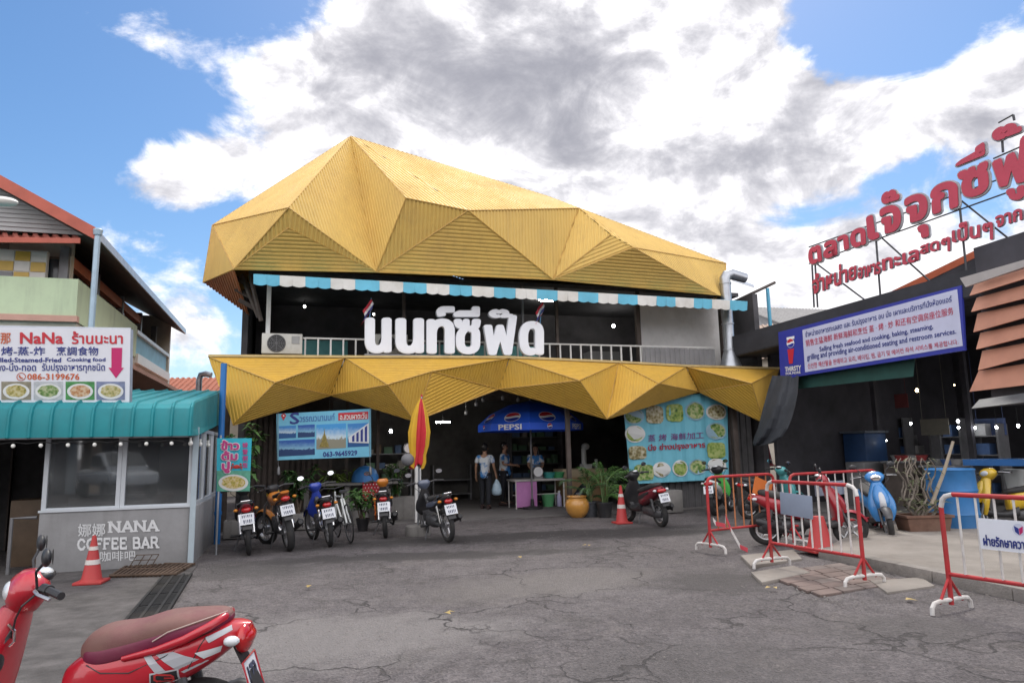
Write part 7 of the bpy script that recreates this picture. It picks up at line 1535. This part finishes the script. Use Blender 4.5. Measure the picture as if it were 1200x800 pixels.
def person(label, loc, head, arms, hgt=1.66, female=False, step=.06, longhair=False, look=0.):
    T = thing('person', label, 'person', loc, head); k = hgt/1.72; T.scale = (k, k, k)
    sw = .165 if female else .19
    J = {'pel': ((0, 0, .95), (.135, .10)), 'spi': ((.0, 0, 1.10), (.115, .09)), 'che': ((.01, 0, 1.28), (.14, .10)), 'nek0': ((-.01, 0, 1.42), (.06, .06)), 'nek': ((.0, 0, 1.50), (.048, .05)), 'hd0': ((.02, 0, 1.57), (.062, .075)), 'hd1': ((.02, 0, 1.645), (.078, .092)), 'hd2': ((.01, 0, 1.70), (.05, .06))}
    E = [('pel', 'spi'), ('spi', 'che'), ('che', 'nek0'), ('nek0', 'nek'), ('nek', 'hd0'), ('hd0', 'hd1'), ('hd1', 'hd2')]
    J['nose'] = ((.115, 0, 1.60), .014); E.append(('hd0', 'nose'))
    for s_, n_ in ((1, 'l'), (-1, 'r')):
        fx = step*s_; J['hip'+n_] = ((0, s_*.095, .88), .085); J['kne'+n_] = ((fx*.6+.02, s_*.10, .49), .055); J['ank'+n_] = ((fx, s_*.105, .09), .037); J['toe'+n_] = ((fx+.15, s_*.12, .035), .03)
        E += [('pel', 'hip'+n_), ('hip'+n_, 'kne'+n_), ('kne'+n_, 'ank'+n_), ('ank'+n_, 'toe'+n_)]
        el, wr = arms[0 if s_ > 0 else 1]
        J['sho'+n_] = ((0, s_*sw, 1.40), .055); J['elb'+n_] = (el, .036); J['wri'+n_] = (wr, .026); d = (vec(wr)-vec(el)).normalized(); pl = vec(wr)+d*.07; J['pal'+n_] = (tuple(pl), (.036, .02))
        E += [('che', 'sho'+n_), ('sho'+n_, 'elb'+n_), ('elb'+n_, 'wri'+n_), ('wri'+n_, 'pal'+n_)]
        sd_ = d.cross(Vector((0, 1, 0.2))).normalized(); inn = sd_.cross(d).normalized()
        for q_, (o_, l_) in enumerate(((-.028, .07), (-.009, .08), (.010, .075), (.028, .058))):
            f0 = pl+d*.025+sd_*o_; f1 = f0+d*l_*.6-inn*.01*s_; f2 = f1+d*l_*.4-inn*.02*s_; J['f%d0%s' % (q_, n_)] = (tuple(f1), .009); J['f%d1%s' % (q_, n_)] = (tuple(f2), .008); E += [('pal'+n_, 'f%d0%s' % (q_, n_)), ('f%d0%s' % (q_, n_), 'f%d1%s' % (q_, n_))]
        J['th'+n_] = (tuple(vec(wr)+d*.06-sd_*.05), .010); E.append(('wri'+n_, 'th'+n_))
    skinmesh(J, E, 'body', skin, T)
    Sx = {'hem': ((0, 0, .78), (.215, .165)), 'pel': ((0, 0, .93), (.20, .155)), 'spi': ((0, 0, 1.10), (.145, .115)), 'che': ((.01, 0, 1.28), (.165, .125)), 'nek0': ((-.005, 0, 1.425), (.075, .075))}; Ex = [('hem', 'pel'), ('pel', 'spi'), ('spi', 'che'), ('che', 'nek0')]
    for s_, n_ in ((1, 'l'), (-1, 'r')):
        el = vec(arms[0 if s_ > 0 else 1][0]); sh = Vector((0, s_*sw, 1.40)); Sx['sho'+n_] = (tuple(sh), .072); Sx['slv'+n_] = (tuple(sh.lerp(el, .75)), .068); Ex += [('che', 'sho'+n_), ('sho'+n_, 'slv'+n_)]
    skinmesh(Sx, Ex, 'shirt', shirtm, T)
    Tx = {'pel': ((0, 0, .94), (.15, .115))}; Ey = []
    for n_ in 'lr':
        for jn, rr in (('hip', .102), ('kne', .076), ('ank', .062)): Tx[jn+n_] = (J[jn+n_][0], rr)
        Ey += [('pel', 'hip'+n_), ('hip'+n_, 'kne'+n_), ('kne'+n_, 'ank'+n_)]
    skinmesh(Tx, Ey, 'trousers', trm, T)
    for n_ in 'lr':
        a_ = vec(J['ank'+n_][0]); w = MB(); w.loft(smoothsecs([(a_.x-.09, .045, .03, .04), (a_.x-.02, .055, .045, .055), (a_.x+.10, .04, .05, .04), (a_.x+.2, .025, .03, .024)], 3), 12); w.v = [(x, y+a_.y, z) for x, y, z in w.v]; w.build('shoe', shoe, T, smooth=60)
    w = MB(); w.ell((-.012, 0, 1.645), (.112, .096, .125), 18, 12); w.v = [(x, y, z) if not (x > .03 and z < 1.695) else (.03, y*.95, z) for x, y, z in w.v]
    if longhair: w.loft(smoothsecs([(1.25, 0, .05, .03), (1.40, 0, .085, .05), (1.58, 0, .09, .05), (1.68, 0, .05, .03)], 3), 12) if False else w.tube([(-.05, 0, 1.66), (-.085, 0, 1.55), (-.10, 0, 1.38), (-.09, 0, 1.22)], [.07, .085, .09, .05], 12); [w.tube([(.01, s_*.085, 1.64), (.02, s_*.095, 1.5), (.03, s_*.10, 1.34)], [.045, .05, .025], 8) for s_ in (-1, 1)]
    w.build('hair', hairm, T, smooth=60)
    for s_ in (-1, 1):
        w = MB(); w.ell((.088, s_*.032, 1.632), (.012, .016, .010), 10, 6); w.build('eye', mat('eye_dark', (.03, .02, .02), .2), T)
        w = MB(); w.ell((.01, s_*.088, 1.61), (.02, .012, .032), 8, 6); w.build('ear', skin, T)
    w = MB(); w.ell((.092, 0, 1.562), (.01, .028, .008), 10, 6); w.build('mouth', mat('lip', (.25, .09, .08), .5), T)
    return T
down = lambda s_, f=0.: ((-.02+f, s_*.25, 1.13), (.05+f*2, s_*.27, .89))
g1 = G(569, 597); y17 = radians(17)
p1 = person('person in blue and white shirt seen from behind holding a plastic bag', (g1.x, g1.y, .02), radians(75), (down(1), ((.0, -.25, 1.13), (.10, -.28, .90))), 1.66)
g2 = G(592, 594); p2 = person('person in pale shirt standing sideways beside the pink board', (g2.x, g2.y+.35, .02), radians(-20), (((.05, .24, 1.14), (.28, .16, 1.10)), ((.05, -.24, 1.14), (.28, -.14, 1.12))), 1.68)
pw3 = A.w(A.px(628, 560, -(uy+1.25)).x, uy+1.25, .02); p3_ = person('seller with long dark hair and blue shirt behind the stall table', tuple(pw3), radians(-90), (((.10, .22, 1.14), (.30, .12, 1.02)), ((.10, -.22, 1.14), (.30, -.12, 1.02))), 1.60, True, 0., True)
# carrier bag in the first person's hand
hand = T_ = p1.matrix_basis @ Vector((.125, -.285, .80)); w = MB(); nq_ = 16
for zi, (z, rx_, ry_) in enumerate(((0, .02, .012), (-.05, .05, .02), (-.14, .10, .06), (-.28, .13, .09), (-.38, .12, .08), (-.42, .05, .03))):
    for j in range(nq_): an = 2*pi*j/nq_; rj = 1+.1*sin(5*an+zi); w.v.append((rx_*cos(an)*rj, ry_*sin(an)*rj, z))
for zi in range(5):
    for j in range(nq_): w.f.append((zi*nq_+j, zi*nq_+(j+1) % nq_, (zi+1)*nq_+(j+1) % nq_, (zi+1)*nq_+j)); w.mi.append(0)
w.f.append(tuple(5*nq_+j for j in range(nq_))); w.mi.append(0)
o = w.build('carrier_bag', mat('bag_iceblue', (.45, .60, .72), .35, var=.2, scale=12), None, smooth=60); o.location = (hand.x, hand.y, hand.z-.02); tag(o, 'pale blue plastic bag hanging from the hand of the person seen from behind', 'bag')
# ================================================================== right side props
p = G(1137, 628); BA = thing('plastic_barrel', 'large blue open topped plastic barrel beside the potted tree', 'barrel', (p.x, p.y+.36, .0)); w = MB(); w.lathe([(.33, 0), (.36, .03), (.37, .30), (.385, .33), (.37, .36), (.37, .68), (.385, .71), (.37, .74), (.36, 1.03), (.375, 1.05), (.36, 1.07), (.345, 1.05), (.34, .2), (0, .2)], 32); w.build('drum', mat('barrel_blue', (.03, .17, .42), .45, var=.15, scale=3, dirt=(.10, .15, .2), dirta=.5), BA, smooth=40)
p = G(1094, 632); TR = thing('potted_tree', 'nearly bare twisted tree in a brown trough beside the blue barrel', 'potted tree', (p.x, p.y+.25, 0)); w = MB()
w.hexa([(-.36, -.22, .33), (.36, -.22, .33), (.36, .22, .33), (-.36, .22, .33)], (0, 0, 1), .33); w.v = [(x*(.82 if z < .1 else 1), y*(.82 if z < .1 else 1), z) for x, y, z in w.v]; w.build('pot', mat('pot_brown', (.15, .08, .055), .7, var=.25, scale=5, dirt=(.2, .15, .12), dirta=.5), TR, bevel=.02)
w = MB(); w.b2((-.38, -.24, .331), (.38, -.20, .37)); w.b2((-.38, .20, .331), (.38, .24, .37)); w.b2((-.38, -.20, .331), (-.34, .20, .37)); w.b2((.34, -.20, .331), (.38, .20, .37)); w.build('pot_rim', mat('pot_brown', ()), TR)
rn = random.Random(4); w = MB(); fo = MB()
for k in range(14):
    p_ = Vector((rn.uniform(-.12, .12), rn.uniform(-.06, .06), .3)); d = Vector((rn.uniform(-.6, .6), rn.uniform(-.4, .4), 1)).normalized(); pts = [p_]; ph_ = rn.uniform(0, 6)
    for i in range(11): d = (d+Vector((.95*cos(i*1.25+ph_), .6*sin(i*1.5+ph_), .12))).normalized(); p_ = p_+d*.11; p_.z = max(p_.z, .38); pts.append(p_)
    w.tube(pts, [.021-.0013*i for i in range(12)], 7)
    for i in range(5): leaf(fo, pts[rn.randrange(2, 12)], (rn.uniform(-1, 1), rn.uniform(-1, 1), rn.uniform(-.2, .6)), .16, .04)
for k in range(40): leaf(fo, Vector((rn.uniform(-.3, .3), rn.uniform(-.2, .1), rn.uniform(.36, .55))), (rn.uniform(-1, 1), rn.uniform(-1, .6), rn.uniform(.2, 1)), .22, .04)
w.build('trunk', mat('bark_pale', (.20, .17, .14), .85, var=.3, scale=12, bump=.5, bscale=50), TR, smooth=60); fo.build('crown', leaf_mat('leaf_dry', (.05, .06, .02), (.12, .13, .06)), TR, smooth=0)
s0_, s1_ = P(1092, 590, p.y+.15), P(1117, 517, p.y+.12); w = MB(); w.tube([s0_, s0_.lerp(s1_, .5)+Vector((.02, 0, 0)), s1_], [.03, .028, .022], 8); tag(w.build('bamboo_pole', mat('bamboo', (.34, .29, .22), .7, var=.2), None, org=tuple(s0_)), 'leaning weathered pole stuck in the twisted tree pot', 'pole')
p = G(1195, 606); w = MB(); w.lathe([(.15, 0), (.19, .36), (.20, .36), (.20, .39), (.18, .39), (.15, .03), (0, .03)], 20); o = w.build('pail', whp, None, smooth=40); o.location = (p.x, p.y, .55); tag(o, 'white pail at the photo edge above the yellow scooter', 'bucket')
p = A.loc(G(900, 604)); w = MB()
# market interior
def hbx(px0, px1, py0, py1, off, dpt):
    a0_, a1_ = h(px0, py0, off), h(px1, py1, off); return (a0_.x, -off, a1_.z), (a1_.x, -off+dpt, a0_.z)
lo, hi = hbx(987, 1022, 508, 600, -3.4, .9); TKa = HC.thing('market_tank', 'tall dark blue tank inside the market hall', 'tank', ((lo[0]+hi[0])/2, 3.8, 0)); w = MB(); w.b2((lo[0], lo[1], 0), hi); w.build('tank', mat('tank_blue', (.02, .06, .16), .5, var=.2), TKa, bevel=.03); w = MB(); w.b2((lo[0]-.05, lo[1]-.05, hi[2]), (hi[0]+.05, hi[1]+.05, hi[2]+.06)); w.build('lid', mat('lid_grey', (.10, .12, .15), .5), TKa)
lo, hi = hbx(990, 1018, 541, 600, -2.2, .8); w = MB(); w.b2((lo[0], lo[1], 0), hi); HC.solo(w, 'ice_box', mat('box_grey', (.16, .16, .165), .5, var=.2), 'grey ice box in the market hall doorway behind the sky blue scooter', 'box', bevel=.03)
lo, hi = hbx(1128, 1215, 538, 546, -.9, .8); MT = HC.thing('market_table', 'table with a blue edge inside the market hall behind the yellow scooter', 'table', ((lo[0]+hi[0])/2, 1.2, 0)); w = MB(); w.b2(lo, hi); w.build('top', mat('edge_blue', (.02, .12, .35), .5), MT)
for x in (lo[0]+.1, hi[0]-.1): w = MB(); w.b2((x-.03, 1.0, 0), (x+.03, 1.6, lo[2])); w.build('leg', grey, MT)
for i, (px0, px1, py0, col_, lab) in enumerate(((915, 962, 533, (.03, .07, .20), 'long stall draped in dark blue at the far end of the market hall'), (1035, 1075, 540, (.10, .08, .07), 'brown stall behind the twisted tree in the market hall'), (1080, 1125, 545, (.05, .06, .05), 'dim stall behind the blue barrel in the market hall'))):
    lo, hi = hbx(px0, px1, py0, 600, -3.0+i*.4, 1.2); ST = HC.thing('market_stall', lab, 'stall', ((lo[0]+hi[0])/2, 3.2, 0)); w = MB(); w.b2((lo[0], lo[1], 0), (hi[0], hi[1], hi[2]-.04)); w.build('skirt', mat('stall_skirt_%s' % ('blue', 'brown', 'olive')[i], col_, .7, var=.3), ST); w = MB(); w.b2((lo[0]-.05, lo[1]-.05, hi[2]-.04), (hi[0]+.05, hi[1]+.05, hi[2])); w.build('top', grey, ST)
    rn = random.Random(i+60)
    for q_ in range(5):
        x = lo[0]+(hi[0]-lo[0])*(q_+.5)/5; w = MB(); w.lathe([(.10, 0), (.15, .12), (.155, .13), (.13, .13), (.09, .02), (0, .02)], 14, (x, lo[1]+.3+rn.uniform(0, .3), hi[2])); HC.solo(w, 'basin', mat('basin_%s' % ('red', 'blue', 'grey', 'green')[rn.randrange(4)], rn.choice(((.30, .05, .05), (.06, .12, .3), (.25, .25, .25), (.06, .2, .1))), .5), 'small plastic basin on a stall in the dim market hall', 'basin', 'basins on the market stalls')
p = h(969, 484, -3.5); w = MB(); w.b2((p.x-.25, 3.5, p.z-.16), (p.x+.25, 3.53, p.z+.16)); w.tube([(p.x-.2, 3.51, p.z+.16), (p.x-.2, 3.51, 3.6)], .006, 5); w.tube([(p.x+.2, 3.51, p.z+.16), (p.x+.2, 3.51, 3.6)], .006, 5); HC.solo(w, 'hanging_board', mat('board_dim', (.22, .20, .2), .6, var=.2), 'small grey board hanging in the dark market hall', 'sign')
cone('small red cone far back beside the grey tarp', tuple(A.w(*A.px(900, 546, -1.5))), .75, .2, 0)
wlit = mat('lit_warm', (1, .8, .5), .5, var=0, emis=(1, .72, .35), estr=20.)
hlit = mat('lit_hall', (1, 1, 1), .5, var=0, emis=(.95, .97, 1.), estr=26.); vlit = mat('lit_violet', (.5, .3, 1), .5, var=0, emis=(.35, .2, 1), estr=5.)
for i, (X, Y, o_, s_, m_) in enumerate(((433, 497, -5, 1.5, lit), (302, 510, -5, 1.3, lit), (202, 518, -4, .9, lit), (513, 495, -7, .8, vlit), (557, 495, -7, .8, lit), (473, 495, -7, .8, vlit), (660, 422, -4, 1.9, wlit), (795, 403, -6, .8, wlit), (638, 542, -5, 1.4, lit), (728, 540, -5, 1.6, lit), (808, 533, -5, 1.7, lit), (810, 556, -4, 1.4, lit), (870, 557, -4, 1.3, lit), (947, 555, -4, 1.4, lit), (1025, 550, -4, 1.5, lit), (370, 547, -6, .9, wlit), (447, 547, -6, .9, wlit), (272, 510, -6, .8, vlit), (550, 603, -4, .8, lit))):
    bulb(HC, 860+X/3.077, 320+Y/3.077, o_, 'small %s lamp hanging in the dark market hall' % ('violet' if m_ is vlit else 'amber' if m_ is wlit else 'bright white'), '%s lamps in the market hall' % ('violet' if m_ is vlit else 'amber' if m_ is wlit else 'white'), s_*.42, 'bulb', hlit if m_ is lit else m_)

# more of the market interior: racks of goods, hanging boards, posts
for i, (px0, px1, off_, hh) in enumerate(((925, 955, -6.5, 2.0), (1030, 1062, -6.0, 2.2), (1066, 1092, -6.4, 1.7), (1140, 1172, -4.2, 1.9), (1105, 1128, -5.5, 2.1))):
    x0, x1 = h(px0, 540, off_).x, h(px1, 540, off_).x; y = -off_
    T = HC.thing('goods_rack', 'dim rack of boxes in the market hall, ' + ('at the far end', 'behind the tank', 'under the small lamps', 'nearest the salmon boards', 'behind the barrel')[i], 'rack', ((x0+x1)/2, y, 0), 'goods racks in the market hall')
    for x in (x0, x1): w = MB(); w.b2((x-.025, y, 0), (x+.025, y+.45, hh)); w.build('upright', grey, T)
    rn = random.Random(i+90)
    for k_ in range(int(hh/.45)):
        z = .25+k_*.45; w = MB(); w.b2((x0+.026, y, z), (x1-.026, y+.45, z+.03)); w.build('board', grey, T); x = x0+.05
        while x < x1-.3:
            bw = rn.uniform(.18, .35); bh = rn.uniform(.14, .32); w = MB(); w.b2((x, y+.05, z+.031), (x+bw, y+.35, z+.031+bh)); HC.solo(w, 'carton', mat('goods_%s' % ('white', 'red', 'blue', 'brown')[rn.randrange(4)], rn.choice(((.4, .4, .4), (.3, .06, .05), (.08, .15, .32), (.22, .15, .09))), .7, var=.2), 'small box on a dim rack in the market hall', 'carton', 'boxes on the market racks'); x += bw+rn.uniform(.03, .15)
for i, (px, py, off_, c_) in enumerate(((1010, 478, -5, (.05, .12, .10)), (1050, 470, -6, (.20, .05, .05)), (1095, 500, -4, (.16, .15, .12)), (1160, 500, -4.5, (.06, .09, .2)))):
    p = h(px, py, off_); w = MB(); w.b2((p.x-.35, -off_, p.z-.2), (p.x+.35, -off_+.03, p.z+.2)); w.tube([(p.x-.3, -off_+.015, p.z+.2), (p.x-.3, -off_+.015, 3.7)], .006, 5); w.tube([(p.x+.3, -off_+.015, p.z+.2), (p.x+.3, -off_+.015, 3.7)], .006, 5)
    HC.solo(w, 'hanging_board', mat('board_%s' % ('green', 'dullred', 'ochre', 'dullblue')[i], c_, .6, var=.2), 'blank %s board hanging on wires in the dim market hall' % ('green', 'dull red', 'ochre', 'dull blue')[i], 'sign')
w = MB(); 
MF = MB(); MF.hexa([HC.w(x, y, .015) for x, y in ((-2.6, .1), (-2.6, 9.2), (12, 9.2), (12, .1))], (0, 0, 1), .1); tag(MF.build('market_floor', dconc), kind='structure')
# ================================================================== small litter and what stands across the yard behind the viewer
dl = leaf_mat('leaf_fallen', (.30, .20, .05), (.42, .30, .08)); rn = random.Random(12)
for i, (px, py) in enumerate(((193, 652), (200, 657), (178, 668), (236, 640), (610, 655), (905, 690), (1060, 705), (360, 690), (690, 640), (520, 720))):
    p = G(px, py); w = MB(); leaf(w, Vector((0, 0, .02)), (cos(i*2.), sin(i*2.), .15), .12, .06, .1); leaf(w, Vector((.02, .01, .022)), (cos(i*2.+1), sin(i*2.+1), .1), .09, .05, .1)
    o = w.build('fallen_leaf', dl, None, smooth=0); o.location = p; tag(o, 'dry yellow leaf lying on the ground', 'leaf', 'fallen leaves on the ground')
for i, (x, wd_, hh, c1) in enumerate(((-19, 9, 7.5, (.42, .38, .32)), (-9.5, 9, 6.5, (.34, .36, .38)), (0, 9, 7.2, (.40, .30, .22)), (9.5, 9, 6.4, (.36, .34, .32)), (19, 9, 7.6, (.30, .33, .30)))):
    T = thing('shop_house', ('beige', 'grey', 'brown', 'stone', 'greenish')[i]+' shop house across the yard, facing the restaurant', 'house', (x, -19, 0)); w = MB(); w.b2((-wd_/2, -4, 0), (wd_/2, 4, hh)); w.build('wall', mat('shop_wall_'+('beige', 'grey', 'brown', 'stone', 'green')[i], c1, .8), T)
    w = MB(); w.b2((-wd_/2-.2, 4, 3.1), (wd_/2+.2, 5.2, 3.25)); w.build('roof', hroof, T)
    w = MB(); w.b2((-wd_/2+.4, 4.0, 0), (wd_/2-.4, 4.03, 2.9)); w.build('shopfront', hallk, T)
    for k in range(4): w = MB(); w.b2((-wd_/2+.8+k*2, 4.0, 4.2), (-wd_/2+2+k*2, 4.03, 5.7)); W_ = w.build('window', mat('window_wood', ()), T)
def pickup(label, loc, rz, m_):
    T = thing('pickup_truck', label, 'truck', loc, rz); w = MB(); w.loft(smoothsecs([(-2.5, .80, .80, .28), (-1.0, .80, .86, .30), (0, .80, .88, .31), (1.4, .80, .86, .29), (2.2, .78, .80, .24), (2.45, .72, .70, .16)], 3), 20, 5); w.build('body', m_, T, smooth=50)
    w = MB(); w.loft(smoothsecs([(-.95, 1.25, .72, .12), (-.8, 1.40, .70, .30), (0, 1.42, .70, .33), (.6, 1.35, .70, .25), (1.25, 1.12, .72, .05)], 3), 20, 4); w.build('cab', m_, T, smooth=50)
    w = MB(); w.hexa([(.42, -.60, 1.66), (.42, .60, 1.66), (1.16, .64, 1.20), (1.16, -.64, 1.20)], (.6, 0, .8), .02); w.v = [(x+.06, y, z+.05) for x, y, z in w.v]; w.build('windscreen', mat('dark_glass', ()), T)
    for s_ in (-1, 1):
        w = MB(); w.hexa([(-.75, s_*.735, 1.62), (.35, s_*.735, 1.62), (.95, s_*.75, 1.20), (-.80, s_*.75, 1.20)], (0, s_, 0), .03); w.build('side_window', mat('dark_glass', ()), T); w = MB(); w.ell((2.34, s_*.58, .86), (.10, .18, .11), 12, 8); w.build('headlight', lensW, T)
        for x in (-1.55, 1.5): w = MB(); w.lathe([(.2, -.1), (.34, -.11), (.36, 0), (.34, .11), (.2, .1)], 24, (x, s_*.76, .36), 'Y'); w.build('wheel', rub, T)
    return T
pickup('white pickup truck parked beside the viewer, mirrored in the bar window', (-7.2, -8.5, 0), radians(100), whp)
pickup('silver pickup truck parked next to the white one, mirrored in the bar window', (-3.9, -9.5, 0), radians(80), paint('paint_silver', ()))
# grit and crumbs of asphalt gathered along the kerb, the drain and the bar wall
rn = random.Random(31); w = MB()
def grit(pa, pb, n_, spread):
    for i in range(n_):
        p = pa.lerp(pb, rn.random())+Vector((rn.gauss(0, spread), rn.gauss(0, spread), 0)); r_ = rn.uniform(.004, .016); k = rn.uniform(.5, 1)
        vs = [p+Vector((r_*cos(a_)*k, r_*sin(a_), .003)) for a_ in (0, 1.3, 2.6, 3.9, 5.1)]+[p+Vector((rn.uniform(-.3, .3)*r_, 0, r_*.9))]
        w.add(vs, [(0, 1, 5), (1, 2, 5), (2, 3, 5), (3, 4, 5), (4, 0, 5)])
grit(G(970, 657), G(1200, 706), 350, .12); grit(G(205, 672), G(110, 780), 260, .10); grit(G(225, 662), G(250, 640), 160, .10); grit(G(880, 690), G(1060, 712), 220, .22); grit(G(300, 720), G(900, 760), 260, .9); grit(G(280, 650), G(860, 625), 240, .5)
tag(w.build('gravel', mat('grit', (.17, .155, .145), .9, var=.4, scale=30), None, smooth=0), kind='stuff')
